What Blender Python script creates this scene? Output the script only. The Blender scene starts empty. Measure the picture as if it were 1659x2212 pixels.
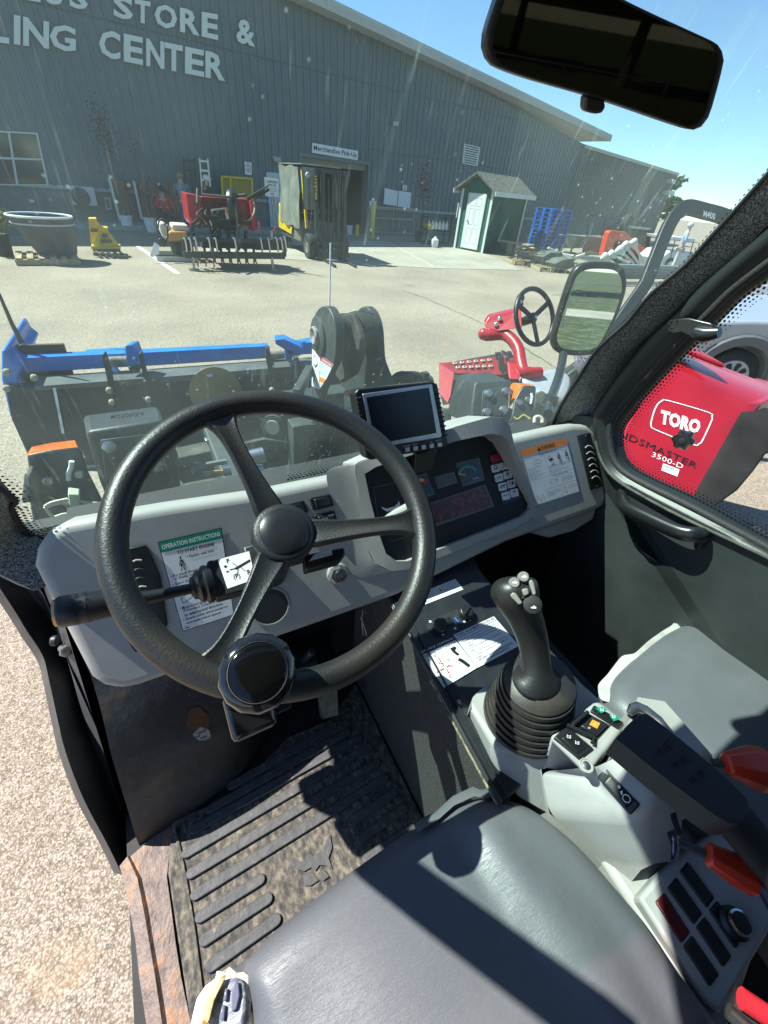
import bpy, bmesh, math, random
from mathutils import Vector as V, Matrix
random.seed(7)
C = bpy.context.scene.collection
SC = bpy.context.scene
rad = math.radians
# ------------------------------------------------------------------ camera
F_, CX, CY, H = 895., 829.5, 1106., 1.9
_p = math.atan(700/F_); _h = rad(31.3); _r = rad(5.7)
FW = V((math.sin(_h)*math.cos(_p), math.cos(_h)*math.cos(_p), -math.sin(_p)))
_r0 = V((math.cos(_h), -math.sin(_h), 0)); _u0 = _r0.cross(FW)
RT = _r0*math.cos(_r)+_u0*math.sin(_r); UP = _u0*math.cos(_r)-_r0*math.sin(_r)
O = V((0, 0, H))
cd = bpy.data.cameras.new('camera'); cam = bpy.data.objects.new('camera', cd); C.objects.link(cam)
cam.matrix_world = Matrix(((RT.x, UP.x, -FW.x, 0), (RT.y, UP.y, -FW.y, 0), (RT.z, UP.z, -FW.z, H), (0, 0, 0, 1)))
cd.sensor_fit = 'HORIZONTAL'; cd.sensor_width = 36; cd.lens = F_/1659*36; cd.clip_start = .01; cd.clip_end = 2000
SC.camera = cam
# ------------------------------------------------------------------ sky, sun, exposure
SUN = V((-.60, .50, 1)).normalized()
w = bpy.data.worlds.new('World'); SC.world = w; w.use_nodes = True
nt = w.node_tree; bg = nt.nodes['Background']
sk = nt.nodes.new('ShaderNodeTexSky'); sk.sky_type = 'NISHITA'; sk.sun_disc = False
sk.sun_elevation = math.asin(SUN.z); sk.sun_rotation = math.atan2(SUN.x, SUN.y)
sk.air_density = .85; sk.dust_density = .0; sk.ozone_density = 6.0
nt.links.new(sk.outputs[0], bg.inputs[0]); bg.inputs[1].default_value = .095
sd = bpy.data.lights.new('sun', 'SUN'); sd.energy = 5.0; sd.angle = rad(.5); sd.color = (1, .965, .91)
so = bpy.data.objects.new('sun', sd); C.objects.link(so); so.location = SUN*30
so.rotation_euler = (-SUN).to_track_quat('-Z', 'Y').to_euler()
SC.view_settings.view_transform = 'Standard'; SC.view_settings.look = 'None'
SC.view_settings.exposure = 1.12; SC.view_settings.gamma = 1
# ------------------------------------------------------------------ pixel helpers (photo measured at 1659 px width)
def ray(p): return FW+RT*((p[0]-CX)/F_)-UP*((p[1]-CY)/F_)
def aZ(p, z): d = ray(p); return O+d*((z-H)/d.z)
def aY(p, y): d = ray(p); return O+d*(y/d.y)
def aX(p, x): d = ray(p); return O+d*(x/d.x)
def aD(p, D): return O+ray(p)*D
def pl(p, P, lift=0):
    d = ray(p); q, n = P; q = q+n*lift; return O+d*((q-O).dot(n)/d.dot(n))
ZR = dict(b1=(100,1900,1100), b2=(1000,1900,1000), b3=(1400,1450,1050), b4=(1500,2200,1000), b5=(2000,2600,1024), b6=(0,2400,1300),
 b7=(700,2900,1300), b8=(1900,3100,1124), a1=(0,0,1512), a2=(1512,0,1512), a3=(0,600,800), a4=(700,600,800), a5=(1700,650,1000),
 a6=(0,1150,1300), a7=(1100,1150,1300), a8=(2000,1000,1024), e1=(2200,2100,824), e3=(0,1700,600), e4=(1600,1000,700), e5=(1100,1150,600), d=(0,0,3024))
def z(k, x, y): a, b, w_ = ZR[k]; return ((a+x*w_/1659)*.548611, (b+y*w_/1659)*.548611)
def zs(k, L): return [z(k, *q) for q in L]
# ------------------------------------------------------------------ materials
MT = {}
def M(name, col, rough=.6, metal=0, var=0, vs=8, bump=0, bs=60, spec=.5, coat=0, col2=None, c2=(.5, .6), vd=4, emit=None, wave=None):
    if name in MT: return MT[name]
    m = bpy.data.materials.new(name); m.use_nodes = True; t = m.node_tree; b = t.nodes['Principled BSDF']
    b.inputs['Roughness'].default_value = rough; b.inputs['Metallic'].default_value = metal
    b.inputs['Specular IOR Level'].default_value = spec; b.inputs['Coat Weight'].default_value = coat
    b.inputs['Base Color'].default_value = (*col, 1)
    tc = t.nodes.new('ShaderNodeTexCoord')
    src = None
    if var or col2:
        n = t.nodes.new('ShaderNodeTexNoise'); n.inputs['Scale'].default_value = vs; n.inputs['Detail'].default_value = vd
        t.links.new(tc.outputs['Object'], n.inputs['Vector'])
        r = t.nodes.new('ShaderNodeValToRGB'); t.links.new(n.outputs[0], r.inputs[0])
        if col2:
            r.color_ramp.elements[0].position = c2[0]; r.color_ramp.elements[1].position = c2[1]
            r.color_ramp.elements[0].color = (*col, 1); r.color_ramp.elements[1].color = (*col2, 1)
        else:
            r.color_ramp.elements[0].position = .3; r.color_ramp.elements[1].position = .7
            r.color_ramp.elements[0].color = (*[c*(1-var) for c in col], 1); r.color_ramp.elements[1].color = (*[min(1, c*(1+var)) for c in col], 1)
        src = r.outputs[0]
        t.links.new(src, b.inputs['Base Color'])
    if bump:
        n = t.nodes.new('ShaderNodeTexNoise'); n.inputs['Scale'].default_value = bs; n.inputs['Detail'].default_value = 3
        t.links.new(tc.outputs['Object'], n.inputs['Vector'])
        bp = t.nodes.new('ShaderNodeBump'); bp.inputs['Strength'].default_value = bump; bp.inputs['Distance'].default_value = .3/bs
        t.links.new(n.outputs[0], bp.inputs['Height']); t.links.new(bp.outputs[0], b.inputs['Normal'])
    if emit: b.inputs['Emission Color'].default_value = (*emit, 1); b.inputs['Emission Strength'].default_value = 1
    MT[name] = m; return m
def nodes(m): return m.node_tree, m.node_tree.nodes, m.node_tree.links
def mat_ground(name, base, dark, light, tan, sc, bumpd):
    m = bpy.data.materials.new(name); m.use_nodes = True; t, N, L = nodes(m); b = N['Principled BSDF']; b.inputs['Roughness'].default_value = .85
    b.inputs['Specular IOR Level'].default_value = .3
    tc = N.new('ShaderNodeTexCoord')
    v = N.new('ShaderNodeTexVoronoi'); v.inputs['Scale'].default_value = sc; L.new(tc.outputs['Object'], v.inputs['Vector'])
    sx = N.new('ShaderNodeSeparateXYZ'); L.new(v.outputs['Color'], sx.inputs[0])
    r = N.new('ShaderNodeValToRGB'); e = r.color_ramp.elements; e[0].position = 0; e[0].color = (*dark, 1); e[1].position = 1; e[1].color = (*light, 1)
    q = e.new(.4); q.color = (*base, 1); q = e.new(.75); q.color = (*tan, 1); L.new(sx.outputs[0], r.inputs[0])
    d = N.new('ShaderNodeValToRGB'); d.color_ramp.elements[0].position = .35; d.color_ramp.elements[1].position = .65
    d.color_ramp.elements[0].color = (1, 1, 1, 1); d.color_ramp.elements[1].color = (.45, .42, .4, 1); L.new(v.outputs['Distance'], d.inputs[0])
    mx = N.new('ShaderNodeMixRGB'); mx.blend_type = 'MULTIPLY'; mx.inputs[0].default_value = .8; L.new(r.outputs[0], mx.inputs[1]); L.new(d.outputs[0], mx.inputs[2])
    n = N.new('ShaderNodeTexNoise'); n.inputs['Scale'].default_value = .6; n.inputs['Detail'].default_value = 5; L.new(tc.outputs['Object'], n.inputs['Vector'])
    r2 = N.new('ShaderNodeValToRGB'); r2.color_ramp.elements[0].position = .3; r2.color_ramp.elements[0].color = (.70, .70, .70, 1); r2.color_ramp.elements[1].position = .7
    L.new(n.outputs[0], r2.inputs[0])
    nf = N.new('ShaderNodeTexNoise'); nf.inputs['Scale'].default_value = 28; nf.inputs['Detail'].default_value = 8; nf.inputs['Roughness'].default_value = .75; L.new(tc.outputs['Object'], nf.inputs['Vector'])
    rf = N.new('ShaderNodeMapRange'); rf.inputs['From Min'].default_value = .3; rf.inputs['From Max'].default_value = .7; rf.inputs['To Min'].default_value = .62; rf.inputs['To Max'].default_value = 1.28; L.new(nf.outputs[0], rf.inputs[0])
    mf = N.new('ShaderNodeMixRGB'); mf.blend_type = 'MULTIPLY'; mf.inputs[0].default_value = 1; L.new(r2.outputs[0], mf.inputs[1]); L.new(rf.outputs[0], mf.inputs[2]); r2 = mf
    m2 = N.new('ShaderNodeMixRGB'); m2.blend_type = 'MULTIPLY'; m2.inputs[0].default_value = 1; L.new(mx.outputs[0], m2.inputs[1]); L.new(r2.outputs[0], m2.inputs[2])
    # rust coloured stains
    n3 = N.new('ShaderNodeTexNoise'); n3.inputs['Scale'].default_value = 3.5; n3.inputs['Detail'].default_value = 4; L.new(tc.outputs['Object'], n3.inputs['Vector'])
    r3 = N.new('ShaderNodeValToRGB'); r3.color_ramp.elements[0].position = .58; r3.color_ramp.elements[0].color = (0, 0, 0, 1); r3.color_ramp.elements[1].position = .75; r3.color_ramp.elements[1].color = (.5, .5, .5, 1)
    L.new(n3.outputs[0], r3.inputs[0])
    m3 = N.new('ShaderNodeMixRGB'); L.new(r3.outputs[0], m3.inputs[0]); L.new(m2.outputs[0], m3.inputs[1]); m3.inputs[2].default_value = (base[0]*.95, base[1]*.72, base[2]*.55, 1)
    L.new(m3.outputs[0], b.inputs['Base Color'])
    bp = N.new('ShaderNodeBump'); bp.inputs['Strength'].default_value = .7; bp.inputs['Distance'].default_value = bumpd
    inv = N.new('ShaderNodeMath'); inv.operation = 'MULTIPLY'; inv.inputs[1].default_value = -1; L.new(v.outputs['Distance'], inv.inputs[0])
    L.new(inv.outputs[0], bp.inputs['Height']); L.new(bp.outputs[0], b.inputs['Normal'])
    MT[name] = m; return m
def mat_glass(name, tint, dust, scr, gloss=.06):
    m = bpy.data.materials.new(name); m.use_nodes = True; t, N, L = nodes(m); N.remove(N['Principled BSDF']); out = N['Material Output']
    tr = N.new('ShaderNodeBsdfTransparent'); tr.inputs[0].default_value = (*tint, 1)
    gl = N.new('ShaderNodeBsdfGlossy'); gl.inputs['Roughness'].default_value = .0; gl.inputs[0].default_value = (.9, 1, .95, 1)
    m1 = N.new('ShaderNodeMixShader'); lw = N.new('ShaderNodeLayerWeight'); lw.inputs[0].default_value = .25
    mm = N.new('ShaderNodeMath'); mm.operation = 'MULTIPLY_ADD'; mm.inputs[1].default_value = .35; mm.inputs[2].default_value = gloss*.4; L.new(lw.outputs['Facing'], mm.inputs[0])
    pw = N.new('ShaderNodeMath'); pw.operation = 'POWER'; pw.inputs[1].default_value = 2; L.new(mm.outputs[0], pw.inputs[0])
    L.new(pw.outputs[0], m1.inputs[0]); L.new(tr.outputs[0], m1.inputs[1]); L.new(gl.outputs[0], m1.inputs[2])
    df = N.new('ShaderNodeBsdfDiffuse'); df.inputs[0].default_value = (.68, .86, .80, 1)
    tl = N.new('ShaderNodeBsdfTranslucent'); tl.inputs[0].default_value = (.66, .86, .80, 1)
    md = N.new('ShaderNodeMixShader'); md.inputs[0].default_value = .6; L.new(df.outputs[0], md.inputs[1]); L.new(tl.outputs[0], md.inputs[2])
    tc = N.new('ShaderNodeTexCoord')
    n = N.new('ShaderNodeTexNoise'); n.inputs['Scale'].default_value = 3.2; n.inputs['Detail'].default_value = 6; n.inputs['Distortion'].default_value = .6; L.new(tc.outputs['Object'], n.inputs['Vector'])
    r = N.new('ShaderNodeMapRange'); r.inputs['From Min'].default_value = .3; r.inputs['From Max'].default_value = .75; r.inputs['To Min'].default_value = dust*.5; r.inputs['To Max'].default_value = dust*1.7; L.new(n.outputs[0], r.inputs[0])
    # stretched streaks and fine specks
    mp = N.new('ShaderNodeMapping'); mp.inputs['Rotation'].default_value = (0, rad(27), 0); mp.inputs['Scale'].default_value = (150, 30, 4); L.new(tc.outputs['Object'], mp.inputs[0])
    n2 = N.new('ShaderNodeTexNoise'); n2.inputs['Scale'].default_value = 1; n2.inputs['Detail'].default_value = 3; L.new(mp.outputs[0], n2.inputs['Vector'])
    r2 = N.new('ShaderNodeMapRange'); r2.inputs['From Min'].default_value = .62; r2.inputs['From Max'].default_value = .8; r2.inputs['To Max'].default_value = scr*.5; L.new(n2.outputs[0], r2.inputs[0])
    v = N.new('ShaderNodeTexVoronoi'); v.inputs['Scale'].default_value = 75; L.new(tc.outputs['Object'], v.inputs['Vector'])
    r4 = N.new('ShaderNodeMapRange'); r4.inputs['From Min'].default_value = .16; r4.inputs['From Max'].default_value = .05; r4.inputs['To Max'].default_value = scr*1.5; L.new(v.outputs['Distance'], r4.inputs[0])
    nm = N.new('ShaderNodeMath'); nm.operation = 'MULTIPLY'; L.new(r4.outputs[0], nm.inputs[0])
    n5 = N.new('ShaderNodeTexNoise'); n5.inputs['Scale'].default_value = 9; L.new(tc.outputs['Object'], n5.inputs['Vector'])
    r5 = N.new('ShaderNodeMapRange'); r5.inputs['From Min'].default_value = .48; r5.inputs['From Max'].default_value = .65; L.new(n5.outputs[0], r5.inputs[0]); L.new(r5.outputs[0], nm.inputs[1])
    a = N.new('ShaderNodeMath'); L.new(r.outputs[0], a.inputs[0]); L.new(r2.outputs[0], a.inputs[1])
    a2 = N.new('ShaderNodeMath'); a2.use_clamp = True; L.new(a.outputs[0], a2.inputs[0]); L.new(nm.outputs[0], a2.inputs[1])
    m2 = N.new('ShaderNodeMixShader'); L.new(a2.outputs[0], m2.inputs[0]); L.new(m1.outputs[0], m2.inputs[1]); L.new(md.outputs[0], m2.inputs[2])
    L.new(m2.outputs[0], out.inputs['Surface']); MT[name] = m; return m
def mat3(name, a, b_, c, sc, rough=.8, bump=.4, pos=(.38, .52, .64), st=(1, 1, 1)):
    m = bpy.data.materials.new(name); m.use_nodes = True; t, N, L = nodes(m); b = N['Principled BSDF']; b.inputs['Roughness'].default_value = rough
    tc = N.new('ShaderNodeTexCoord'); mp = N.new('ShaderNodeMapping'); mp.inputs['Scale'].default_value = st; L.new(tc.outputs['Object'], mp.inputs[0])
    n = N.new('ShaderNodeTexNoise'); n.inputs['Scale'].default_value = sc; n.inputs['Detail'].default_value = 7; n.inputs['Roughness'].default_value = .65; L.new(mp.outputs[0], n.inputs['Vector'])
    r = N.new('ShaderNodeValToRGB'); e = r.color_ramp.elements; e[0].position = pos[0]; e[0].color = (*a, 1); e[1].position = pos[2]; e[1].color = (*c, 1); q = e.new(pos[1]); q.color = (*b_, 1)
    L.new(n.outputs[0], r.inputs[0]); L.new(r.outputs[0], b.inputs['Base Color'])
    bp = N.new('ShaderNodeBump'); bp.inputs['Strength'].default_value = bump; bp.inputs['Distance'].default_value = .2/sc; L.new(n.outputs[0], bp.inputs['Height']); L.new(bp.outputs[0], b.inputs['Normal'])
    MT[name] = m; return m
BLK = M('black_plastic', (.012, .013, .014), .38, var=.3, bump=.12, bs=400)
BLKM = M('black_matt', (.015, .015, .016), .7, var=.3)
DARK = M('dark_metal', (.022, .026, .027), .45, var=.4, vs=20, bump=.1)
GRY = mat3('grey_moulding', (.305, .302, .282), (.33, .328, .308), (.35, .348, .328), 17, .5, .02, (.3, .5, .7))
GRYL = mat3('pale_grey_moulding', (.27, .262, .238), (.315, .314, .298), (.345, .345, .33), 11, .5, .02, (.3, .5, .72))
WHEEL = M('wheel_rubber', (.014, .014, .014), .42, col2=(.034, .026, .02), c2=(.5, .7), vs=6, bump=.55, bs=330)
WHT = M('white_print', (.72, .72, .72), .5)
INK = M('black_print', (.01, .01, .01), .5)
BLUEINK = M('grey_print', (.03, .034, .045), .6)
GREENP = M('green_print', (.0, .22, .13), .5)
ORGP = M('orange_print', (.85, .24, .02), .5)
REDP = M('red_print', (.5, .02, .03), .5)
YELP = M('yellow_print', (.8, .55, .03), .5)
CHR = M('chrome', (.75, .75, .74), .14, 1)
SILV = M('silver_metal', (.5, .51, .52), .35, 1, var=.15, vs=30)
STEEL = M('worn_steel', (.35, .34, .33), .4, 1, var=.3, vs=30)
VINYL = mat3('grey_vinyl', (.096, .103, .114), (.104, .111, .122), (.118, .124, .133), 5, .42, .0)
CARPET = M('dark_carpet', (.018, .02, .02), .95, col2=(.09, .09, .08), c2=(.5, .72), vs=420, bump=.9, bs=420, vd=2)
FABRIC = M('speckled_headliner', (.06, .062, .06), .95, col2=(.36, .365, .345), c2=(.42, .66), vs=400, bump=.8, bs=500, vd=3)
RUST = mat3('rusty_sill_paint', (.085, .055, .045), (.165, .115, .092), (.37, .155, .045), 26, .5, .8, (.36, .52, .68), st=(1, .7, 1))
MATR = mat3('dirty_rubber_mat', (.030, .030, .031), (.085, .077, .063), (.24, .20, .145), 85, .85, .4, (.36, .5, .7), st=(1, .6, 1))
MATB = mat3('rubber_mat_ridge', (.05, .052, .055), (.075, .075, .075), (.26, .2, .13), 40, .6, .5, (.4, .6, .72))
ARCH = mat3('worn_black_arch', (.016, .017, .02), (.042, .046, .052), (.14, .095, .05), 7, .5, .2, (.42, .58, .74))
def add_wrinkles(m):
    t, N, L = nodes(m); b = N['Principled BSDF']; tc = N.new('ShaderNodeTexCoord'); h = []
    for sc, rot, st, r0, r1, w_ in ((26, .5, (1, 6, 1), .47, .50, .5), (32, 2.2, (1, 7, 1), .47, .50, .4), (60, 1.2, (1, 3, 1), .46, .5, .25)):
        mp = N.new('ShaderNodeMapping'); mp.inputs['Rotation'].default_value = (0, 0, rot); mp.inputs['Scale'].default_value = st; L.new(tc.outputs['Object'], mp.inputs[0])
        n = N.new('ShaderNodeTexNoise'); n.inputs['Scale'].default_value = sc; n.inputs['Detail'].default_value = 4; n.inputs['Distortion'].default_value = 1.2; L.new(mp.outputs[0], n.inputs['Vector'])
        a = N.new('ShaderNodeMath'); a.operation = 'SUBTRACT'; a.inputs[1].default_value = .5; L.new(n.outputs[0], a.inputs[0])
        c = N.new('ShaderNodeMath'); c.operation = 'ABSOLUTE'; L.new(a.outputs[0], c.inputs[0])
        r = N.new('ShaderNodeMapRange'); r.inputs['From Min'].default_value = 0; r.inputs['From Max'].default_value = .035; r.inputs['To Min'].default_value = 0; r.inputs['To Max'].default_value = w_; L.new(c.outputs[0], r.inputs[0]); h.append(r)
    a = N.new('ShaderNodeMath'); L.new(h[0].outputs[0], a.inputs[0]); L.new(h[1].outputs[0], a.inputs[1])
    a2 = N.new('ShaderNodeMath'); L.new(a.outputs[0], a2.inputs[0]); L.new(h[2].outputs[0], a2.inputs[1])
    n = N.new('ShaderNodeTexNoise'); n.inputs['Scale'].default_value = 420; L.new(tc.outputs['Object'], n.inputs['Vector'])
    a3 = N.new('ShaderNodeMath'); a3.operation = 'MULTIPLY_ADD'; a3.inputs[1].default_value = .35; L.new(n.outputs[0], a3.inputs[0]); L.new(a2.outputs[0], a3.inputs[2])
    bp = N.new('ShaderNodeBump'); bp.inputs['Strength'].default_value = .5; bp.inputs['Distance'].default_value = .00035; L.new(a3.outputs[0], bp.inputs['Height']); L.new(bp.outputs[0], b.inputs['Normal'])
    r = N.new('ShaderNodeMapRange'); r.inputs['To Min'].default_value = .58; r.inputs['To Max'].default_value = .42; r.inputs['From Max'].default_value = 1; L.new(a2.outputs[0], r.inputs[0]); L.new(r.outputs[0], b.inputs['Roughness'])
add_wrinkles(VINYL)
REDK = M('red_rubber', (.46, .028, .010), .3, var=.12, vs=30, coat=.3)
RED = M('mower_red_paint', (.36, .009, .018), .34, var=.12, vs=3, coat=.35, bump=.05, bs=20)
BLUE = M('blue_paint', (.012, .16, .55), .4, col2=(.02, .22, .65), c2=(.4, .7), vs=6, coat=.2)
ORGL = M('orange_lens', (.8, .16, .01), .25, coat=.4, var=.1)
SCREEN = M('screen_glass', (.006, .008, .007), .12, var=.4, vs=300, bump=.3, bs=700)
LCD = M('lcd_grey_green', (.05, .055, .045), .3)
LEDR = M('dark_red_window', (.06, .006, .006), .3, col2=(.16, .03, .02), c2=(.5, .6), vs=90)
GLASS = mat_glass('dusty_windshield', (.80, .975, .915), .052, .16)
STREAK = mat_glass('wiper_streak_dirt', (1, 1, 1), .03, .4); HAZEG = mat_glass('dirty_glass_zone', (.97, .98, .96), .016, .25)
GLASS2 = mat_glass('door_glass', (.9, .95, .92), .012, .03)
MIRR = M('mirror_glass', (.86, .88, .86), .015, 1)
MIRD = M('dimmed_mirror_glass', (.13, .125, .10), .02, 1)
# ------------------------------------------------------------------ mesh builder
_fc = {}
def text_mesh(s, bold=0):
    k = (s, bold)
    if k in _fc: return _fc[k]
    c = bpy.data.curves.new('t', 'FONT'); c.body = s; c.resolution_u = 2; c.offset = bold; c.space_character = 1.05
    o = bpy.data.objects.new('t', c); C.objects.link(o)
    dg = bpy.context.evaluated_depsgraph_get(); me = bpy.data.meshes.new_from_object(o.evaluated_get(dg))
    vs = [(v.co.x, v.co.y) for v in me.vertices]; fs = [tuple(p.vertices) for p in me.polygons]
    bpy.data.objects.remove(o); bpy.data.curves.remove(c); bpy.data.meshes.remove(me)
    xs = [v[0] for v in vs]; ys = [v[1] for v in vs]; x0, x1, y0, y1 = min(xs), max(xs), min(ys), max(ys)
    vs = [((x-x0)/(x1-x0), (y-y0)/(y1-y0)) for x, y in vs]
    _fc[k] = (vs, fs, (x1-x0)/(y1-y0)); return _fc[k]
ROOTM = {}
class MB:
    def __init__(s): s.v = []; s.f = []; s.m = []; s.mats = []
    def mi(s, m):
        if m not in s.mats: s.mats.append(m)
        return s.mats.index(m)
    def add(s, vs, fs, m):
        o = len(s.v); s.v += [V(q) for q in vs]; i = s.mi(m)
        for f in fs: s.f.append([a+o for a in f]); s.m.append(i)
        return s
    def hexa(s, p, m): return s.add(p, [(0,1,2,3), (7,6,5,4), (0,4,5,1), (1,5,6,2), (2,6,7,3), (3,7,4,0)], m)
    def box(s, c, d, m, rz=0, ax=None):
        c = V(c); x, y, zz = ax if ax else (V((math.cos(rz), math.sin(rz), 0)), V((-math.sin(rz), math.cos(rz), 0)), V((0, 0, 1)))
        x = x*d[0]/2; y = y*d[1]/2; zz = zz*d[2]/2
        return s.hexa([c-x-y-zz, c+x-y-zz, c+x+y-zz, c-x+y-zz, c-x-y+zz, c+x-y+zz, c+x+y+zz, c-x+y+zz], m)
    def bar(s, a, b, w_, h, m, up=V((0, 0, 1))):
        a, b = V(a), V(b); d = b-a; L = d.length; d.normalize(); x = d.cross(up)
        if x.length < 1e-4: x = d.cross(V((1, 0, 0)))
        x.normalize(); u = x.cross(d)
        return s.box((a+b)/2, (w_, L, h), m, ax=(x, d, u))
    def prism(s, pts, vec, m):
        n = len(pts); pts = [V(p) for p in pts]; vec = V(vec)
        return s.add(pts+[p+vec for p in pts], [tuple(range(n)), tuple(range(2*n-1, n-1, -1))]+[(i, (i+1) % n, (i+1) % n+n, i+n) for i in range(n)], m)
    def poly(s, pts, m): return s.add(pts, [tuple(range(len(pts)))], m)
    def loft(s, rings, m, closed=True, cap=True):
        n = len(rings[0]); vs = [p for r in rings for p in r]; fs = []
        for j in range(len(rings)-1):
            for i in range(n if closed else n-1): a = j*n+i; b = j*n+(i+1) % n; fs.append((a, b, b+n, a+n))
        if cap and closed: fs += [tuple(range(n)), tuple(range(len(vs)-1, len(vs)-n-1, -1))]
        return s.add(vs, fs, m)
    def tube(s, pts, r, m, n=10, closed=False, flat=1, cap=True):
        pts = [V(p) for p in pts]; N = len(pts); rs = r if isinstance(r, (list, tuple)) else [r]*N; rings = []; up = None
        for i, p in enumerate(pts):
            a = pts[(i-1) % N] if (closed or i) else p; b = pts[(i+1) % N] if (closed or i < N-1) else p
            t = (b-a).normalized()
            if up is None: up = V((0, 0, 1)) if abs(t.z) < .9 else V((1, 0, 0))
            x = t.cross(up).normalized(); up = x.cross(t).normalized()
            rings.append([p+x*math.cos(q*2*math.pi/n)*rs[i]+up*math.sin(q*2*math.pi/n)*rs[i]*flat for q in range(n)])
        if closed: rings.append(rings[0])
        return s.loft(rings, m, cap=cap and not closed)
    def lathe(s, c, ax, prof, m, n=24, cap=True):
        c = V(c); ax = V(ax).normalized(); x = ax.cross(V((0, 0, 1)) if abs(ax.z) < .9 else V((1, 0, 0))).normalized(); y = ax.cross(x)
        return s.loft([[c+ax*h+x*math.cos(q*2*math.pi/n)*r+y*math.sin(q*2*math.pi/n)*r for q in range(n)] for r, h in prof], m, cap=cap)
    def ball(s, c, r, m, n=12, k=8):
        c = V(c); r = V(r) if hasattr(r, '__len__') else V((r, r, r)); R_ = []
        for j in range(k+1):
            a = math.pi*j/k; sa = max(math.sin(a), .02)
            R_.append([c+V((r.x*sa*math.cos(q*2*math.pi/n), r.y*sa*math.sin(q*2*math.pi/n), -r.z*math.cos(a))) for q in range(n)])
        return s.loft(R_, m)
    def disc(s, c, ax, r, m, n=24): return s.lathe(c, ax, [(r, 0), (r, .0006)], m, n)
    def build(s, name, par=None, bev=0, seg=2, smooth=True, ang=40, sub=0, label=None, cat=None, group=None, kind=None, world=True, flip=True):
        me = bpy.data.meshes.new(name); vs = s.v
        if par is not None and world:
            q = par
            while q is not None and q.name not in ROOTM: q = q.parent
            if q is not None: I = ROOTM[q.name]; vs = [I @ v for v in vs]
        me.from_pydata([tuple(v) for v in vs], [], s.f)
        for m in s.mats: me.materials.append(m)
        me.polygons.foreach_set('material_index', s.m)
        if flip:
            b = bmesh.new(); b.from_mesh(me); bmesh.ops.recalc_face_normals(b, faces=b.faces); b.to_mesh(me); b.free()
        if smooth: me.polygons.foreach_set('use_smooth', [True]*len(me.polygons)); me.set_sharp_from_angle(angle=rad(ang))
        me.update(); o = bpy.data.objects.new(name, me); C.objects.link(o)
        if par is not None: o.parent = par
        if bev: d = o.modifiers.new('bevel', 'BEVEL'); d.width = bev; d.segments = seg; d.limit_method = 'ANGLE'; d.angle_limit = rad(30)
        if sub: d = o.modifiers.new('sub', 'SUBSURF'); d.levels = sub; d.render_levels = sub
        tag(o, label, cat, group, kind)
        return o
def tag(o, label=None, cat=None, group=None, kind=None):
    for k, q in (('label', label), ('category', cat), ('group', group), ('kind', kind)):
        if q: o[k] = q
    return o
def thing(name, label, cat, loc=(0, 0, 0), rz=0, group=None):
    o = bpy.data.objects.new(name, None); C.objects.link(o); o.location = loc; o.rotation_euler = (0, 0, rz); o.empty_display_size = .1
    ROOTM[o.name] = (Matrix.Translation(V(loc)) @ Matrix.Rotation(rz, 4, 'Z')).inverted()
    return tag(o, label, cat, group)
def tree_copy(o, par=None):
    c = o.copy(); C.objects.link(c); c.parent = par
    for ch in list(o.children): tree_copy(ch, c)
    return c
class Panel:   # a flat quad TL,TR,BR,BL that carries printed marks
    def __init__(s, mb, q, n): s.mb = mb; s.q = [V(a) for a in q]; s.n = V(n).normalized()
    def pt(s, u, v, l=0): a, b, c, d = s.q; return a.lerp(b, u).lerp(d.lerp(c, u), v)+s.n*l
    def rect(s, u0, v0, u1, v1, m, l=.0004): s.mb.poly([s.pt(u0, v0, l), s.pt(u1, v0, l), s.pt(u1, v1, l), s.pt(u0, v1, l)], m)
    def poly(s, L, m, l=.0008): s.mb.poly([s.pt(u, v, l) for u, v in L], m)
    def text(s, st, u0, v0, u1, v1, m, l=.0008, bold=.014):
        vs, fs, _ = text_mesh(st, bold); s.mb.add([s.pt(u0+(u1-u0)*x, v1+(v0-v1)*y, l) for x, y in vs], fs, m)
    def line(s, L, w_, m, l=.0008, closed=False):
        P_ = [s.pt(u, v, l) for u, v in L]
        if closed: P_.append(P_[0])
        for a, b in zip(P_, P_[1:]):
            d = (b-a); x = d.cross(s.n)
            if x.length < 1e-9: continue
            x = x.normalized()*w_/2; s.mb.poly([a-x, b-x, b+x, a+x], m)
    def circ(s, u, v, r, m, l=.0008, ru=None, n=16):
        s.poly([(u+(ru or r)*math.cos(2*math.pi*i/n), v+r*math.sin(2*math.pi*i/n)) for i in range(n)], m, l)
def smooth_curve(P, k=4, closed=False):
    P = [V(p) for p in P]; n = len(P); R_ = []
    for i in range(n if closed else n-1):
        a, b, c, d = (P[(i-1) % n] if closed or i else P[i]), P[i], P[(i+1) % n], (P[(i+2) % n] if closed or i+2 < n else P[(i+1) % n])
        for j in range(k):
            t = j/k; R_.append(.5*((2*b)+(c-a)*t+(2*a-5*b+4*c-d)*t*t+(3*b-a-3*c+d)*t**3))
    if not closed: R_.append(P[-1])
    return R_
def resample(P, n):
    P = [V(p) for p in P]; P = P+[P[0]]; L = [0]
    for a, b in zip(P, P[1:]): L.append(L[-1]+(b-a).length)
    R_ = []; j = 0
    for i in range(n):
        t = L[-1]*i/n
        while L[j+1] < t: j += 1
        R_.append(P[j].lerp(P[j+1], (t-L[j])/(L[j+1]-L[j]) if L[j+1] > L[j] else 0))
    return R_
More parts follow.
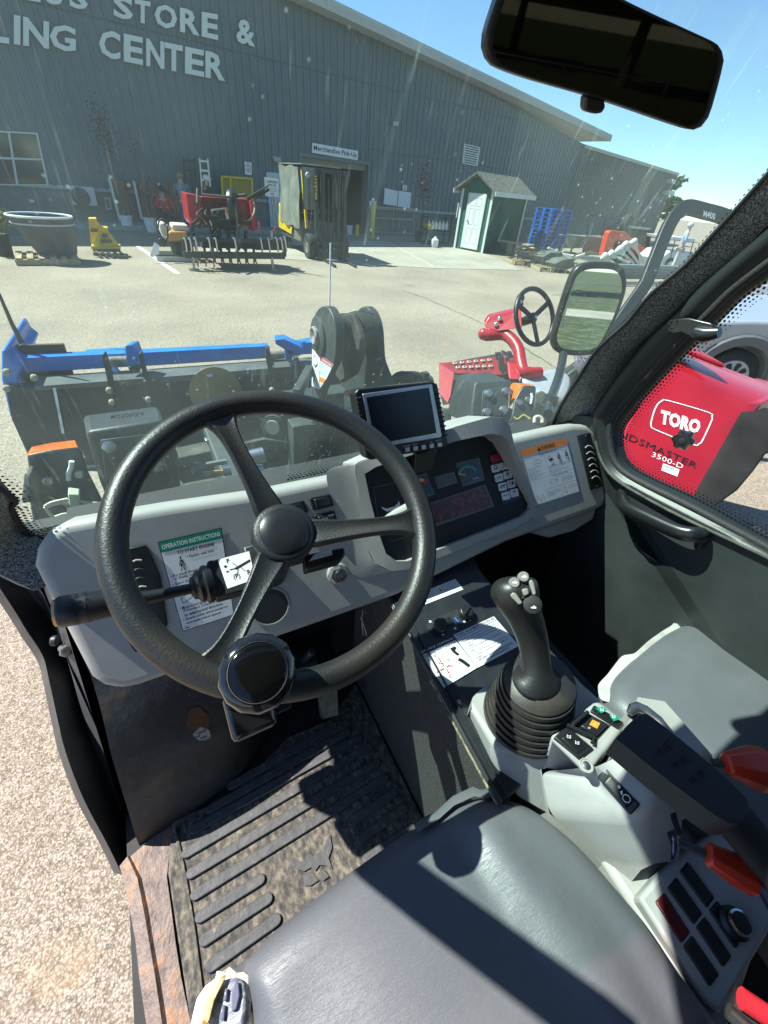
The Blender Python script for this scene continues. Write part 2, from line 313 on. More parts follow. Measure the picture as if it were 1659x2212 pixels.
def cat_head(P, m, l=.0008):   # horned cat face drawn in a unit square
    P.poly([(0, .12), (.12, .3), (.3, .38), (.7, .33), (.86, .2), (.97, 0), (.98, .35), (.86, .55), (.9, .8), (.75, .68), (.62, .62), (.5, .72), (.42, .6), (.25, .62), (.14, .5), (.04, .36)], m, l)
    P.poly([(.2, .7), (.42, .72), (.52, .95), (.3, 1), (.16, .95)], m, l)
    P.poly([(.56, .78), (.7, .76), (.8, .95), (.62, 1)], m, l)
# ================================================================== the utility vehicle we sit in
VH = thing('utility_vehicle', 'two seat work vehicle seen from its driver seat, grey dashboard and cracked grey seats', 'work vehicle', (.35, 0, 0))
N0 = V((0, -.866, .5)); D0 = (V((0, .6, 1.45)), N0)
WSn = V((0, -1, -.435)).normalized(); WS = (V((1, .725, 1.42)), WSn)
def dp(L, P=D0, l=0): return [pl(q, P, l) for q in L]
def smq(L, k=3): return [(p.x, p.y) for p in smooth_curve([V((x, y, 0)) for x, y in L], k)]
# ---- dashboard body
b = MB()
out = [(70,1225),(76,1186),(100,1150),(140,1128),(350,1092),(560,1062),(760,1022),(930,984),(1104,944),(1240,914),(1272,916),(1290,936),(1314,1072),(1305,1096),(1270,1110),(1097,1172),(860,1288),(700,1345),(300,1485),(262,1494),(224,1486),(196,1468),(176,1430)]
b.prism(dp(out), -N0*.085, GRY)
dash = b.build('dashboard', VH, bev=.040, seg=7, ang=60)
# dark boxes under dash; shelf boxes added to block leaking sun
b = MB(); b.box((.42, .86, .88), (1.26, .04, .6), BLKM); b.box((.40, .745, 1.352), (1.22, .16, .03), BLKM); b.box((.40, .655, 1.30), (1.22, .09, .03), BLKM); b.box((.46, .815, 1.2), (1.5, .03, .3), BLKM); b.build('firewall_light_block', VH, smooth=False)
# lower trim box under dash right
b = MB(); b.prism(dp([(1150,1150),(1290,1095),(1282,1122),(1240,1148),(1190,1162)], D0, -.02), -N0*.05, GRY); b.build('lower_trim', dash, bev=.006)
# ---- instrument binnacle: hood ring and recessed panel
oR = [(768,1003),(800,990),(880,960),(985,921),(1060,900),(1086,902),(1102,920),(1112,965),(1160,1088),(1158,1106),(1140,1126),(1100,1146),(941,1208),(880,1230),(846,1234),(812,1218),(792,1180),(778,1110)]
iR = [(788,1024),(812,1009),(880,986),(985,953),(1060,937),(1084,940),(1098,954),(1104,978),(1147,1088),(1146,1100),(1130,1116),(1095,1130),(941,1189),(880,1212),(856,1212),(834,1196),(818,1150),(800,1080)]
def hoodlift(q): return .003+.009*max(0, min(1, (q[0]-780)/60))+.044*max(0, min(1, (1080-q[1]-(q[0]-960)*.2)/110))*max(.12, min(1, (q[0]-790)/150))
o3 = [pl(q, D0, hoodlift(q)) for q in oR]; i3 = [pl(q, D0, hoodlift(q)) for q in iR]
i0 = [p-N0*(hoodlift(q)-.001) for p, q in zip(i3, iR)]
ob = [p-N0*(hoodlift(q)+.03)+(p-pl((960,1070), D0)).normalized()*.012 for p, q in zip(o3, oR)]
b = MB(); b.loft([ob, o3, i3, i0], GRY, cap=False)
sw_ = [(800,990),(768,1003),(774,1055),(778,1110),(792,1180),(812,1218),(846,1234)]
b.loft([[pl((q[0]-62, q[1]+16), D0, .0006), pl((q[0]-34, q[1]+9), D0, hoodlift(q)*.12+.001), pl((q[0]-14, q[1]+3), D0, hoodlift(q)*.45), pl(q, D0, hoodlift(q))] for q in smq(sw_)], GRY, closed=False)
bn = b.build('instrument_binnacle', dash, bev=.007, seg=3, ang=50, flip=False)
def mid(a, c, t): return (a[0]+(c[0]-a[0])*t, a[1]+(c[1]-a[1])*t)
b = MB(); PPN = M('panel_face', (.017, .019, .02), .75, bump=.25, bs=900, var=.3, vs=500)
b.prism([p-N0*.0005 for p in i0], -N0*.01, PPN); b.build('panel_face', dash)
# gauges and marks on the panel
b = MB(); FR = M('gauge_frame', (.10, .11, .11), .4); 
def q3(L, l=.0015): return dp(zs('b3', L), D0, l)
def quad3(L, m, l): b.poly(q3(L, l), m)
quad3([(622,592),(768,556),(803,695),(668,737)], FR, .0015); quad3([(632,600),(760,568),(792,686),(672,722)], SCREEN, .0022)
quad3([(488,676),(612,643),(634,712),(512,750)], FR, .0015); quad3([(500,684),(606,656),(622,706),(520,738)], LCD, .0022)
quad3([(372,672),(440,650),(494,785),(420,808)], FR, .0015); quad3([(380,680),(436,662),(484,780),(424,798)], SCREEN, .0022)
quad3([(466,836),(806,722),(864,858),(500,984)], FR, .0015); quad3([(474,842),(800,734),(850,852),(500,966)], LEDR, .0022)
arc = lambda cx, cy, r0, r1, a0, a1, n=10: [(cx+r0*math.cos(rad(a0+(a1-a0)*i/n)), cy-r0*math.sin(rad(a0+(a1-a0)*i/n))) for i in range(n+1)]+[(cx+r1*math.cos(rad(a1-(a1-a0)*i/n)), cy-r1*math.sin(rad(a1-(a1-a0)*i/n))) for i in range(n+1)]
quad3(arc(700, 665, 46, 66, 172, 30), GREENP, .003)
for k in range(7): quad3(arc(700, 665, 46, 54, 168-k*22, 165-k*22, 1), WHT, .0034)
quad3([(640,655),(684,658),(686,668),(642,664)], ORGP, .0036)
quad3(arc(400, 740, 34, 56, 95, 60), YELP, .003); quad3(arc(400, 740, 34, 56, 60, 28), REDP, .003)
gauge = b.build('gauge_cluster', dash, smooth=False, flip=False)
b = MB()
def txt3(s, TL, TR, BR, BL, m, key='b3', P=D0, l=.004, bold=0):
    pn = Panel(b, [pl(z(key, *q), P, l) for q in (TL, TR, BR, BL)], P[1]); pn.text(s, 0, 0, 1, 1, m, 0, bold)
txt3('FUEL', (728,682), (768,674), (770,686), (731,694), WHT)
cat_head(Panel(b, dp([z('b3', 155,848), z('b3', 272,822), z('b3', 290,905), z('b3', 178,930)], D0, .002), N0), WHT, .001)
b.build('emblem', dash, smooth=False, flip=False)
# outline marks
b = MB()
def outl(L, w_, m, key='b3', P=D0, l=.002, closed=True):
    pts = dp(zs(key, L), P, l)
    pn = Panel(b, [pts[0]]*4, P[1])
    L2 = pts+([pts[0]] if closed else [])
    for a, c in zip(L2, L2[1:]):
        x = (c-a).cross(P[1]).normalized()*w_/2; b.poly([a-x, c-x, c+x, a+x], m)
LGRY = M('etched_line', (.16, .17, .17), .5)
outl([(112,742),(130,738),(250,712),(262,716),(330,860),(330,880),(150,945),(140,930)], .0007, LGRY); b.build('panel_outline', dash, smooth=False, flip=False); b = MB(); outl([(205,1064),(222,1078),(358,1034),(366,1020),(352,1008)], .0007, LGRY, closed=False)
b.build('panel_outline', dash, smooth=False, flip=False)
# keypad
b = MB(); b.prism(q3([(838,542),(850,530),(940,510),(956,520),(1046,795),(1040,806),(930,843),(912,836)], .002), -N0*.004, BLK); kp = b.build('keypad', dash)
b = MB(); b.prism(q3([(840,545),(910,527),(918,568),(850,588)], .0038), -N0*.002, REDP); pb = b.build('parking_brake_button', kp, bev=.001)
b = MB(); txt3('(P)', (862,545), (896,537), (902,570), (868,578), INK, l=.005); b.build('button_mark', kp, smooth=False, flip=False)
bs = [(872,621),(924,606),(893,680),(946,662),(915,736),(970,718),(936,793),(989,774)]
cap = ['WORK', 'RPM', 'DECEL', 'ACCEL', 'CRUISE', 'LIGHTS', '', 'AUX HYD']
for (cx, cy), t in zip(bs, cap):
    b = MB(); e = [(-22,-17),(18,-27),(22,-24),(27,15),(24,20),(-14,29),(-18,26),(-26,-11)]
    b.prism(q3([(cx+u, cy+v_) for u, v_ in e], .0042), -N0*.0024, WHT)
    l = .0046
    def loc(u, v_): return (cx+u, cy+v_)
    if t == 'DECEL': b.poly(q3([loc(-14,-2), loc(12,-9), loc(13,-4), loc(-13,3)], l), INK)
    elif t == 'ACCEL':
        b.poly(q3([loc(-14,-5), loc(12,-12), loc(13,-7), loc(-13,0)], l), INK); b.poly(q3([loc(-4,-20), loc(1,-21), loc(5,4), loc(0,5)], l), INK)
    elif t == 'WORK':
        b.poly(q3([loc(-1+15*math.cos(k*.2618)*(1 if k % 2 else .78), -5+15*math.sin(k*.2618)*(1 if k % 2 else .78)) for k in range(24)], l), INK); b.poly(q3([loc(-1+8*math.cos(k*.7), -5+8*math.sin(k*.7)) for k in range(9)], l+.0003), WHT)
    elif t == 'RPM':
        for k in range(2): b.poly(q3([loc(-15,-16+k*14), loc(12,-22+k*14), loc(12,-20+k*14), loc(-15,-14+k*14)], l), INK)
        txt3('SPEED', loc(-12,-24), loc(10,-29), loc(11,-24), loc(-11,-18), INK, l=l); txt3('HOURS', loc(-12,-11), loc(12,-16), loc(13,-10), loc(-11,-4), INK, l=l)
    elif t == 'LIGHTS':
        b.poly(q3([loc(2,-16), loc(12,-12), loc(14,0), loc(6,6), loc(0,6)], l), INK)
        for k in range(3): b.poly(q3([loc(-16,-12+k*7), loc(-3,-15+k*7), loc(-3,-12+k*7), loc(-16,-9+k*7)], l), INK)
    elif t == 'CRUISE':
        b.poly(q3([loc(-16,2), loc(-8,-8), loc(4,-10), loc(12,-18), loc(14,-4), loc(4,2), loc(-10,8)], l), INK); b.poly(q3([loc(-8,-2), loc(4,-6), loc(2,-1), loc(-8,4)], l+.0003), WHT)
    elif t == 'AUX HYD':
        for k in range(3): b.poly(q3([loc(-8+6*k+4*math.cos(a), -6+4*math.sin(a)-(k % 2)*5) for a in (0,1,2,3,4,5)], l), INK)
        b.poly(q3([loc(-18,-3), loc(18,-12), loc(18,-10), loc(-18,-1)], l), INK)
    else:
        for k in range(3): b.poly(q3([loc(-16+12*k, 6-3*k), loc(-12+12*k, -10-3*k), loc(-7+12*k, 2-3*k)], l), INK)
    if t: txt3(t, loc(-15,9), loc(17,1), loc(18,8), loc(-13,16), INK, l=l)
    b.build('key_button', kp, smooth=False)
# warning label and its frame
b = MB(); fr = [(1000,488),(1310,408),(1402,790),(1150,872),(1130,860)]
b.poly(dp(zs('b3', [(1006,486),(1308,410),(1398,788),(1140,868)]), D0, .0012), M('label_recess', (.33, .33, .32), .5))
wl = Panel(b, dp(zs('b3', [(1028,508),(1308,432),(1392,765),(1128,850)]), D0, .002), N0)
wl.rect(0, 0, 1, 1, WHT, 0); wl.rect(0, 0, 1, .12, ORGP, .0004); wl.text('WARNING', .40, .025, .72, .095, INK, .0008, .02); wl.poly([(.32,.1),(.36,.02),(.4,.1)], INK)
wl.text('AVOID INJURY OR DEATH', .32, .14, .74, .17, INK)
for u0, v0, u1, v1 in ((0,.19,1,.193),(.44,.19,.443,.56),(.0,.56,1,.563),(.27,.66,.273,.95),(.27,.78,1,.783),(.6,.78,.603,1),(.27,.63,1,.632)): wl.rect(u0, v0, u1, v1, INK, .0008)
for i, s in enumerate(['Never use machine without', 'instructions.', 'Read Operation and', 'Maintenance Manual and', 'Handbook.', 'Never modify equipment or use', 'attachments not approved by', 'the Company.']): wl.text(s, .02, .345+.027*i, .02+.012*len(s), .36+.027*i, BLUEINK)
for i, s in enumerate(['Lower arm rest and fasten seat belt.', 'Start machine and operate controls only from', "operator's position.", 'Keep arms and feet inside operator area.', 'Keep bystanders away.']): wl.text(s, .46, .40+.03*i, .46+.0118*len(s), .418+.03*i, BLUEINK)
wl.text('TO LEAVE MACHINE', .5, .575, .85, .6, INK, .0008, .01)
for i, s in enumerate(['Lower lift arm. Put', 'attachment and implement', 'flat on the ground.']): wl.text(s, .68, .66+.03*i, .68+.0125*len(s), .678+.03*i, BLUEINK)
for i, s in enumerate(['Put control lever in', 'PARK and all controls', 'in NEUTRAL.']): wl.text(s, .30, .83+.035*i, .30+.0135*len(s), .85+.035*i, BLUEINK)
for i, s in enumerate(['Stop engine and', 'raise arm rest.']): wl.text(s, .78, .83+.035*i, .78+.0135*len(s), .85+.035*i, BLUEINK)
def figure(P, u, v, s, m=INK):
    P.circ(u, v, .022*s, m, ru=.018*s, n=10); P.poly([(u-.03*s, v+.03*s), (u+.03*s, v+.03*s), (u+.035*s, v+.13*s), (u-.035*s, v+.13*s)], m)
    P.line([(u-.06*s, v+.12*s), (u-.03*s, v+.05*s)], .001*s, m); P.line([(u+.06*s, v+.12*s), (u+.03*s, v+.05*s)], .001*s, m)
    P.line([(u-.02*s, v+.14*s), (u-.04*s, v+.2*s)], .0016*s, m); P.line([(u+.02*s, v+.14*s), (u+.04*s, v+.2*s)], .0016*s, m); P.line([(u-.028*s, v+.04*s), (u+.03*s, v+.12*s)], .0008, WHT, .0012)
figure(wl, .74, .23, .75); figure(wl, .92, .22, .75)
wl.line([(.18,.25),(.18,.32),(.25,.3),(.32,.31),(.32,.24),(.25,.23)], .0007, INK, closed=True); wl.line([(.25,.23),(.25,.3)], .0007, INK)
wl.line([(.5,.24),(.52,.34),(.6,.35),(.6,.29),(.53,.22)], .0007, INK, closed=True); wl.poly([(.5,.28),(.58,.27),(.6,.31),(.52,.33)], INK)
for cx, cy in ((.42,.7),(.55,.69)): wl.line([(cx+.03*math.cos(a), cy+.02*math.sin(a)) for a in (0,1,2,3,4,5)], .0006, INK, closed=True)
wl.line([(.38,.68),(.45,.65),(.6,.67)], .0006, INK); wl.line([(.66,.82),(.66,.93),(.72,.95),(.72,.86)], .0008, INK, closed=True); wl.line([(.05,.84),(.12,.96),(.18,.85),(.2,.95)], .0008, INK)
b.build('warning_label', dash, smooth=False, flip=False)
# air vent right
b = MB(); b.prism(dp(zs('b3', [(1385,418),(1462,400),(1537,738),(1465,758)]), D0, .004), -N0*.006, BLK); vt = b.build('air_vent', dash, bev=.001)
b = MB(); b.poly(dp(zs('b3', [(1408,455),(1470,440),(1530,690),(1466,712)]), D0, .0045), BLKM); b.build('vent_opening', vt, smooth=False, flip=False)
FIN = M('pale_fin', (.42, .4, .33), .5)
for k in range(6):
    y = 488+k*38; b = MB(); x = k*8.5
    b.tube(smooth_curve(dp(zs('b3', [(1428+x, y+8), (1446+x, y-6), (1466+x, y-2), (1478+x, y+10)]), D0, .006), 4), .0014, FIN, n=6); b.build('vent_fin', vt)
for q in ((1432,424),(1500,735)): b = MB(); b.lathe(pl(z('b3', *q), D0, .004), N0, [(.004, 0), (.004, .002), (.002, .003)], DARK, n=10); b.build('screw', vt)
# left vent (behind the wheel)
b = MB(); b.prism(dp(zs('b1', [(600,392),(706,372),(722,382),(800,560),(842,840),(800,985),(650,1010),(618,960)]), D0, .005), -N0*.007, BLK); vl = b.build('air_vent', dash, bev=.0015)
for k in range(7):
    y = 470+k*52; x = k*9; b = MB(); b.tube(smooth_curve(dp(zs('b1', [(640+x, y), (660+x, y-9), (690+x, y-8)]), D0, .008), 3), .0014, FIN if k in (0, 3) else DARK, n=6); b.build('vent_fin', vl)
# operation instruction label
b = MB(); b.poly(dp(zs('b1', [(768,356),(1176,258),(1262,790),(920,908)]), D0, .0008), M('label_recess', (.33, .33, .32), .5))
ol = Panel(b, dp(zs('b1', [(785,355),(1165,268),(1240,785),(935,885)]), D0, .0016), N0)
ol.rect(0, 0, 1, 1, INK, 0); ol.rect(.012, .008, .988, .992, WHT, .0004); ol.rect(.012, .008, .988, .115, GREENP, .0008)
ol.text('OPERATION INSTRUCTIONS', .04, .035, .96, .085, WHT, .0012, .02); ol.text('TO START ENGINE', .24, .135, .84, .175, INK, .0008, .02)
figure(ol, .27, .21, .75)
for s, u, v, w_ in (('• Fasten seat belt.', .37,.205,.46), ('• Put travel direction', .05,.365,.5), ('control', .6,.355,.2), ('in "PARK" position.', .1,.405,.46), ('• Start engine.', .04,.46,.42), ('TO OPERATE', .2,.53,.45), ('• Move travel direction lever', .05,.73,.72), ('(F-Forward  P-Park  R-Rev)', .1,.77,.72), ('to select travel direction.', .1,.815,.72), ('• Slowly push drive pedal to', .05,.865,.85), ('increase travel speed.', .1,.91,.66)):
    ol.text(s, u, v, u+w_, v+.033, INK)
ol.line([(.12,.64),(.3,.6),(.32,.66),(.14,.7)], .0008, INK, closed=True); ol.rect(.05, .965, .14, .975, INK, .0008)
b.build('instruction_label', dash, smooth=False, flip=False)
# rocker switches
def rocker(k, TL, TR, BR, BL, P=D0, par=None, lift=.004, m=BLK, name='rocker_switch', face=True):
    n = P[1]; b = MB(); q = [pl(z(k, *a), P, lift) for a in (TL, TR, BR, BL)]
    b.prism(q, -n*(lift+.004), m); o = b.build(name, par, bev=.0025, seg=3)
    if face:
        c = sum(q, V())/4; b = MB(); e = [c.lerp(a, .72)+n*.0002 for a in q]; e2 = [c.lerp(a, .6)+n*(.004 if i in (0, 3) else .0015) for i, a in enumerate(q)]
        b.loft([e, e2], m); b.build('rocker', o, bev=.0012)
    return o, q
rocker('b2', (185,150), (326,115), (362,190), (222,232), par=dash); rocker('b2', (362,100), (500,74), (528,152), (388,186), par=dash)
rs, q = rocker('b2', (390,216), (528,182), (552,262), (408,298), par=dash); rocker('b2', (300,248), (352,236), (384,320), (332,334), par=dash)
b = MB(); txt3('DOWN', (482,212), (520,205), (522,214), (484,222), WHT, 'b2', l=.009); txt3('HIGH', (440,232), (478,225), (482,240), (444,248), WHT, 'b2', l=.009); b.build('switch_mark', rs, smooth=False, flip=False)
# ignition
kc = pl(z('b2', 545, 592), D0); b = MB(); b.lathe(kc, N0, [(.0215, 0), (.0215, .003), (.018, .006)], GRY, n=28); b.lathe(kc-V((.004,0,0)), N0, [(.0175, .004), (.0175, .011), (.014, .014)], STEEL, n=6)
ig = b.build('ignition_switch', dash)
b = MB(); b.lathe(kc, N0, [(.0125, .012), (.0125, .019), (.0105, .021)], BLK, n=24); b.lathe(kc, N0, [(.0092, .0205), (.0092, .0225), (.008, .0228)], CHR, n=20); b.box(kc+N0*.023, (.002, .007, .001), INK, ax=(V((.97,-.2,.1)), V((.2,.87,.5)), N0)); b.build('key_barrel', ig)
# column hole
hc = pl(z('b1', 1452, 735), D0); b = MB(); b.lathe(hc, N0, [(.033, -.002), (.033, .0015)], BLKM, n=32); b.lathe(hc-V((0,0,.0)), N0, [(.036, .0005), (.0355, .0022), (.033, .0022), (.0325, .0005)], GRYL, n=32, cap=False); b.build('column_opening', dash)
# ---- steering column with its shift box
WC = V((.106, .42, 1.537)); WN = V((0, -.5, .866)); WX = V((1, 0, 0)); WY = V((0, .866, .5))
b = MB(); b.tube([WC-WN*.02, WC-WN*.12, WC-WN*.30], [.02, .024, .024], BLK, n=20); b.box(WC-WN*.085+V((-.002, 0, 0)), (.07, .06, .05), BLK, ax=(WX, WY, WN)); b.box(WC-WN*.1+V((-.03, -.01, 0)), (.05, .035, .06), DARK, ax=(WX, WY, WN))
col = b.build('steering_column', VH, bev=.004)
SB = (WC-WN*.058, WN)
sb = dp(zs('b1', [(1072,470),(1395,385),(1430,610),(1128,690)]), SB)
b = MB(); b.prism(sb, -WN*.03, BLK); bx = b.build('shift_box', col, bev=.003)
b = MB(); lb = Panel(b, dp(zs('b1', [(1142,458),(1328,408),(1366,572),(1200,630)]), SB, .0006), WN); lb.rect(0, 0, 1, 1, WHT, 0)
lb.text('F', .24, .06, .33, .2, INK, .0005); lb.text('(P)', .3, .62, .52, .84, INK, .0005); lb.text('R', .78, .62, .9, .78, INK, .0005)
lb.poly([(.42,.42),(.97,.28),(.97,.36),(.45,.5)], INK, .0005); lb.poly([(.25,.42),(.5,.44),(.5,.47),(.25,.45)], INK, .0005); lb.line([(.4,.24),(.5,.38)], .0008, INK, .0006); lb.line([(.52,.5),(.44,.66)], .0008, INK, .0006); lb.line([(.62,.48),(.74,.64)], .0008, INK, .0006)
lb.poly([(.1,.28),(.16,.24),(.22,.3),(.14,.34)], INK, .0005); lb.poly([(.1,.48),(.18,.44),(.24,.5)], INK, .0005)
b.build('shift_label', bx, smooth=False, flip=False)
for q in ((1103,484),(1152,632),(1390,400)): b = MB(); b.lathe(pl(z('b1', *q), SB, 0), WN, [(.005, -.001), (.005, .0008), (.003, .0009)], INK, n=12); b.build('screw', bx)
B0 = pl(z('b1', 1095, 598), SB, -.012); B1 = pl(z('b1', 1005, 625), SB, -.010); B2 = pl(z('b1', 730, 682), SB, -.006); B3 = pl(z('b1', 510, 712), SB, -.002); B4 = pl(z('b1', 190, 772), SB, .004)
b = MB(); dX = (B1-B0).normalized(); b.lathe(B0, dX, [(.023, -.004), (.026, .002), (.026, .006), (.021, .009), (.022, .014), (.016, .018), (.015, .022), (.009, .024)], BLK, n=20)
b.build('shift_boot', bx)
b = MB(); b.tube([B1, B1.lerp(B2, .5), B2, B3], [.007, .0075, .009, .010], BLK, n=12); lv = b.build('shift_lever', col)
b = MB(); dG = (B4-B3).normalized(); b.lathe(B3, dG, [(.013, -.02), (.0165, .0), (.0185, .03), (.0185, (B4-B3).length-.03), (.0175, (B4-B3).length-.028), (.0185, (B4-B3).length-.026), (.0175, (B4-B3).length-.023), (.0185, (B4-B3).length-.02), (.0185, (B4-B3).length-.003), (.0165, (B4-B3).length)], BLK, n=24); b.build('lever_grip', lv)
b = MB(); GOLD = M('brass_cap', (.55, .33, .12), .4, .7, var=.3, vs=60); b.lathe(B4, dG, [(.0165, -.001), (.0155, .003), (.011, .0034), (.010, .002), (.006, .002), (.005, .004), (.001, .005)], GOLD, n=24); b.build('end_cap', lv)
# right-hand switch box and lever
b = MB(); b.prism(dp(zs('b2', [(330,470),(590,420),(600,470),(570,510),(340,570)]), SB, -.004), -WN*.03, BLK); rb = b.build('indicator_box', col, bev=.003)
b = MB(); Panel(b, dp(zs('b2', [(396,468),(505,436),(512,472),(356,516)]), SB, -.0032), WN).rect(0, 0, 1, 1, WHT, 0); txt3('SW 6817704', (452,468), (504,458), (505,464), (453,475), INK, 'b2', P=SB, l=-.0024); b.build('box_label', rb, smooth=False, flip=False)
b = MB(); b.tube([pl(z('b3', 150, 962), SB, .0), pl(z('b3', 255, 918), SB, .0), pl(z('b3', 380, 860), SB, -.002)], [.004, .011, .0135], GRYL, n=16); b.build('indicator_lever', col)
# ---- steering wheel
b = MB(); R_ = .198; b.tube([WC+WX*R_*math.cos(a*math.pi/48)+WY*R_*math.sin(a*math.pi/48) for a in range(96)], .0172, WHEEL, n=20, closed=True)
sw = b.build('steering_wheel', VH, ang=80)
for (u, v_) in ((-.043, .193), (.1925, -.048), (-.128, -.151)):
    b = MB(); d = (WX*u+WY*v_).normalized(); t = WN.cross(d); P = []
    for s, wd, h, dz in ((.03, .024, .012, -.034), (.05, .020, .013, -.032), (.085, .0150, .012, -.024), (.13, .0125, .011, -.012), (.16, .014, .011, -.004), (.18, .022, .011, 0), (.192, .036, .010, -.002)):
        P.append([WC+d*s+t*wd*math.copysign(abs(math.cos(q*math.pi/7))**.55, math.cos(q*math.pi/7))+WN*(dz+h*math.copysign(abs(math.sin(q*math.pi/7))**.7, math.sin(q*math.pi/7))-(.006 if math.sin(q*math.pi/7) > 0 and abs(math.cos(q*math.pi/7)) < .3 else 0)) for q in range(14)])
    b.loft(P, WHEEL); b.build('spoke', sw, ang=70, sub=1)
b = MB(); HT = M('hub_texture', (.016, .016, .017), .45, bump=.9, bs=420); HC = WC-WN*.036
b.lathe(HC, WN, [(.028, -.05), (.034, -.02), (.0425, -.008), (.044, .004), (.042, .013), (.037, .016)], HT, n=40)
hub = b.build('hub', sw, ang=60)
b = MB(); b.lathe(HC, WN, [(.0325, .015), (.0335, .0175), (.031, .0195), (.015, .0215), (.002, .022)], M('hub_cap', (.015, .015, .016), .28, var=.15, vs=300, bump=.1, bs=500), n=40); b.build('hub_cap', hub, ang=50)
# spinner knob
KC = pl((557, 1452), (WC+WN*.05, WN)); b = MB(); b.lathe(KC, WN, [(.012, -.05), (.016, -.03), (.034, -.024), (.040, -.016), (.0405, -.006), (.038, .004), (.031, .009), (.0295, .0085)], M('glossy_black', (.008, .008, .009), .12, coat=.5), n=14, cap=True); kn = b.build('spinner_knob', sw, ang=60, bev=.001)
b = MB(); b.lathe(KC, WN, [(.0298, .008), (.0298, .0100), (.0292, .0108), (.0288, .0100)], STEEL, n=40, cap=False); b.lathe(KC, WN, [(.0285, .010), (.027, .0112), (.01, .0125), (.001, .0128)], M('black_gloss_dome', (.004, .004, .004), .1), n=40); b.build('knob_cap', kn, ang=60)
KB = pl((540, 1535), (WC-WN*.02, WN)); b = MB(); b.box(KB, (.05, .05, .02), M('glossy_black', (.008,)*3), ax=(WX, WY, WN)); 
b.build('knob_clamp', kn, bev=.006)
b = MB(); Pp = (WC-WN*.026, WN); pp = dp(zs('b2', [(70,1462),(232,1410),(246,1470),(112,1530)]), Pp); b.prism(pp, -WN*.006, DARK); br = b.build('clamp_plate', kn, bev=.0015)
for q in ((130,1490),(208,1450)): b = MB(); b.disc(pl(z('b2', *q), Pp, .0004), WN, .005, INK, n=14); b.build('bolt_hole', kn, smooth=False)
# ---- camera monitor on the dash
MP = (V((.45, .535, 1.45)), V((0, -.94, .342)))
mo = [pl(z('a7', *q), MP) for q in ((380,508),(398,486),(770,450),(796,462),(850,765),(838,782),(460,845),(438,832))]
b = MB(); b.prism(mo, -MP[1]*.028, BLK); mn = b.build('monitor', dash, bev=.003, seg=3)
ro = lambda L, l: [pl(z('a7', *q), MP, l) for q in L]
b = MB(); b.prism(ro([(418,512),(768,462),(818,722),(812,732),(478,784),(468,776)], .003), -MP[1]*.004, SILV); b.build('monitor_bezel', mn, bev=.0015)
b = MB(); b.poly(ro([(438,530),(752,480),(790,708),(484,764)], .0036), SCREEN); b.build('monitor_screen', mn, smooth=False, flip=False)
for k in range(5):
    x = 645+k*40.5; y = 793-k*6.2; b = MB(); b.prism(ro([(x-12, y-10), (x+10, y-13), (x+12, y+8), (x-9, y+11)], .0035), -MP[1]*.004, SILV); b.build('monitor_button', mn, bev=.0006)
b = MB()
for s, x0, y0, x1 in (('CAM SEL', 622, 773, 658), ('MENU', 672, 764, 692), ('MIR/NOR', 786, 744, 816)): txt3(s, (x0, y0), (x1, y0-6), (x1+1, y0+2), (x0+1, y0+8), WHT, 'a7', P=MP, l=.001)
b.build('monitor_lettering', mn, smooth=False, flip=False); b = MB(); txt3('+', (756,750), (766,749), (767,759), (757,760), WHT, 'a7', P=MP, l=.001)
b.build('monitor_lettering', mn, smooth=False, flip=False)
for side in (0, 1):
    for k in range(11 if side else 9):
        x, y = ((803+k*4.6, 490+k*23) if side else (392+k*4.3, 532+k*22)); b = MB(); b.tube(ro([(x-22 if side else x-6, y+2), (x-4 if side else x+18, y-2)], .002), .0016, DARK, n=6); b.build('monitor_ridge', mn)
b = MB(); b.box(pl((905, 985), MP, -.05), (.05, .05, .05), BLK); b.build('monitor_bracket', mn, bev=.003)
# ================================================================== floor, sill, wheel arch, pillars
FZ = .68
b = MB(); b.box((.40, .1, FZ-.06), (1.42, 1.5, .1), BLKM); floor = b.build('cab_floor', VH, smooth=False)
L = [aZ(q, FZ) for q in zs('b6', [(866,1078),(880,1052),(1100,978),(1200,905),(1340,760),(1440,650),(1659,560)])]
Rr = [V((.325, .60, FZ)), V((.325, -.3, FZ)), aZ(z('b6', 1000, 2300), FZ), aZ(z('b6', 950, 1990), FZ), aZ(z('b6', 850, 1330), FZ)]
b = MB(); b.prism([V(p)+V((0, 0, .012)) for p in L+Rr], (0, 0, -.02), MATR); mt = b.build('floor_mat', VH, bev=.004)
bars = []
for i in range(12):     # long rows then two columns of shorter ridges
    x0, y0 = 20+i*21.5-(0 if i else 0), 600+i*113
full = [((250,262),(800,-60)), ((150,375),(870,-30)), ((60,480),(925,0)), ((20,602),(975,45)), ((42,705),(1015,125)), ((64,812),(1058,200))]
half = [((86,925),(440,705)), ((108,1042),(478,800)), ((140,1172),(520,905)), ((170,1290),(560,1000)), ((860,440),(1102,272)), ((900,530),(1150,350)), ((930,630),(1190,450))]
extra = [((-190,560),(930,-30))]
for (a, c) in full+half+[((470,1290),(760,1100)), ((300,1255),(600,1080))][:0]:
    A = aZ(z('b7', *a), FZ+.013); B = aZ(z('b7', *c), FZ+.013); d = (B-A).normalized(); n_ = V((-d.y, d.x, 0)); r = .0105
    A = A+d*r; B = B-d*r
    ring = [A+(-d*math.cos(t)+n_*math.sin(t))*r for t in [(-90+i*30)*math.pi/180 for i in range(7)]]+[B+(d*math.cos(t)+n_*math.sin(t))*r for t in [(90-i*30)*math.pi/180 for i in range(7)]]
    mb = MB(); mb.prism(ring, (0, 0, .006), MATB); mb.build('mat_ridge', mt, bev=.002)
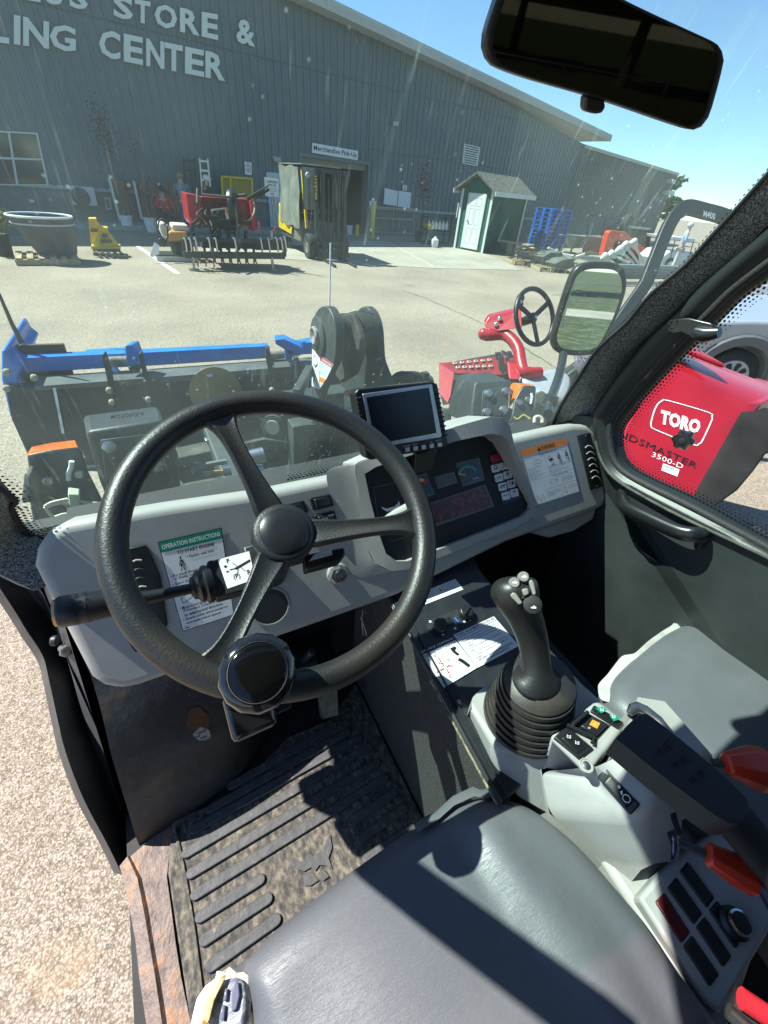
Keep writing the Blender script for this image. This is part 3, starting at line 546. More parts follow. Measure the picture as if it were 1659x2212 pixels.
b = MB(); hd = Panel(b, [aZ(z('b7', *q), FZ+.0165) for q in ((535,590),(770,482),(800,700),(610,770))], (0, 0, 1)); cat_head(hd, MATB, .0); b.build('mat_emblem', mt, smooth=False, flip=False)
b = MB(); b.tube([aZ(q, FZ+.014) for q in zs('b6', [(880,1095),(930,1330),(975,1600),(1012,1890),(1050,2090)])], .004, MATR, n=6); b.build('mat_rim', mt)
# wheel arch bulging into the foot well
def archY(x, zz):
    t = (zz-FZ)/.56; f = .30*max(t, 0)**1.9; xs = [-.34,-.25,-.16,-.08,-.02,.03,.06]; ys = [.455,.458,.468,.485,.51,.55,.6]
    for i in range(6):
        if x <= xs[i+1]: return ys[i]+(ys[i+1]-ys[i])*(x-xs[i])/(xs[i+1]-xs[i])+f
    return .6+f
def on_arch(p, off=.0015):
    d = ray(p); lo, hi = .2, 1.2
    for _ in range(40):
        m_ = (lo+hi)/2; q = O+d*m_
        if q.y > archY(q.x, q.z): hi = m_
        else: lo = m_
    return O+d*(lo-off)
JE = [(72,1215),(122,1300),(148,1345),(176,1410),(198,1465),(224,1557),(237,1620),(264,1710),(292,1800),(318,1892)]
JE = [(a.x, a.y) for a in smooth_curve([V((x, y, 0)) for x, y in JE], 8)]
JA = [on_arch(q, 0) for q in JE]
b = MB(); R_ = []
for j in range(13):
    zz = FZ-.005+j/12*.56; xl_ = min(JA, key=lambda p: abs(p.z-zz)).x
    R_.append([V((x, archY(x, zz), zz)) for x in [xl_+(.075-xl_)*i/14 for i in range(15)]]+[V((.078, .68+archY(.06, zz)-.6, zz)), V((.078, .95, zz))])
b.loft(R_, ARCH, closed=False); b.build('wheel_arch', VH, flip=False, ang=80)
STAIN = mat3('rust_spot', (.1, .035, .012), (.12, .05, .02), (.05, .03, .02), 30, .8, .2)
def blob(k, cx, cy, rx, ry, m, nm, seed, n=22):
    random.seed(seed); mb = MB(); mb.poly([on_arch(z(k, cx+rx*math.cos(a)*random.uniform(.8, 1.1), cy+ry*math.sin(a)*random.uniform(.8, 1.1))) for a in [i*2*math.pi/n for i in range(n)]], m); mb.build(nm, bpy.data.objects['wheel_arch'], smooth=False, flip=False)
blob('b6', 995, 560, 62, 68, STAIN, 'rust_spot', 3); blob('b6', 1015, 628, 44, 34, M('bare_primer', (.36, .36, .35), .8, col2=(.1, .1, .1), c2=(.5, .6), vs=150), 'scraped_patch', 5)
# rusty sill
b = MB(); s0 = [(600,1290),(618,1345),(650,1500),(680,1660),(700,1850),(735,2083),(760,2200)]; s1 = [(640,1240),(690,1350),(720,1500),(748,1660),(780,1850),(815,2083),(835,2200)]; s1b = [(655,1240),(712,1350),(745,1500),(770,1660),(805,1850),(840,2083),(860,2200)]; s2 = [(870,1060),(838,1345),(860,1500),(880,1660),(910,1850),(960,2083),(980,2200)]
rows = [[aZ(z('b6', *q), FZ-.03) for q in s0], [aZ(z('b6', *q), FZ+.006) for q in s0], [aZ(z('b6', *q), FZ+.012) for q in s1], [aZ(z('b6', *q), FZ+.004) for q in s1b], [aZ(z('b6', *q), FZ+.004) for q in s2]]
rows.insert(0, [p-V((.01, 0, .3)) for p in rows[0]])
b.loft([[r[i] for r in rows] for i in range(7)], RUST, closed=False); b.build('door_sill', VH, flip=False, ang=50)
# door jamb from the sill up to the windscreen
JM = M('jamb_paint', (.040, .042, .044), .5, col2=(.085, .085, .08), c2=(.5, .75), vs=6, bump=.2, bs=40)
XJ = lambda x0, L, x1: [(q, x0+(x1-x0)*(i/9)**1.5) for i, q in enumerate(L)]
j0 = XJ(-.42, [(-30,1225),(30,1317),(56,1360),(92,1416),(106,1470),(125,1557),(142,1626),(180,1725),(232,1824),(264,1890)], -.325)
c1 = [(20,1225),(76,1300),(100,1340),(125,1400),(142,1446),(172,1557),(190,1610),(228,1700),(270,1800),(296,1892)]; j1 = XJ(-.40, c1, -.316); j1b = XJ(-.395, [(x+7, y) for x, y in c1], -.313)
c2 = [(60,1215),(110,1300),(136,1345),(165,1410),(188,1465),(215,1557),(228,1620),(256,1710),(285,1800),(312,1892)]; j2 = XJ(-.37, c2, -.308); j3 = XJ(-.35, [(x+12-i*.6, y) for i, (x, y) in enumerate(c2)], -.303)
J = [[aX(q, x) for q, x in jj] for jj in (j0, j1, j1b, j2, j3)]
b = MB(); J[2] = [p-V((0, .0, .012)) for p in J[2]]
J = [smooth_curve(c, 4) for c in J]; J.insert(0, [p+V((-.03, .03, -.05)) for p in J[0]]); J.append([p+V((.012, .05, -.02)) for p in J[-1]])
b.loft([[c[i] for c in J] for i in range(len(J[0]))], JM, closed=False)
b.loft([[aX(q, -.35+.047*(k/max(1, len(JE)-1))**1.5), p+V((.0, .02, 0))] for k, (q, p) in enumerate(zip(JE, JA))], JM, closed=False); b.build('door_jamb', VH, flip=False, ang=50)
b = MB(); hb = aX(z('b1', 190, 930), -.34); b.lathe(hb+V((-.012,0,0)), (1, -.25, -.1), [(.010, 0), (.012, .004), (.012, .012)], DARK, n=16); b.build('hinge_block', VH, bev=.001)
bc = aX(z('b1', 225, 990), -.33); b = MB(); ax = V((.45, -.75, .35)); b.lathe(bc-ax*.01, ax, [(.008, 0), (.008, .022)], STEEL, n=14); b.lathe(bc+ax*.0135, ax, [(.0135, 0), (.0135, .009), (.010, .0115)], STEEL, n=6); b.build('hinge_bolt', VH)
JP = M('jamb_inner_panel', (.06, .063, .066), .55, col2=(.10, .095, .085), c2=(.5, .75), vs=7, bump=.2, bs=40)
ca_ = smooth_curve([V((x, y, 0)) for x, y in [(q[0]+10, q[1]) for q in c1]], 5); cb_ = smooth_curve([V((x, y, 0)) for x, y in JE], 5)
b = MB(); rr_ = []
for i, (p, q) in enumerate(zip(ca_, cb_)):
    t = (i/(len(ca_)-1))**1.5; x0, x1 = -.392+.078*t, -.345+.045*t; rr_.append([aX((p.x+(q.x-p.x)*u, p.y+(q.y-p.y)*u), x0+(x1-x0)*u+e*(1-t*.8)) for u, e in ((0, 0), (.3, .004), (.36, .012), (.44, .012), (.5, .0), (1, 0))])
b.loft(rr_, JP, closed=False); b.build('jamb_inner_panel', VH, flip=False, ang=50)
# ---- windscreen, pillars, roof, back of the cab
def ws(q, l=0): return pl(q, WS, l)
wl_ = [(0,1052),(22,1095),(48,1138),(74,1156),(112,1156),(160,1140)]
xl = ws((0,1052)); 
top = 2.16
def wsz(x, zz): return V((x, .725-.435*(zz-1.42), zz))
ringW = [ws(q) for q in wl_]+[wsz(.1, 1.36), wsz(.95, 1.36)]+[ws(q) for q in ((1200,900),(1250,812),(1290,752),(1354,693),(1405,632),(1478,571),(1533,510),(1588,450),(1659,372))]
xr = ringW[-1].x; ringW += [wsz(xr+.0, top), wsz(-.322, top), wsz(-.32, 1.78)]
b = MB(); b.poly(ringW, GLASS); wsg = b.build('windshield', VH, smooth=False, flip=False)
# printed dots along the glass edge
b = MB(); FRIT = M('printed_frit', (.006, .006, .006), .6)
def dots(P, nrm, inward, rows=3, step=.0085, r0=.0034, mb=None, m=FRIT):
    acc = 0; n = 0
    for a, c in zip(P, P[1:]):
        d = c-a; Ln = d.length; d.normalize()
        iw = inward(a.lerp(c, .5), d)
        while acc < Ln:
            for k in range(rows):
                p = a+d*(acc+(step/2 if k % 2 else 0))+iw*(.004+k*.0072); rr = r0*(1-.22*k); x = d; y = nrm.cross(d)
                mb.poly([p+(x*math.cos(t)+y*math.sin(t))*rr for t in (0,1.05,2.1,3.14,4.19,5.24)], m)
            acc += step
        acc -= Ln
ctr = wsz(.35, 1.75)
inw = lambda nn, cc: (lambda p, d: (lambda v_: v_ if v_.dot(cc-p) > 0 else -v_)(nn.cross(d).normalized()))
off = WSn*.0012
dots([p+off for p in smooth_curve([ringW[-1]]+[ws(q) for q in wl_], 4)], WSn, inw(WSn, ctr), 4, mb=b); b.build('frit_dots', wsg, smooth=False, flip=False); b = MB()
dots([ws(q)+off for q in ((1200,900),(1250,812),(1290,752),(1354,693),(1405,632),(1478,571),(1533,510),(1588,450),(1659,372))], WSn, inw(WSn, ctr), 2, .0075, .003, mb=b); b.build('frit_dots', wsg, smooth=False, flip=False); b = MB()
dots([wsz(.2, 1.385)+off, wsz(.62, 1.385)+off], WSn, inw(WSn, ctr), 4, mb=b)
b.build('frit_dots', wsg, smooth=False, flip=False)
b = MB(); sk1 = [(910,85),(916,88),(880,200),(842,330),(800,500),(788,530),(783,528),(790,480),(832,320),(868,200)]; b.poly([ws(q)+off*.7 for q in sk1], STREAK); b.build('wiper_streak', wsg, smooth=False, flip=False)
b = MB(); b.poly([ws(q)+off*.7 for q in ((1625,10),(1640,22),(1560,150),(1480,270),(1400,400),(1345,560),(1325,556),(1360,440),(1440,290),(1530,150))], STREAK); b.build('wiper_streak', wsg, smooth=False, flip=False)
b = MB(); b.poly([ws(q)+off*.4 for q in ((1125,215),(1098,360),(1075,520),(1190,640),(1330,600),(1450,440),(1560,300),(1659,200),(1659,40),(1560,-20),(1330,30),(1200,130))], HAZEG); b.build('dirt_film', wsg, smooth=False, flip=False)
# left pillar
b = MB(); lp = [((150,1150),.0),((60,1168),.0),((18,1120),.0),((-30,1040),0)]
base = [ws(q) for q in ((150,1150),(95,1166),(52,1150),(20,1098),(-10,1040))]
P = [V((-.20, .70, 1.33)), base[2], base[3], base[4], wsz(-.275, 1.62), wsz(-.32, 1.8), wsz(-.322, top+.06)]
P = smooth_curve(P, 4); b.loft([[p+V((.006, 0, 0)), p+V((-.012, -.03, 0)), p+V((-.06+.02*t, -.045+.02*t, 0)), p+V((-.085+.035*t, -.02, 0)), p+V((-.08+.035*t, .03, 0)), p+V((-.01, .03, 0))] for p, t in [(p, max(0, min(1, (p.z-1.45)/.2))) for p in P]], FABRIC); b.build('left_pillar', VH, ang=60)
b = MB(); b.tube(smooth_curve([p+V((.002, -.006, 0)) for p in [ringW[-1]]+[ws(q) for q in wl_]], 4), .004, BLKM, n=8); b.build('windshield_seal', wsg)
# right pillar
XD = 1.0
e0 = [(1186,930),(1211,875),(1250,812),(1290,752),(1354,693),(1405,632),(1478,571),(1533,510),(1588,450),(1642,389)]; e1 = [(1256,925),(1282,875),(1325,814),(1372,754),(1445,693),(1502,632),(1566,571),(1627,510),(1690,450),(1750,389)]
E0 = [ws(q, .004) for q in e0]; E1 = [aX((q[0]+6, q[1]+2), XD+.01) for q in e1]
E0.append(E0[-1]+(E0[-1]-E0[-2])*1.2); E1.append(E1[-1]+(E1[-1]-E1[-2])*1.6)
E0 = smooth_curve(E0, 3); E1 = smooth_curve(E1, 3); rows = []
for a, c in zip(E0, E1):
    rows.append([a+V((.06, -.005, 0)), a, a.lerp(c, .25)+V((0, -.006, 0)), a.lerp(c, .5)+V((0, -.008, 0)), a.lerp(c, .75)+V((0, -.006, 0)), c, c+V((.05, .05, 0))])
b = MB(); b.loft([[r[i] for r in rows] for i in range(7)][0:7], FABRIC, closed=False); rp = b.build('right_pillar', VH, ang=60, flip=False)
b = MB(); b.box((1.01, .68, 1.18), (.05, .26, .5), BLKM); b.build('light_leak_block', VH)  # dark filler box added to block a sun leak beside the dash
b = MB(); b.tube([a+V((-.002, -.004, 0)) for a in E0], .004, BLKM, n=8); b.build('pillar_seal', rp)
# right door: frame, glass, panel
b = MB(); b.loft([[aX((q[0]-12, q[1]), XD+.06), aX((q[0]+70, q[1]+45), XD+.06)] for q in [(1240,950)]+e1+[(1900,240)]], M('pillar_filler', (.012, .014, .014), .6), closed=False); b.build('pillar_inner', VH, flip=False)
DP = lambda k, x, y, dx=0: aX(z(k, x, y), XD+dx)
gi = [(1900,-50),(1659,140),(1480,262),(1300,440),(1100,640),(900,850),(745,1030),(700,1110),(690,1190),(705,1290),(760,1370),(900,1450),(1190,1585),(1659,1850),(2000,2040)]
go = [(1700,-200),(1400,60),(1250,190),(1080,360),(850,575),(640,850),(540,1010),(535,1060),(560,1190),(600,1320),(680,1430),(850,1540),(1150,1700),(1659,1935),(2000,2110)]
gm = [(1800,-110),(1540,80),(1380,215),(1205,390),(990,600),(790,830),(660,1000),(622,1090),(622,1190),(650,1310),(720,1400),(870,1490),(1170,1640),(1659,1890),(2000,2075)]
GO = smooth_curve([DP('a8', *q, dx=-.03) for q in go], 3); GM = smooth_curve([DP('a8', *q, dx=-.022) for q in gm], 3); GI = smooth_curve([DP('a8', *q, dx=0) for q in gi], 3)
n_ = len(GO); b = MB(); rings = []
FRP = M('door_frame_paint', (.014, .018, .018), .45, var=.2, bump=.1, bs=120)
for o_, m_, i_ in zip(GO, GM, GI):
    rings.append([o_+V((.04, 0, 0)), o_, o_.lerp(m_, .25)+V((-.006, 0, 0)), o_.lerp(m_, .75)+V((-.006, 0, 0)), m_+V((.004, 0, 0)), m_.lerp(i_, .3)+V((-.002, 0, 0)), m_.lerp(i_, .75)+V((.002, 0, 0)), i_+V((.012, 0, 0)), i_+V((.03, 0, 0))])
b.loft(rings, FRP, closed=False); dfm = b.build('door_frame', VH, ang=70, flip=False)
b = MB(); b.tube([m_.lerp(i_, .45)+V((-.002, 0, 0)) for m_, i_ in zip(GM, GI)], .0085, M('door_seal', (.02, .02, .02), .7, bump=.8, bs=160), n=10); b.build('door_seal', dfm)
b = MB(); b.tube([o_.lerp(m_, .15)+V((-.006, 0, 0)) for o_, m_ in zip(GO[24:], GM[24:])], .0035, M('worn_edge', (.07, .07, .06), .7, var=.4, vs=40), n=8); b.build('door_trim', dfm)
b = MB(); gl = [p+V((.014, 0, 0)) for p in GI]; gl.append(V((gl[-1].x, -.5, gl[-1].z-.0))); gl.append(V((gl[-1].x, -.5, 2.1))); b.poly(gl, GLASS2); dg_ = b.build('door_glass', VH, smooth=False, flip=False)
b = MB(); dc = V((XD, -.1, 1.75)); dots([p+V((.0125, 0, 0)) for p in GI], V((1, 0, 0)), inw(V((1, 0, 0)), dc), 4, .0085, .0034, mb=b); b.build('frit_dots', dg_, smooth=False, flip=False)
PN = M('door_panel', (.030, .036, .035), .5, var=.3, vs=7, bump=.1, bs=30)
b = MB(); lowr = [o_+V((.004, 0, .0)) for o_ in GO[20:]]; b.prism(lowr+[V((lowr[-1].x, -.7, lowr[-1].z)), V((XD, -.7, .7)), V((XD, .75, .7)), V((XD, .75, 1.42))], (.03, 0, 0), PN); dpn = b.build('door_panel', VH, smooth=False)
GH = M('grab_handle', (.013, .013, .014), .28, coat=.3)
hp = [DP('a8', x, y, dx=dx) for x, y, dx in ((722,1520,-.02),(742,1600,-.05),(800,1640,-.06),(900,1690,-.065),(1010,1742,-.068),(1110,1780,-.068),(1190,1790,-.06),(1236,1800,-.045),(1230,1850,-.02))]
b = MB(); b.tube(smooth_curve(hp, 4), [.012]*3+[.0135]*26+[.012]*4, GH, n=12, flat=1.3); b.build('grab_handle', dpn)
b = MB(); b.prism([DP('a8', *q, dx=-.012) for q in ((735,1640),(800,1700),(960,1850),(1080,1900),(1150,1860),(1180,1800),(1235,1810),(1230,1920),(1170,2010),(1060,2030),(880,1930),(780,1800))], (.01, 0, 0), GH); b.build('handle_bracket', dpn, bev=.002)
# window catch and latch knob
b = MB(); b.prism([DP('a8', *q, dx=-.045) for q in ((1030,440),(1050,415),(1100,412),(1150,408),(1290,440),(1310,452),(1318,500),(1290,555),(1200,545),(1110,500),(1050,510),(1028,490))], (.010, 0, 0), GH); wc = b.build('window_hinge', dfm, bev=.002)
for q in ((1043,437),(1082,434),(1043,478)): b = MB(); b.lathe(DP('a8', *q, dx=-.0455), (-1, -.3, 0), [(.0052, 0), (.0052, .001), (.003, .0012), (.003, 0)], DARK, n=12); b.build('hinge_screw', dfm)
b = MB(); b.tube([DP('a8', *q, dx=-.04) for q in ((1200,500),(1260,515),(1350,500))], [.014, .016, .010], GH, n=10); b.build('hinge_pin', dfm)
kc2 = DP('a8', 1125, 1180, dx=-.01); b = MB(); ax = V((-1, -.35, .1)).normalized(); x_ = ax.cross(V((0, 0, 1))).normalized(); y_ = ax.cross(x_)
prf = [(.018+(.004 if i % 4 < 2 else 0)) for i in range(24)]
b.loft([[kc2+ax*h+(x_*math.cos(i*math.pi/12)+y_*math.sin(i*math.pi/12))*prf[i]*s for i in range(24)] for h, s in ((0, .8), (.004, 1), (.02, .95), (.026, .7))], GH); kb = b.build('latch_knob', dg_)
b = MB(); b.lathe(kc2+ax*.026, ax, [(.008, -.002), (.008, .002), (.005, .003)], DARK, n=14); b.build('knob_screw', kb)
# roof and rear wall
b = MB(); b.box((.36, -.29, 2.20), (1.50, 1.08, .05), FABRIC); b.prism([wsz(-.05, 2.07), wsz(.45, 2.07), wsz(1.1, 2.15), wsz(1.1, 2.24), wsz(-.30, 2.24)], (0, -.03, 0), FABRIC); b.build('roof', VH, bev=.02)
REARM = M('rear_trim', (.02, .02, .02), .8)
b = MB(); b.box((.36, -.80, 1.22), (1.5, .04, .75), REARM); b.box((-.33, -.80, 1.9), (.1, .06, .62), REARM); b.box((1.06, -.80, 1.9), (.1, .06, .62), REARM); b.box((.36, -.80, 2.1), (1.28, .04, .15), REARM); b.build('rear_wall', VH, bev=.01)
b = MB(); b.poly([(-.28,-.8,1.595),(1.0,-.8,1.595),(1.0,-.8,2.03),(-.28,-.8,2.03)], mat_glass('tinted_rear_glass', (.10, .10, .09), .01, .0)); b.build('rear_window', VH, smooth=False, flip=False)
# ---- rear view mirror
dm = ray((1300, 90)).normalized(); n_m = (V((.10, -.985, -.02)).normalized()-dm).normalized(); MR = (O+ray((1300, 90))*.34, n_m)
mo_ = resample(smooth_curve([pl(q, MR) for q in ((1046,100),(1050,62),(1070,0),(1090,-60),(1106,-92),(1140,-104),(1180,-88),(1360,8),(1520,82),(1548,98),(1560,124),(1556,152),(1540,214),(1526,256),(1508,276),(1478,276),(1300,215),(1150,172),(1082,148),(1058,132))], 3, True), 72)
cm_ = sum(mo_, V())/72
b = MB(); b.loft([[p.lerp(cm_, .06)-n_m*.016 for p in mo_], [p-n_m*.010 for p in mo_], [p+n_m*.002 for p in mo_], [p.lerp(cm_, .018)+n_m*.003 for p in mo_], [p.lerp(cm_, .06)+n_m*.0025 for p in mo_]], BLK, cap=False); b.poly([p.lerp(cm_, .06)-n_m*.016 for p in mo_], BLK); rm = b.build('rear_view_mirror', VH, ang=60)
b = MB(); b.poly([p.lerp(cm_, .055)+n_m*.0022 for p in mo_], MIRD); b.build('mirror_face', rm, smooth=False, flip=False)
b = MB(); b.prism([pl(q, MR, -.001) for q in ((1266,205),(1307,216),(1309,232),(1302,244),(1288,246),(1268,240),(1264,232))], -n_m*.012, BLK); b.build('dimming_tab', rm, bev=.002)
b = MB(); b.tube([cm_-n_m*.02, cm_-n_m*.04+V((0, .02, .05)), V((cm_.x, .35, 2.17))], .008, BLK, n=10); b.build('mirror_stem', rm)
# ================================================================== centre console
CP = (V((.33, .2, 1.155)), V((0, -.2, 1)).normalized())
def cp(L, k='b4', l=0): return [pl(z(k, *q), CP, l) for q in L]
ce = cp([(150,545),(160,560),(300,790),(480,1020),(690,1310),(880,1530)]) 
ce = [V((.33, p.y, p.z)) for p in ce]; ce.insert(0, V((.33, .62, 1.235)))
PB = M('console_top_plate', (.020, .023, .027), .38, var=.2, vs=30, bump=.08, bs=300)
b = MB(); b.prism(cp([(640,60),(740,190),(880,380),(1110,640),(1440,925),(1300,1100),(900,1500)])+[V((.33, p.y, p.z)) for p in reversed(ce)]+[V((.6, .62, 1.235))], (0, 0, -.03), PB); ctop = b.build('console_plate', VH, bev=.003, smooth=False)
b = MB(); b.tube([p+V((-.001, 0, .002)) for p in ce], .0045, PB, n=8); b.tube([p+V((.016, 0, .003)) for p in ce], .002, PB, n=6); b.build('console_edge_trim', ctop)
b = MB(); b.tube([p+V((-.004, 0, -.006)) for p in ce[3:]], .0022, mat3('sandy_crud', (.05, .045, .035), (.2, .17, .1), (.4, .35, .22), 90, .95), n=6); b.build('edge_crud', ctop)
b = MB(); b.prism([V((.329, .64, FZ)), V((.329, .64, 1.2))]+[V((.329, p.y, p.z-.006)) for p in ce]+[V((.329, -.3, 1.12)), V((.329, -.3, FZ))], (.02, 0, 0), CARPET); csd = b.build('console_side', VH, smooth=False)
# passenger side of the console, footwell mat
b = MB(); b.box((.63, .30, .9), (.02, .7, .42), BLKM); b.box((.78, .74, .95), (.95, .04, .66), BLKM); b.build('console_side', VH, smooth=False)
b = MB(); b.prism([V((.66, .7, FZ+.01)), V((.98, .7, FZ+.01)), V((.98, .0, FZ+.01)), V((.66, .0, FZ+.01))], (0, 0, -.015), MATR); m2 = b.build('floor_mat', VH, bev=.004)
for k in range(7): b = MB(); b.box((.82, .14+k*.068, FZ+.0135), (.27, .02, .007), MATB); b.build('mat_ridge', m2, bev=.003)
# printed labels on the console plate
def cpan(k, q, l=.0012): return Panel(b, cp(q, k, l), CP[1])
b = MB(); P_ = cpan('b4', [(246,604),(470,504),(630,716),(412,848)]); P_.rect(0, 0, 1, 1, WHT, 0); P_.rect(.0, .0, 1, .12, INK, .0004); P_.text('JOYSTICK CONTROLS', .03, .025, .97, .1, WHT, .0008, .02)
for u0, v0, u1, v1 in ((0,.12,.008,1),(.992,.12,1,1),(0,.985,1,1),(.6,.12,.61,1)): P_.rect(u0, v0, u1, v1, INK, .0005)
P_.text('LIFT AND TILT', .05, .15, .55, .2, BLUEINK, .0006); P_.text('AUX HYD', .64, .15, .95, .2, INK, .0006, .01); P_.text('FLOAT', .06, .28, .2, .32, BLUEINK, .0006)
for dx, dy in ((0,.12),(0,-.12),(.12,0),(-.12,0)): P_.line([(.32+dx*.3, .62+dy*.3), (.32+dx, .62+dy)], .0022, REDP, .0006); P_.poly([(.32+dx*1.25, .62+dy*1.25), (.32+dx+dy*.3, .62+dy+dx*.3), (.32+dx-dy*.3, .62+dy-dx*.3)], REDP, .0006)
P_.line([(.32,.42),(.32,.33)], .0022, REDP, .0006)
for u, v_ in ((.3,.26),(.3,.46),(.52,.5),(.5,.66),(.12,.62),(.3,.84),(.08,.88)): P_.line([(u-.05, v_), (u+.03, v_-.03), (u+.02, v_+.04)], .0007, BLUEINK, .0006, True)
P_.poly([(.72,.26),(.86,.26),(.88,.32),(.8,.36),(.84,.5),(.76,.5),(.72,.36)], INK, .0006); P_.poly([(.7,.6),(.78,.57),(.84,.66),(.9,.85),(.82,.88),(.76,.72)], INK, .0006); P_.line([(.66,.62),(.7,.72)], .0014, REDP, .0006)
b.build('joystick_label', ctop, smooth=False, flip=False)
b = MB(); P_ = cpan('b4', [(470,497),(736,373),(906,570),(630,716)]); P_.rect(0, 0, 1, 1, WHT, 0)
for u0, v0, u1, v1 in ((0,0,.006,1),(.994,0,1,1),(0,0,1,.008),(0,.99,1,1),(.0,.13,1,.142)): P_.rect(u0, v0, u1, v1, INK, .0005)
P_.text('WHEEL ALIGNMENT PROCEDURE', .04, .03, .97, .1, INK, .0006, .01)
for i, (s, w_) in enumerate((('1. Put the Steering Mode Switch in All Wheel Steer.', .92), ('2. Turn the steering wheel until the Rear Wheels are', .95), ('    straight as indicated by the wheel alignment', .85), ('    indicator.', .25), ('3. Put the Steering Mode Switch in Front Wheel', .86), ('    Steer.', .2), ('4. Turn the steering wheel until the Front Wheels', .9), ('    are straight as indicated by the wheel alignment', .92), ('    indicator.', .25), ('    SEE OPERATION & MAINTENANCE MANUAL', .95), ('            FOR MORE INFORMATION', .8))): P_.text(s.strip(), .04 if s[0] != ' ' else .1 if i < 9 else (.12 if i == 9 else .25), .19+.07*i, w_*.98 if s[0] == ' ' else w_, .235+.07*i, BLUEINK, .0006)
b.build('alignment_label', ctop, smooth=False, flip=False)
b = MB(); P_ = cpan('b4', [(62,300),(486,132),(538,200),(104,372)]); P_.rect(0, 0, 1, 1, WHT, 0); P_.rect(.66, 0, .664, 1, INK, .0004)
for u in (.02, .68): P_.poly([(u, .55), (u+.03, .1), (u+.06, .55)], YELP, .0005); P_.poly([(u+.02, .5), (u+.03, .2), (u+.04, .5)], INK, .0007)
for i in range(5):
    P_.text('Keep this cover in place and read the manual', .74 if i < 3 else .68, .1+.17*i, .98, .2+.17*i, BLUEINK, .0006); P_.text('Avoid contact with hot surfaces and moving parts before service', .1 if i < 3 else .03, .1+.17*i, .62, .2+.17*i, BLUEINK, .0006)
b.build('caution_label', ctop, smooth=False, flip=False)
# heater controls
b = MB(); b.prism(smooth_curve(cp([(300,430),(340,395),(540,318),(595,345),(600,395),(560,430),(400,500),(330,485)], 'b4', .0015), 3, True), (0, 0, -.004), M('heater_plate', (.028, .03, .034), .5)); hc_ = b.build('heater_panel', ctop)
for (q, m_) in (((378,446), BLK), ((548,362), BLK)):
    c = pl(z('b4', *q), CP, .0015); b = MB(); b.lathe(c, CP[1], [(.0165, 0), (.0165, .004), (.0145, .014), (.012, .016)], m_, n=26); b.box(c+CP[1]*.017, (.026, .005, .006), BLK, rz=.5); b.build('heater_knob', hc_, bev=.001)
b = MB(); P_ = Panel(b, [pl(z('b4', 548, 362), CP, .0022)]*4, CP[1]); c = pl(z('b4', 540, 372), CP, .0024); ar = [c+V((math.cos(rad(a)), math.sin(rad(a)), 0))*.021 for a in range(120, 240, 15)]
for a_, c_ in zip(ar, ar[1:]): x = (c_-a_).cross(CP[1]).normalized()*.0018; b.poly([a_-x, c_-x, c_+x, a_+x], M('blue_print', (.02, .14, .45), .5))
for q in ((545,412),(580,400),(485,455),(405,495),(322,410)): c = pl(z('b4', *q), CP, .0024); b.poly([c+V((math.cos(t), math.sin(t), 0))*.003 for t in (0,1,2,3,4,5)], WHT)
b.build('heater_marks', hc_, smooth=False, flip=False)
b = MB(); b.prism(cp([(410,395),(450,375),(480,420),(440,442)], 'b4', .004), (0, 0, -.004), BLK); b.build('fan_switch', hc_, bev=.001)
b = MB(); b.lathe(pl(z('b4', 508, 935), CP, 0), CP[1], [(.0075, -.002), (.0075, .002), (.005, .004)], BLK, n=14); b.lathe(pl(z('b4', 508, 935), CP, .004), CP[1], [(.0045, 0), (.004, .0016), (.001, .002)], STEEL, n=12); b.build('panel_screw', ctop)
# ---- pale moulding under the joystick
def zz(L, k='b4'): return [aZ(z(k, x, y), h) for x, y, h in L]
A = zz([(585,975,1.19),(600,905,1.19),(640,862,1.19),(700,825,1.19),(1095,652,1.19),(1125,668,1.19),(1425,920,1.19),(1440,960,1.19),(1180,1330,1.19),(1050,1300,1.19),(735,1220,1.19),(1042,1380,1.16),(1105,1670,1.09),(900,1550,1.12),(735,1345,1.145),(572,1030,1.15)])
b = MB(); b.add(A, [tuple(range(11)), (10, 9, 11, 12, 13, 14), (0, 10, 14, 15), (9, 8, 11)], GRYL); b.loft([[A[i] for i in (15, 14, 13, 12)], [A[i]+V((.02, .02, -.08)) for i in (15, 14, 13, 12)]], GRYL, closed=False); b.loft([[A[i] for i in (0, 1, 2, 3, 4, 5, 6, 7)], [A[i]-V((0, 0, .05)) for i in (0, 1, 2, 3, 4, 5, 6, 7)]], GRYL, closed=False)
cb = b.build('console_moulding', VH, bev=.010, seg=4, ang=50, flip=False)
# boot
BC = aZ(z('b4', 955, 1010), 1.19); BT = aZ(z('b4', 1035, 800), 1.272)
RUB = M('boot_rubber', (.022, .021, .02), .5, col2=(.06, .05, .04), c2=(.52, .75), vs=12, bump=.12, bs=80)
b = MB(); rg = []
nB = 7
for i in range(nB*4+1):
    t = i/(nB*4); c = BC.lerp(BT, t**1.05); rr = .077-.018*t; ph = (i % 4); r = rr-(0, .0, .010, .010)[ph]; 
    rg.append([c+V((math.cos(a*math.pi/20)*r*1.03, math.sin(a*math.pi/20)*r*.96, (.0055 if ph == 1 else 0)))+V((0, 0, math.cos(a*math.pi/20)*.006*t)) for a in range(40)])
rg.append([BT+V((math.cos(a*math.pi/20)*.045, math.sin(a*math.pi/20)*.045, .012)) for a in range(40)])
b.loft(rg, RUB); bt = b.build('joystick_boot', VH, ang=75)
JG = M('joystick_grip', (.017, .017, .017), .42, col2=(.05, .045, .035), c2=(.6, .85), vs=14, bump=.35, bs=300)
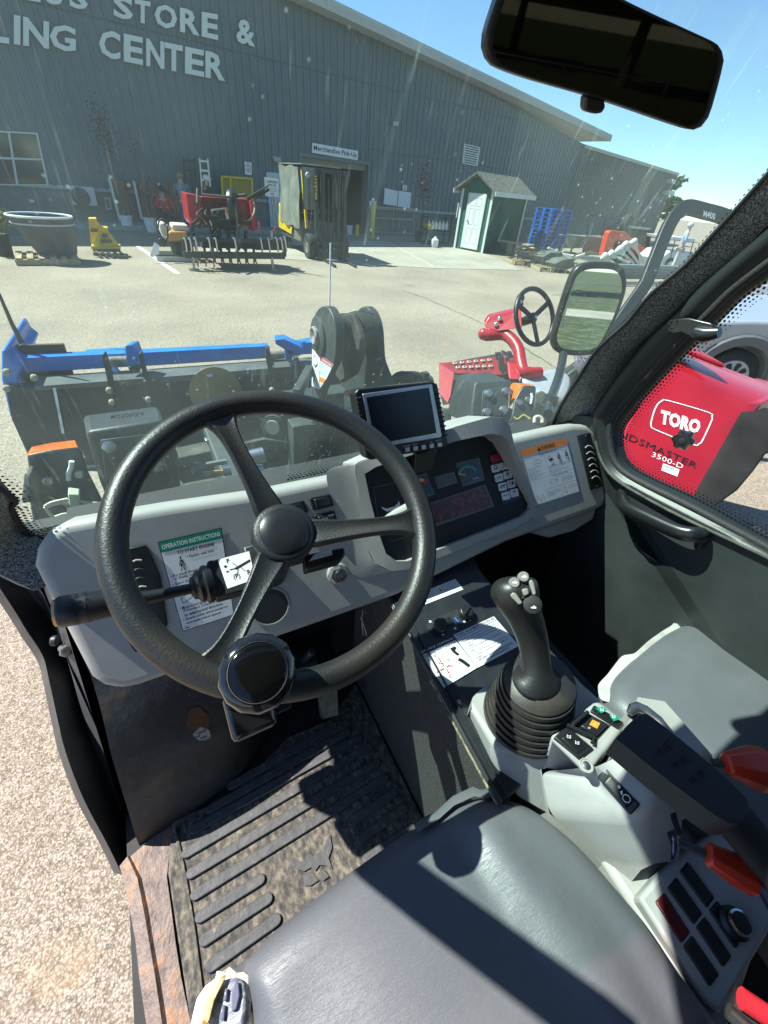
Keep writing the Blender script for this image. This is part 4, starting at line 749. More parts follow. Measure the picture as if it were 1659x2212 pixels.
path = [((1015,800),1.278,.046,.04),((1020,780),1.287,.044,.036),((1020,745),1.293,.022,.021),((1012,680),1.305,.0205,.0205),((1005,600),1.322,.0215,.021),((985,500),1.345,.023,.0215),((955,410),1.368,.0245,.022),((925,340),1.386,.026,.024),((895,275),1.402,.031,.028),((878,215),1.415,.0345,.031),((862,175),1.424,.034,.031),((856,140),1.430,.027,.024),((854,118),1.434,.014,.012)]
C_ = [aZ(z('b4', *q), h) for q, h, a, c in path]; b = MB(); rg = []
for i, (q, h, ra, rb_) in enumerate(path):
    t = (C_[min(i+1, len(C_)-1)]-C_[max(i-1, 0)]).normalized()
    if i < 2: t = V((0, 0, 1))
    x = t.cross(V((0, 1, 0))).normalized(); y = x.cross(t).normalized(); kf = 1.13 if i > 1 else 1
    rg.append([C_[i]+x*math.cos(a*math.pi/12)*ra*kf+y*math.sin(a*math.pi/12)*rb_*kf for a in range(24)])
b.loft(rg, JG); jy = b.build('joystick', VH, ang=80, sub=1)
tv = (O-C_[9]).normalized(); hn = (tv+V((.0, -.15, .25))).normalized()
JB = M('joystick_button', (.23, .215, .19), .45, var=.15, vs=60)
def jp(x, y, D=0): # a point on the head's face toward the operator
    q = O+ray(z('b4', x, y))*1.0; c = C_[9]+hn*(.035+D); d = ray(z('b4', x, y)); return O+d*((c-O).dot(hn)/d.dot(hn))
for (x, y) in ((870,158),(930,120),(992,320)):
    c = jp(x, y, -.004); b = MB(); b.lathe(c-hn*.008, hn, [(.0082, 0), (.0082, .012), (.0066, .0145)], JB, n=18); o = b.build('thumb_button', jy)
    b = MB(); P_ = Panel(b, [c-hn.cross(UP)*.005*s1+UP*.005*s2+hn*.0068 for s1, s2 in ((-1,1),(1,1),(1,-1),(-1,-1))], hn); P_.poly([(.1,.4),(.5,.35),(.5,.1),(.95,.5),(.5,.9),(.5,.65),(.1,.6)], WHT, 0); b.build('button_arrow', jy, smooth=False, flip=False)
for L_ in ([(845,235),(862,218),(880,222),(925,285),(915,298),(900,300),(852,250)], [(968,145),(985,135),(998,150),(1014,225),(1008,238),(994,236),(970,165)]):
    b = MB(); b.prism([jp(*q, .002) for q in L_], -hn*.014, JB); b.build('rocker_button', jy, bev=.0025, seg=3)
b = MB(); b.prism([jp(*q, -.001) for q in ((905,210),(950,178),(975,190),(975,240),(920,262))], -hn*.01, BLKM); b.build('trigger_recess', jy)
b = MB(); b.prism([jp(*q, .006) for q in ((920,198),(960,190),(970,232),(935,246))], -hn*.014, JB); b.build('thumb_wheel', jy, bev=.002)
b = MB(); b.lathe(jp(985, 300, -.008), hn, [(.0135, 0), (.0135, .009), (.011, .0105)], BLKM, n=20); b.build('button_ring', jy)
# ---- switch pod
T = [aZ(z('b4', x, y), h) for x, y, h in ((1105,1152,1.238),(1400,938,1.246),(1440,950,1.246),(1604,1078,1.246),(1360,1398,1.238),(1320,1385,1.236))]
Bt = [aZ(z('b4', x, y), h) for x, y, h in ((1042,1372,1.165),(1395,915,1.18),(1450,950,1.18),(1640,1090,1.18),(1380,1440,1.165),(1320,1418,1.165))]
b = MB(); b.loft([Bt, T], GRYL); pod = b.build('switch_pod', VH, bev=.006, seg=4, ang=45)
SPn = (T[1]-T[0]).cross(T[3]-T[0]).normalized(); SPn = SPn if SPn.z > 0 else -SPn; SP = (T[0], SPn)
r1, q1 = rocker('b4', (1215,1088), (1395,1240), (1298,1312), (1130,1165), P=SP, par=pod)
r2, q2 = rocker('b4', (1395,952), (1590,1068), (1555,1112), (1368,995), P=SP, par=pod)
b = MB(); b.prism([pl(z('b4', *q), SP, .0006) for q in ((1255,1085),(1352,1008),(1502,1090),(1395,1205))], -SPn*.002, BLKM); b.build('switch_recess', pod)
b = MB(); b.prism([pl(z('b4', *q), SP, .008) for q in ((1300,1090),(1385,1035),(1490,1078),(1408,1158))], -SPn*.014, BLK); r3 = b.build('guarded_switch', pod, bev=.003)
b = MB(); b.tube([pl(z('b4', *q), SP, .009) for q in ((1352,1000),(1255,1082),(1250,1100))], .003, BLK, n=8); b.tube([pl(z('b4', *q), SP, .009) for q in ((1215,1085),(1390,1165),(1380,1205))], .003, BLK, n=8); b.build('switch_guard', pod)
def steer_icon(mb, k, x, y, s, m, P=SP, l=.012):
    for (u, v_) in ((-1,-1),(1,-.4),(-1,.6),(1,1.2)): mb.poly([pl(z(k, x+u*s*.7+a, y+v_*s*.5+c), P, l) for a, c in ((-s*.25,-s*.3),(s*.1,-s*.2),(s*.25,s*.3),(-s*.1,s*.2))], m)
    mb.poly([pl(z(k, x+a, y+c), P, l) for a, c in ((-s*.8,-s*.4),(s*.8,-.1*s),(s*.8,.1*s),(-s*.8,-.2*s))], m); mb.poly([pl(z(k, x+a, y+c), P, l) for a, c in ((-s*.8,s*.4),(s*.8,.7*s),(s*.8,.9*s),(-s*.8,.6*s))], m)
b = MB(); steer_icon(b, 'b4', 1228, 1160, 15, WHT); steer_icon(b, 'b4', 1282, 1200, 15, WHT); b.build('switch_symbol', r1, smooth=False, flip=False)
b = MB(); b.poly([pl(z('b4', *q), SP, .0112) for q in ((1400,975),(1450,968),(1480,985),(1440,1010))], GREENP); b.poly([pl(z('b4', *q), SP, .0112) for q in ((1490,1020),(1535,1022),(1560,1045),(1520,1062))], GREENP); steer_icon(b, 'b4', 1444, 985, 13, WHT); steer_icon(b, 'b4', 1520, 1030, 13, WHT); b.build('switch_symbol', r2, smooth=False, flip=False)
b = MB(); b.poly([pl(z('b4', *q), SP, .0088) for q in ((1382,1050),(1432,1074),(1412,1110),(1360,1084))], ORGP); steer_icon(b, 'b4', 1396, 1080, 9, WHT, l=.0095); steer_icon(b, 'b4', 1360, 1104, 8, WHT, l=.0095); b.build('switch_symbol', r3, smooth=False, flip=False)
b = MB(); sc_ = pl(z('b4', 1340, 1352), SP, 0); b.lathe(sc_, SPn, [(.0105, -.003), (.0105, .0015), (.009, .002), (.0088, .0006)], GRYL, n=20); b.lathe(sc_, SPn, [(.006, 0), (.006, .002), (.003, .003)], STEEL, n=14); b.build('pod_screw', pod)
# ---- rear console block
K = dict(p1=(212,692,1.165), p2=(505,728,1.19), p3=(700,585,1.262), p4=(828,234,1.262), p5=(1000,262,1.262), p6=(1300,600,1.262), p7=(945,885,1.262), p8=(850,1010,1.235), p9=(880,1300,1.13), p10=(740,1470,1.06), p11=(560,1262,1.075), p12=(265,975,1.10), p13=(590,720,1.235), p14=(1110,1020,1.20), p15=(1370,860,1.2), p16=(1090,1280,1.125))
K = {k: aZ(z('b5', x, y), h) for k, (x, y, h) in K.items()}
fs = [('p3','p4','p5','p6','p7'), ('p13','p3','p7','p8'), ('p2','p13','p8'), ('p1','p2','p8','p12'), ('p12','p8','p11'), ('p8','p9','p11'), ('p11','p9','p10'), ('p7','p14','p8'), ('p7','p6','p15','p14'), ('p8','p14','p16'), ('p8','p16','p9'), ('p1','p13','p2') ]
kk = list(K); b = MB(); b.add([K[k] for k in kk], [tuple(kk.index(a) for a in f) for f in fs], GRYL)
per = ['p1','p12','p11','p10']; b.loft([[K[k] for k in per], [K[k]-V((.01, 0, .25)) for k in per]], GRYL, closed=False)
per = ['p3','p4','p5','p6','p15']; b.loft([[K[k] for k in per], [K[k]-V((0, 0, .2)) for k in per]], GRYL, closed=False)
bl = b.build('console_block', VH, bev=.022, seg=5, ang=80, flip=False)
b = MB(); b.prism([aZ(z('b8', x, y), 1.085) for x, y in ((640,330),(900,120),(1250,120),(1700,650),(1500,1250),(1400,1500),(1330,1400),(1000,880))], (0, 0, -.2), GRYL); b.build('console_base', VH, bev=.01)
# lower panel with blanking plates
LPn = V((-.12, -.05, 1)).normalized(); LP = (aZ(z('b8', 1200, 600), 1.115), LPn)
b = MB(); b.prism([pl(z('b8', *q), LP) for q in ((905,640),(1120,400),(1400,230),(1700,760),(1660,860),(1380,1330),(1300,1250))], -LPn*.05, M('shaded_moulding', (.30, .30, .29), .55, var=.1)); lpn = b.build('switch_panel', VH, bev=.006, seg=3)
for L_, m_ in (([(1148,490),(1195,430),(1352,640),(1308,704)], BLK), ([(1075,585),(1130,520),(1282,735),(1232,800)], BLK), ([(1005,665),(1060,610),(1212,845),(1158,908)], M('dark_red_plastic', (.09, .008, .012), .35)), ([(1318,715),(1368,655),(1520,880),(1472,940)], BLK), ([(1242,812),(1295,750),(1452,985),(1402,1048)], BLK), ([(1168,925),(1222,858),(1380,1090),(1325,1162)], BLK)):
    b = MB(); b.prism([pl(z('b8', *q), LP, .003) for q in L_], -LPn*.006, m_); b.build('blanking_plate', lpn, bev=.0025, seg=3)
c = pl(z('b8', 1450, 790), LP, .003); b = MB(); b.lathe(c, LPn, [(.019, 0), (.019, .008), (.014, .012), (.014, .02)], BLK, n=26); b.lathe(c+LPn*.02, LPn, [(.0145, 0), (.0145, .003), (.012, .004), (.0115, .0025)], CHR, n=26, cap=False); b.lathe(c+LPn*.02, LPn, [(.0115, 0), (.0115, .003), (.004, .0035)], BLK, n=26); b.build('round_knob', lpn)
# rocker on slope
RPn = (K['p3']-K['p13']).cross(K['p8']-K['p13']).normalized(); RPn = RPn if RPn.z > 0 else -RPn; RP = (K['p13'], RPn)
ro_, _q = rocker('b5', (566,745), (628,688), (845,925), (780,992), P=RP, par=bl, lift=.005)
b = MB(); b.lathe(pl(z('b5', 756, 882), RP, .0095), RPn, [(.0052, 0), (.0052, .0005), (.0042, .0005), (.0042, 0)], WHT, n=18, cap=False)
b.poly([pl(z('b5', *q), RP, .0095) for q in ((700,800),(712,795),(720,815),(705,820))], WHT); b.poly([pl(z('b5', *q), RP, .0095) for q in ((716,835),(732,830),(730,855),(722,858))], WHT); b.build('switch_symbol', ro_, smooth=False, flip=False)
# slot, arrow sticker, levers
b = MB(); b.prism([aZ(z('b5', x, y), 1.222) for x, y in ((1030,915),(1045,912),(1075,980),(1110,1105),(1100,1120),(1078,1110),(1045,1010))], (0, 0, -.002), BLKM); b.build('lever_slot', bl)
b = MB(); b.prism([aZ(z('b5', x, y), 1.19) for x, y in ((1030,1040),(1050,1045),(1075,1120),(1082,1200),(1060,1270),(1040,1275),(1048,1180),(1015,1090))], (0, 0, -.002), M('navy_sticker', (.02, .02, .06), .4)); b.poly([aZ(z('b5', x, y), 1.1925) for x, y in ((1044,1145),(1052,1118),(1064,1148),(1058,1148),(1060,1220),(1052,1250),(1050,1200),(1051,1148))], WHT); b.build('arrow_sticker', bl, smooth=False)
def knob(k, P0, P1, w0, w1, zz_, m, name, rod):
    a, c = aZ(z(k, *P0), zz_), aZ(z(k, *P1), zz_); d = (c-a); Ln = d.length; d.normalize(); x = d.cross(V((0, 0, 1))).normalized(); u = x.cross(d)
    b = MB(); b.tube([aZ(z(k, *rod), zz_-.01), a+d*.01], .006, DARK, n=10, flat=.6); lv = b.build('lever_rod', VH)
    b = MB(); b.loft([[a+d*t*Ln+x*sx*(w0+(w1-w0)*min(t*1.6, 1))*e+u*sy*(w0+(w1-w0)*min(t*1.6, 1))*.72*e for sx, sy in ((-1,-.5),(-.5,-1),(.5,-1),(1,-.5),(1,.5),(.5,1),(-.5,1),(-1,.5))] for t, e in ((0, .8), (.04, 1), (.6, 1), (.95, 1), (1, .85))], m); b.build(name, lv, ang=30, bev=.0015)
knob('b5', (1268,1232), (1580,1405), .0135, .0185, 1.25, REDK, 'lever_knob', (1090,1160))
knob('b5', (1385,660), (1680,705), .014, .029, 1.27, REDK, 'lever_knob', (1300,650))
b = MB(); b.tube([aZ(z('b8', 1430, 1290), 1.16), aZ(z('b8', 1600, 1440), 1.16)], .007, STEEL, n=12); b.tube([aZ(z('b8', 1440, 1240), 1.155), aZ(z('b8', 1700, 1500), 1.155)], .02, BLKM, n=14, flat=.5); pbk = b.build('parking_lever', VH)
b = MB(); b.tube([aZ(z('b8', 1505, 1225), 1.185), aZ(z('b8', 1720, 1370), 1.185)], .011, M('red_plastic', (.45, .02, .03), .35), n=12); b.build('lever_grip', pbk)
# armrest
ARN = V((-.10, .05, 1)).normalized(); AR = (aZ(z('b5', 1100, 650), 1.375), ARN)
ap = smooth_curve([pl(z('b5', *q), AR) for q in ((690,500),(712,470),(770,405),(832,352),(868,340),(905,350),(1100,500),(1330,690),(1500,850),(1538,915),(1535,975),(1500,1022),(1440,1040),(1370,1018),(1200,900),(950,710),(745,545))], 3, True)
b = MB(); b.prism(ap, -ARN*.045, M('armrest_vinyl', (.013, .017, .022), .4, bump=.2, bs=500)); am = b.build('arm_rest', VH, bev=.015, seg=4, ang=60)
for i, (cx, cy) in enumerate(((990,545),(1095,630),(1205,720))):
    b = MB(); P_ = Panel(b, [pl(z('b5', cx+a, cy+c), AR, .0002) for a, c in ((-60,30),(40,-60),(90,-10),(-10,80))], ARN)
    for u0, v0, u1, v1 in ((0,.1,.9,.22),(0,.4,.8,.52),(.1,.7,.9,.82),(.2,.1,.3,.8),(.6,.2,.7,.9)): b.prism([P_.pt(u0, v0), P_.pt(u1, v0), P_.pt(u1, v1), P_.pt(u0, v1)], ARN*.0012, MT['armrest_vinyl'])
    b.build('embossed_mark', am, smooth=False)
b = MB(); b.tube([aZ(z('b5', 1400, 960), 1.30), aZ(z('b5', 1650, 1260), 1.27), aZ(z('b5', 1900, 1600), 1.24)], .03, BLKM, n=16, flat=.7); b.build('arm_support', am)
b = MB(); b.tube([aZ(z('b5', *q), 1.275) for q in ((775,340),(800,305),(830,298),(880,320),(960,380),(1040,470))], [.005, .008, .009, .009, .008, .006], STEEL, n=14, flat=.6); b.build('buckle_chrome', am)
b = MB(); b.prism([aZ(z('b5', x, y), 1.266) for x, y in ((765,345),(800,335),(828,350),(800,372))], (0, 0, -.004), BLKM); b.build('buckle_slot', bl)
# ---- pedals
b = MB(); pq = [aZ(z('b2', x, y), h) for x, y, h in ((412,1385,.80),(545,1350,.80),(568,1500,.755),(548,1520,.75),(455,1545,.75),(432,1530,.755))]
b.prism(pq, V((0, .3, -1)).normalized()*.01, DARK); pdl = b.build('drive_pedal', VH, bev=.003)
PT = M('worn_pedal_tread', (.16, .145, .10), .7, var=.35, vs=60)
for k in range(7): b = MB(); t = (k+.5)/7; b.bar(pq[0].lerp(pq[1], t)+V((0,0,.003)), pq[4].lerp(pq[3], t)+V((0,0,.003)), .006, .004, PT); b.build('pedal_rib', pdl)
b = MB(); b.box(aZ(z('b2', 320, 1165), .86), (.07, .05, .02), DARK); b.tube([aZ(z('b2', 320, 1165), .86), aZ(z('b2', 380, 1100), .95)], .012, DARK); b.build('brake_pedal', VH, bev=.004)
b = MB(); b.tube(smooth_curve([pl(z('b2', *q), (V((.2, .56, 1.1)), N0)) for q in ((700,880),(735,990),(722,1000),(712,980),(708,890),(716,830),(735,850),(725,880))], 4), .0016, STEEL, n=6); b.build('cable_tie', VH)
b = MB(); b.tube([V((.08, .62, 1.22)), V((.05, .70, .95)), V((.06, .8, .8))], .03, BLKM, n=14); b.build('lower_column', VH)
# ================================================================== seats
def seat(outline, zt, name, bump=None, label=None, thick=.13, back=None):
    P = resample(smooth_curve(outline, 3, True), 110); c = sum(P, V())/len(P); N = len(P)
    mb = MB(); rg = []
    mind = []
    for (dz, off) in ((-thick, .02), (-.10, .0), (-.065, -.002), (-.042, .0), (-.026, .006), (-.014, .015), (-.006, .028), (-.001, .045), (0, .065), (0, .09)):
        r = []
        for i, p in enumerate(P):
            nrm = (V((c.x, c.y, 0))-V((p.x, p.y, 0))).normalized()
            r.append(V((p.x, p.y, zt+dz))+nrm*off)
        rg.append(r)
    last = rg[-1]; c2 = sum(last, V())/N
    for t in (.12, .25, .4, .55, .7, .85, .97): rg.append([p.lerp(c2, t) for p in last])
    rg = [[p+V((0, 0, .022*(1-min(1, (p-V((c.x, c.y, p.z))).length/.26)**2))) for p in r] if j > 8 else r for j, r in enumerate(rg)]
    if bump: rg = [[p+V((0, 0, bump(p) if j > 3 else 0)) for p in r] for j, r in enumerate(rg)]
    mb.loft(rg, VINYL); o = mb.build(name, VH, ang=80, sub=1)
    if label: o['label'] = label
    return o
sl = [aZ(z('b7', *q), 1.12) for q in ((300,1160),(432,1000),(640,830),(850,672),(1050,530),(1230,410),(1390,318),(1500,285),(1640,280))]+[aZ(z('b8', *q), 1.12) for q in ((300,95),(390,158),(560,298),(700,448),(830,598),(940,728),(1060,905),(1200,1105),(1370,1310))]
sl += [V((.43, -.33, 1.12)), V((.40, -.42, 1.12)), V((-.04, -.42, 1.12)), V((-.08, -.38, 1.12)), V((-.085, -.1, 1.12)), aZ(z('b7', 330, 1300), 1.12)]
def sb_(p):
    # raised side bolster with its crease
    xr_ = .245+(.1-p.y)*.12; d = p.x-xr_; w_ = max(0, min(1, (.12-p.y)/.06))
    return (.016*math.exp(-((d-.035)/.03)**2)-.006*math.exp(-((d+.012)/.012)**2))*w_+.004*math.sin(p.x*21+p.y*9)
seat(sl, 1.135, 'seat_cushion', sb_, 'grey driver seat cushion with a torn front corner')
SB_ = bpy.data.objects['seat_cushion']
b = MB(); b.box((.17, -.45, 1.42), (.48, .12, .56), VINYL); b.build('seat_backrest', VH, bev=.05, seg=4)
# torn corner: foam, frayed backing, flap
FO = mat3('yellow_foam', (.45, .27, .06), (.68, .5, .22), (.8, .68, .4), 45, .95, .8); FRAY = mat3('frayed_backing', (.25, .24, .2), (.62, .6, .48), (.75, .74, .66), 60, .8, .9); SHN = mat3('shiny_torn_lining', (.12, .13, .17), (.3, .32, .38), (.6, .6, .58), 38, .25, .6, st=(1, 3, 1))
tc_ = lambda L, h: [aZ(z('b7', *q), h) for q in L]
b = MB(); b.loft([tc_([(95,1460),(130,1360),(170,1250),(225,1185),(262,1178),(225,1240),(185,1330),(160,1420),(150,1480)], 1.11), tc_([(110,1460),(140,1365),(180,1258),(228,1195),(250,1190),(222,1242),(182,1330),(158,1420),(148,1480)], 1.135)], FO); b.build('exposed_foam', SB_, sub=1)
random.seed(4)
fl = [(60,1470),(95,1320),(140,1255),(185,1210),(190,1178),(225,1182),(262,1158),(300,1182),(330,1178),(352,1205),(372,1192),(378,1215),(352,1250),(370,1330),(362,1390),(350,1470)]
fl = [(x+random.uniform(-5, 5), y+random.uniform(-5, 5)) for x, y in fl]
b = MB(); b.prism(tc_(fl, 1.112), (0, 0, -.01), FRAY); b.build('frayed_edge', SB_, bev=.003)
b = MB(); b.prism(tc_([(200,1470),(215,1350),(230,1270),(262,1215),(300,1205),(335,1240),(345,1330),(338,1400),(330,1470)], 1.122), (0, 0, -.012), SHN); b.build('torn_lining', SB_, bev=.004)
for L_ in ([(268,1300),(285,1235),(305,1232),(312,1300),(295,1372),(270,1385)], [(225,1330),(238,1262),(252,1268),(246,1330)], [(205,1420),(222,1345),(240,1352),(232,1432)]):
    b = MB(); b.prism(tc_(L_, 1.127), (0, 0, -.004), M('lilac_film', (.14, .145, .2), .2)); b.build('torn_patch', SB_, bev=.0015)
# loose flap along the back edge
b = MB(); rg = []
for i, (x, y) in enumerate(((1190,440),(1240,405),(1300,372),(1380,300),(1480,255),(1520,262),(1600,258),(1659,262))):
    p = aZ(z('b7', x, y), 1.118); p2 = aZ(z('b7', x+10, y+45), 1.13); rg.append([p+V((0, 0, .004*math.sin(i*2.1))), p.lerp(p2, .5)+V((0, 0, .004)), p2])
b.loft(rg, VINYL, closed=False); b.build('vinyl_flap', SB_, flip=False)
so_ = [aZ(z('e1', *q), 1.12) for q in ((400,1300),(402,1230),(430,1130),(520,1030),(640,930),(760,830),(900,740),(1060,665),(1200,605),(1340,580),(1480,600),(1590,660),(1659,740))]
so_ += [V((1.0, .12, 1.12)), V((1.02, -.1, 1.12)), V((1.02, -.4, 1.12)), V((.62, -.42, 1.12)), V((.60, -.2, 1.12)), aZ(z('e1', 470, 1420), 1.12)]
seat(so_, 1.135, 'seat_cushion', None, 'grey passenger seat cushion with a frayed rim')
SB2 = bpy.data.objects['seat_cushion.001']
b = MB(); b.box((.80, -.45, 1.42), (.46, .12, .56), VINYL); b.build('seat_backrest', VH, bev=.05, seg=4)
b = MB(); rg = []; random.seed(11)
PAL = M('pale_frayed_vinyl', (.42, .42, .4), .5, var=.2, vs=30)
for i, (x, y, w_) in enumerate(((395,1345,10),(330,1310,60),(312,1240,75),(320,1190,70),(385,1120,40),(430,1060,45),(500,975,60),(560,960,40),(610,945,14),(700,862,12),(820,775,12),(900,725,14),(940,668,42),(1000,650,30),(1070,632,22),(1150,604,12),(1210,590,6))):
    p = aZ(z('e1', x, y), 1.10+random.uniform(-.003, .003)); d = (V((.85, -.15, 1.10))-p).normalized(); rg.append([p, p+d*w_*.00035+V((0, 0, .006)), p+d*(w_*.0005+.012)+V((0, 0, .004))])
rg = [smooth_curve([r[j] for r in rg], 3) for j in range(3)]
b.loft([[r[i] for r in rg] for i in range(len(rg[0]))], PAL, closed=False); b.build('frayed_rim', SB2, flip=False)
# ================================================================== ground
mat_ground('asphalt', (.43,.365,.285), (.25,.205,.16), (.66,.58,.46), (.51,.42,.32), 170, .0016)
mat_ground('pavement_concrete', (.52,.49,.40), (.41,.38,.31), (.62,.58,.48), (.56,.52,.43), 60, .002)
b = MB(); b.poly([(-150,-6,0),(300,-6,0),(300,300,0),(-150,300,0)], MT['asphalt']); b.build('parking_lot', kind='structure', flip=False)
GRS = mat3('lawn', (.025, .04, .012), (.05, .065, .022), (.13, .12, .06), 2.2, .95, .3)
b = MB(); b.poly([(-150,-200,-.004),(300,-200,-.004),(300,-6,-.004),(-150,-6,-.004)], GRS); b.build('lawn', kind='structure', flip=False)
b = MB(); b.prism([(2.0, 14.4, .004), (8.42, 12.44, .004), (11.99, 12.2, .004), (13.1, 14.8, .004), (14.2, 19, .004), (2.6, 19, .004)], (0, 0, .004), MT['pavement_concrete']); b.build('concrete_apron', kind='structure', smooth=False)
WP0 = V((4.222, 21.406, 0)); _a = rad(83); WD = V((math.sin(_a), math.cos(_a), 0)); WNn = V((math.cos(_a), -math.sin(_a), 0)); WPL = (WP0, WNn)
def W(s, zz_, off=0): return WP0+WD*s+WNn*off+V((0, 0, zz_))
def wp(k, x, y, off=0): return pl(z(k, x, y), WPL, off)
def zh(q, P): d = ray(q); return H+d.z*(math.hypot(P[0], P[1])/math.hypot(d.x, d.y))
b = MB(); b.prism([W(-12, 0, 0), W(2.2, 0, 0), W(2.2, 0, 1.5), W(-12, 0, 1.5)], (0, 0, .13), M('sidewalk', (.30,.30,.27), .9, var=.15)); b.build('sidewalk', kind='structure', bev=.01)
LINE = M('worn_line_paint', (.62, .62, .58), .8, col2=(.45, .43, .38), c2=(.55, .7), vs=14); YL = M('faded_yellow_paint', (.42, .36, .16), .85, col2=(.40,.365,.31), c2=(.45, .6), vs=3)
b = MB(); b.poly([(.33,15.8,.004),(.45,15.8,.004),(1.03,11.5,.004),(.91,11.5,.004)], LINE); b.build('parking_line', kind='structure', flip=False)
for a in (((8.6,12.7),(10.0,18.0)), ((6.0,13.6),(7.2,18.4))):
    (x0, y0), (x1, y1) = a; b = MB(); b.poly([(x0, y0, .012), (x0+.12, y0, .012), (x1+.12, y1, .012), (x1, y1, .012)], YL); b.build('yellow_line', kind='structure', flip=False)
random.seed(2); b = MB(); cr = [(5.6,9.4),(5.72,8.8),(5.75,7.9),(5.72,6.97),(5.6,5.9),(5.28,4.45),(5.1,3.2)]; cr = smooth_curve([V((x, y, .005)) for x, y in cr], 12); cr = [p+V((random.uniform(-.03, .03), 0, 0)) for p in cr]
b.loft([[p, p+V((random.uniform(.006, .03), 0, 0))] for p in cr], M('crack_tar', (.09, .085, .075), .9), closed=False); b.build('pavement_crack', kind='structure', flip=False)
random.seed(5)
for i in range(5):
    x, y = ((9.9, 8.6), (7.9, 6.9), (8.3, 6.6), (4.2, 3.9), (6.2, 10.0))[i]; b = MB(); b.poly([(x+math.cos(t*.52)*random.uniform(.10, .2), y+math.sin(t*.52)*random.uniform(.06, .12), .004) for t in range(12)], M('oil_stain', (.2, .185, .15), .8)); b.build('oil_stain', kind='structure', flip=False)
# ================================================================== the store
BL = thing('store_building', 'long grey metal sided store with white lettering and a low pitched roof', 'building', tuple(W(0, 0)))
SID = M('grey_metal_siding', (.092, .122, .138), .45, var=.08, vs=3, bump=.03, bs=6); SID2 = M('hazed_wing_siding', (.17, .165, .15), .6, var=.12, vs=2)  # wing siding colour lightened to paint in the dusty glass haze
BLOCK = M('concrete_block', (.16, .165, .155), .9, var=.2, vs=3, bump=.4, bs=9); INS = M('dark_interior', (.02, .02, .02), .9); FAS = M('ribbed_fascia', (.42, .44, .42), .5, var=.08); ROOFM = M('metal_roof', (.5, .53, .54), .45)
A_ = wp('d', 670, 0); B_ = wp('d', 1262, 312); sA = (A_-WP0).dot(WD); sB = (B_-WP0).dot(WD); slope = (B_.z-A_.z)/(sB-sA)
rk = lambda s: A_.z+slope*(s-sA)
d0, d1 = [(wp('d', *q)-WP0).dot(WD) for q in ((650, 340), (793, 400))]; dh = wp('d', 650, 338).z
def corr(mb, s0, s1, zb, zt, m, step=.30):
    s = s0; P = []
    while s < s1-.01:
        e = min(s+step, s1)
        for u, o_ in ((0, 0), (.66, 0), (.72, .035), (.93, .035)): P.append((s+(e-s)*u, o_))
        s = e
    P.append((s1, 0)); mb.loft([[W(u, zb(u) if callable(zb) else zb, o_), W(u, zt(u), o_)] for u, o_ in P], m, closed=False)
b = MB(); corr(b, -24, d0, 1.0, rk, SID); corr(b, d0, d1, dh, rk, SID); corr(b, d1, sB, 1.0, rk, SID); b.build('metal_siding', BL, smooth=False, flip=False)
for zz_, s1_ in ((3.15, sB), (5.2, 16)): b = MB(); b.bar(W(-24 if zz_ > 4 else d1, zz_, .04), W(s1_, zz_, .04), .012, .02, M('lap_joint', (.06, .075, .08), .6)); b.build('sheet_lap', BL, smooth=False)
wT = wp('d', 1462, 378); sW = (wT-WP0).dot(WD); wL = wp('d', 1262, 318).z; wz = lambda s: wL+(wT.z-wL)*(s-sB)/(sW-sB)
b = MB(); corr(b, sB, sW, .3, wz, SID2); b.loft([[W(sW, .3), W(sW, wT.z)], [W(sW, .3, -14), W(sW, wT.z, -14)]], SID2, closed=False); b.build('wing_siding', BL, smooth=False, flip=False)
b = MB(); b.bar(W(sB, wL+.04, .03), W(sW+.1, wT.z+.04, .03), .16, .16, FAS); b.build('wing_coping', BL, smooth=False)
b = MB()
for (u0, u1) in ((-24, d0), (d1, sB)): b.prism([W(u0, 0, 0), W(u1, 0, 0), W(u1, 1.0, 0), W(u0, 1.0, 0)], -WNn*.1+V((0,0,0)), BLOCK); b.prism([W(u0, .98, .06), W(u1, .98, .06), W(u1, 1.08, .02), W(u0, 1.08, .02)], -WNn*.06, M('block_sill', (.34, .35, .33), .8))
b.build('block_base', BL, smooth=False)
e0_, e1_ = pl((720, 0), WPL, .7), pl((1322, 292), WPL, .7); f0, f1 = pl((672, 0), WPL, .7), pl((1316, 306), WPL, .7)
def ext(a, c, t): return a+(c-a)*t
b = MB(); th = .30
top0 = ext(e1_, e0_, 2.6); q = [top0, e1_, e1_+V((0, 0, -th)), top0+V((0, 0, -th))]
b.prism(q, WNn*.04, FAS)
for i in range(3): b.prism([ext(q[0], q[3], .25*(i+1))+WNn*.045, ext(q[1], q[2], .25*(i+1))+WNn*.045, ext(q[1], q[2], .25*(i+1)+.06)+WNn*.045, ext(q[0], q[3], .25*(i+1)+.06)+WNn*.045], WNn*.02, ROOFM)
b.build('roof_fascia', BL, smooth=False)
b = MB(); b.prism([top0+V((0,0,-.28)), e1_+V((0,0,-.28)), e1_-WNn*14+V((0,0,-.28)), top0-WNn*14+V((0,0,-.28))], (0, 0, .27), ROOFM); b.build('roof', BL, smooth=False)
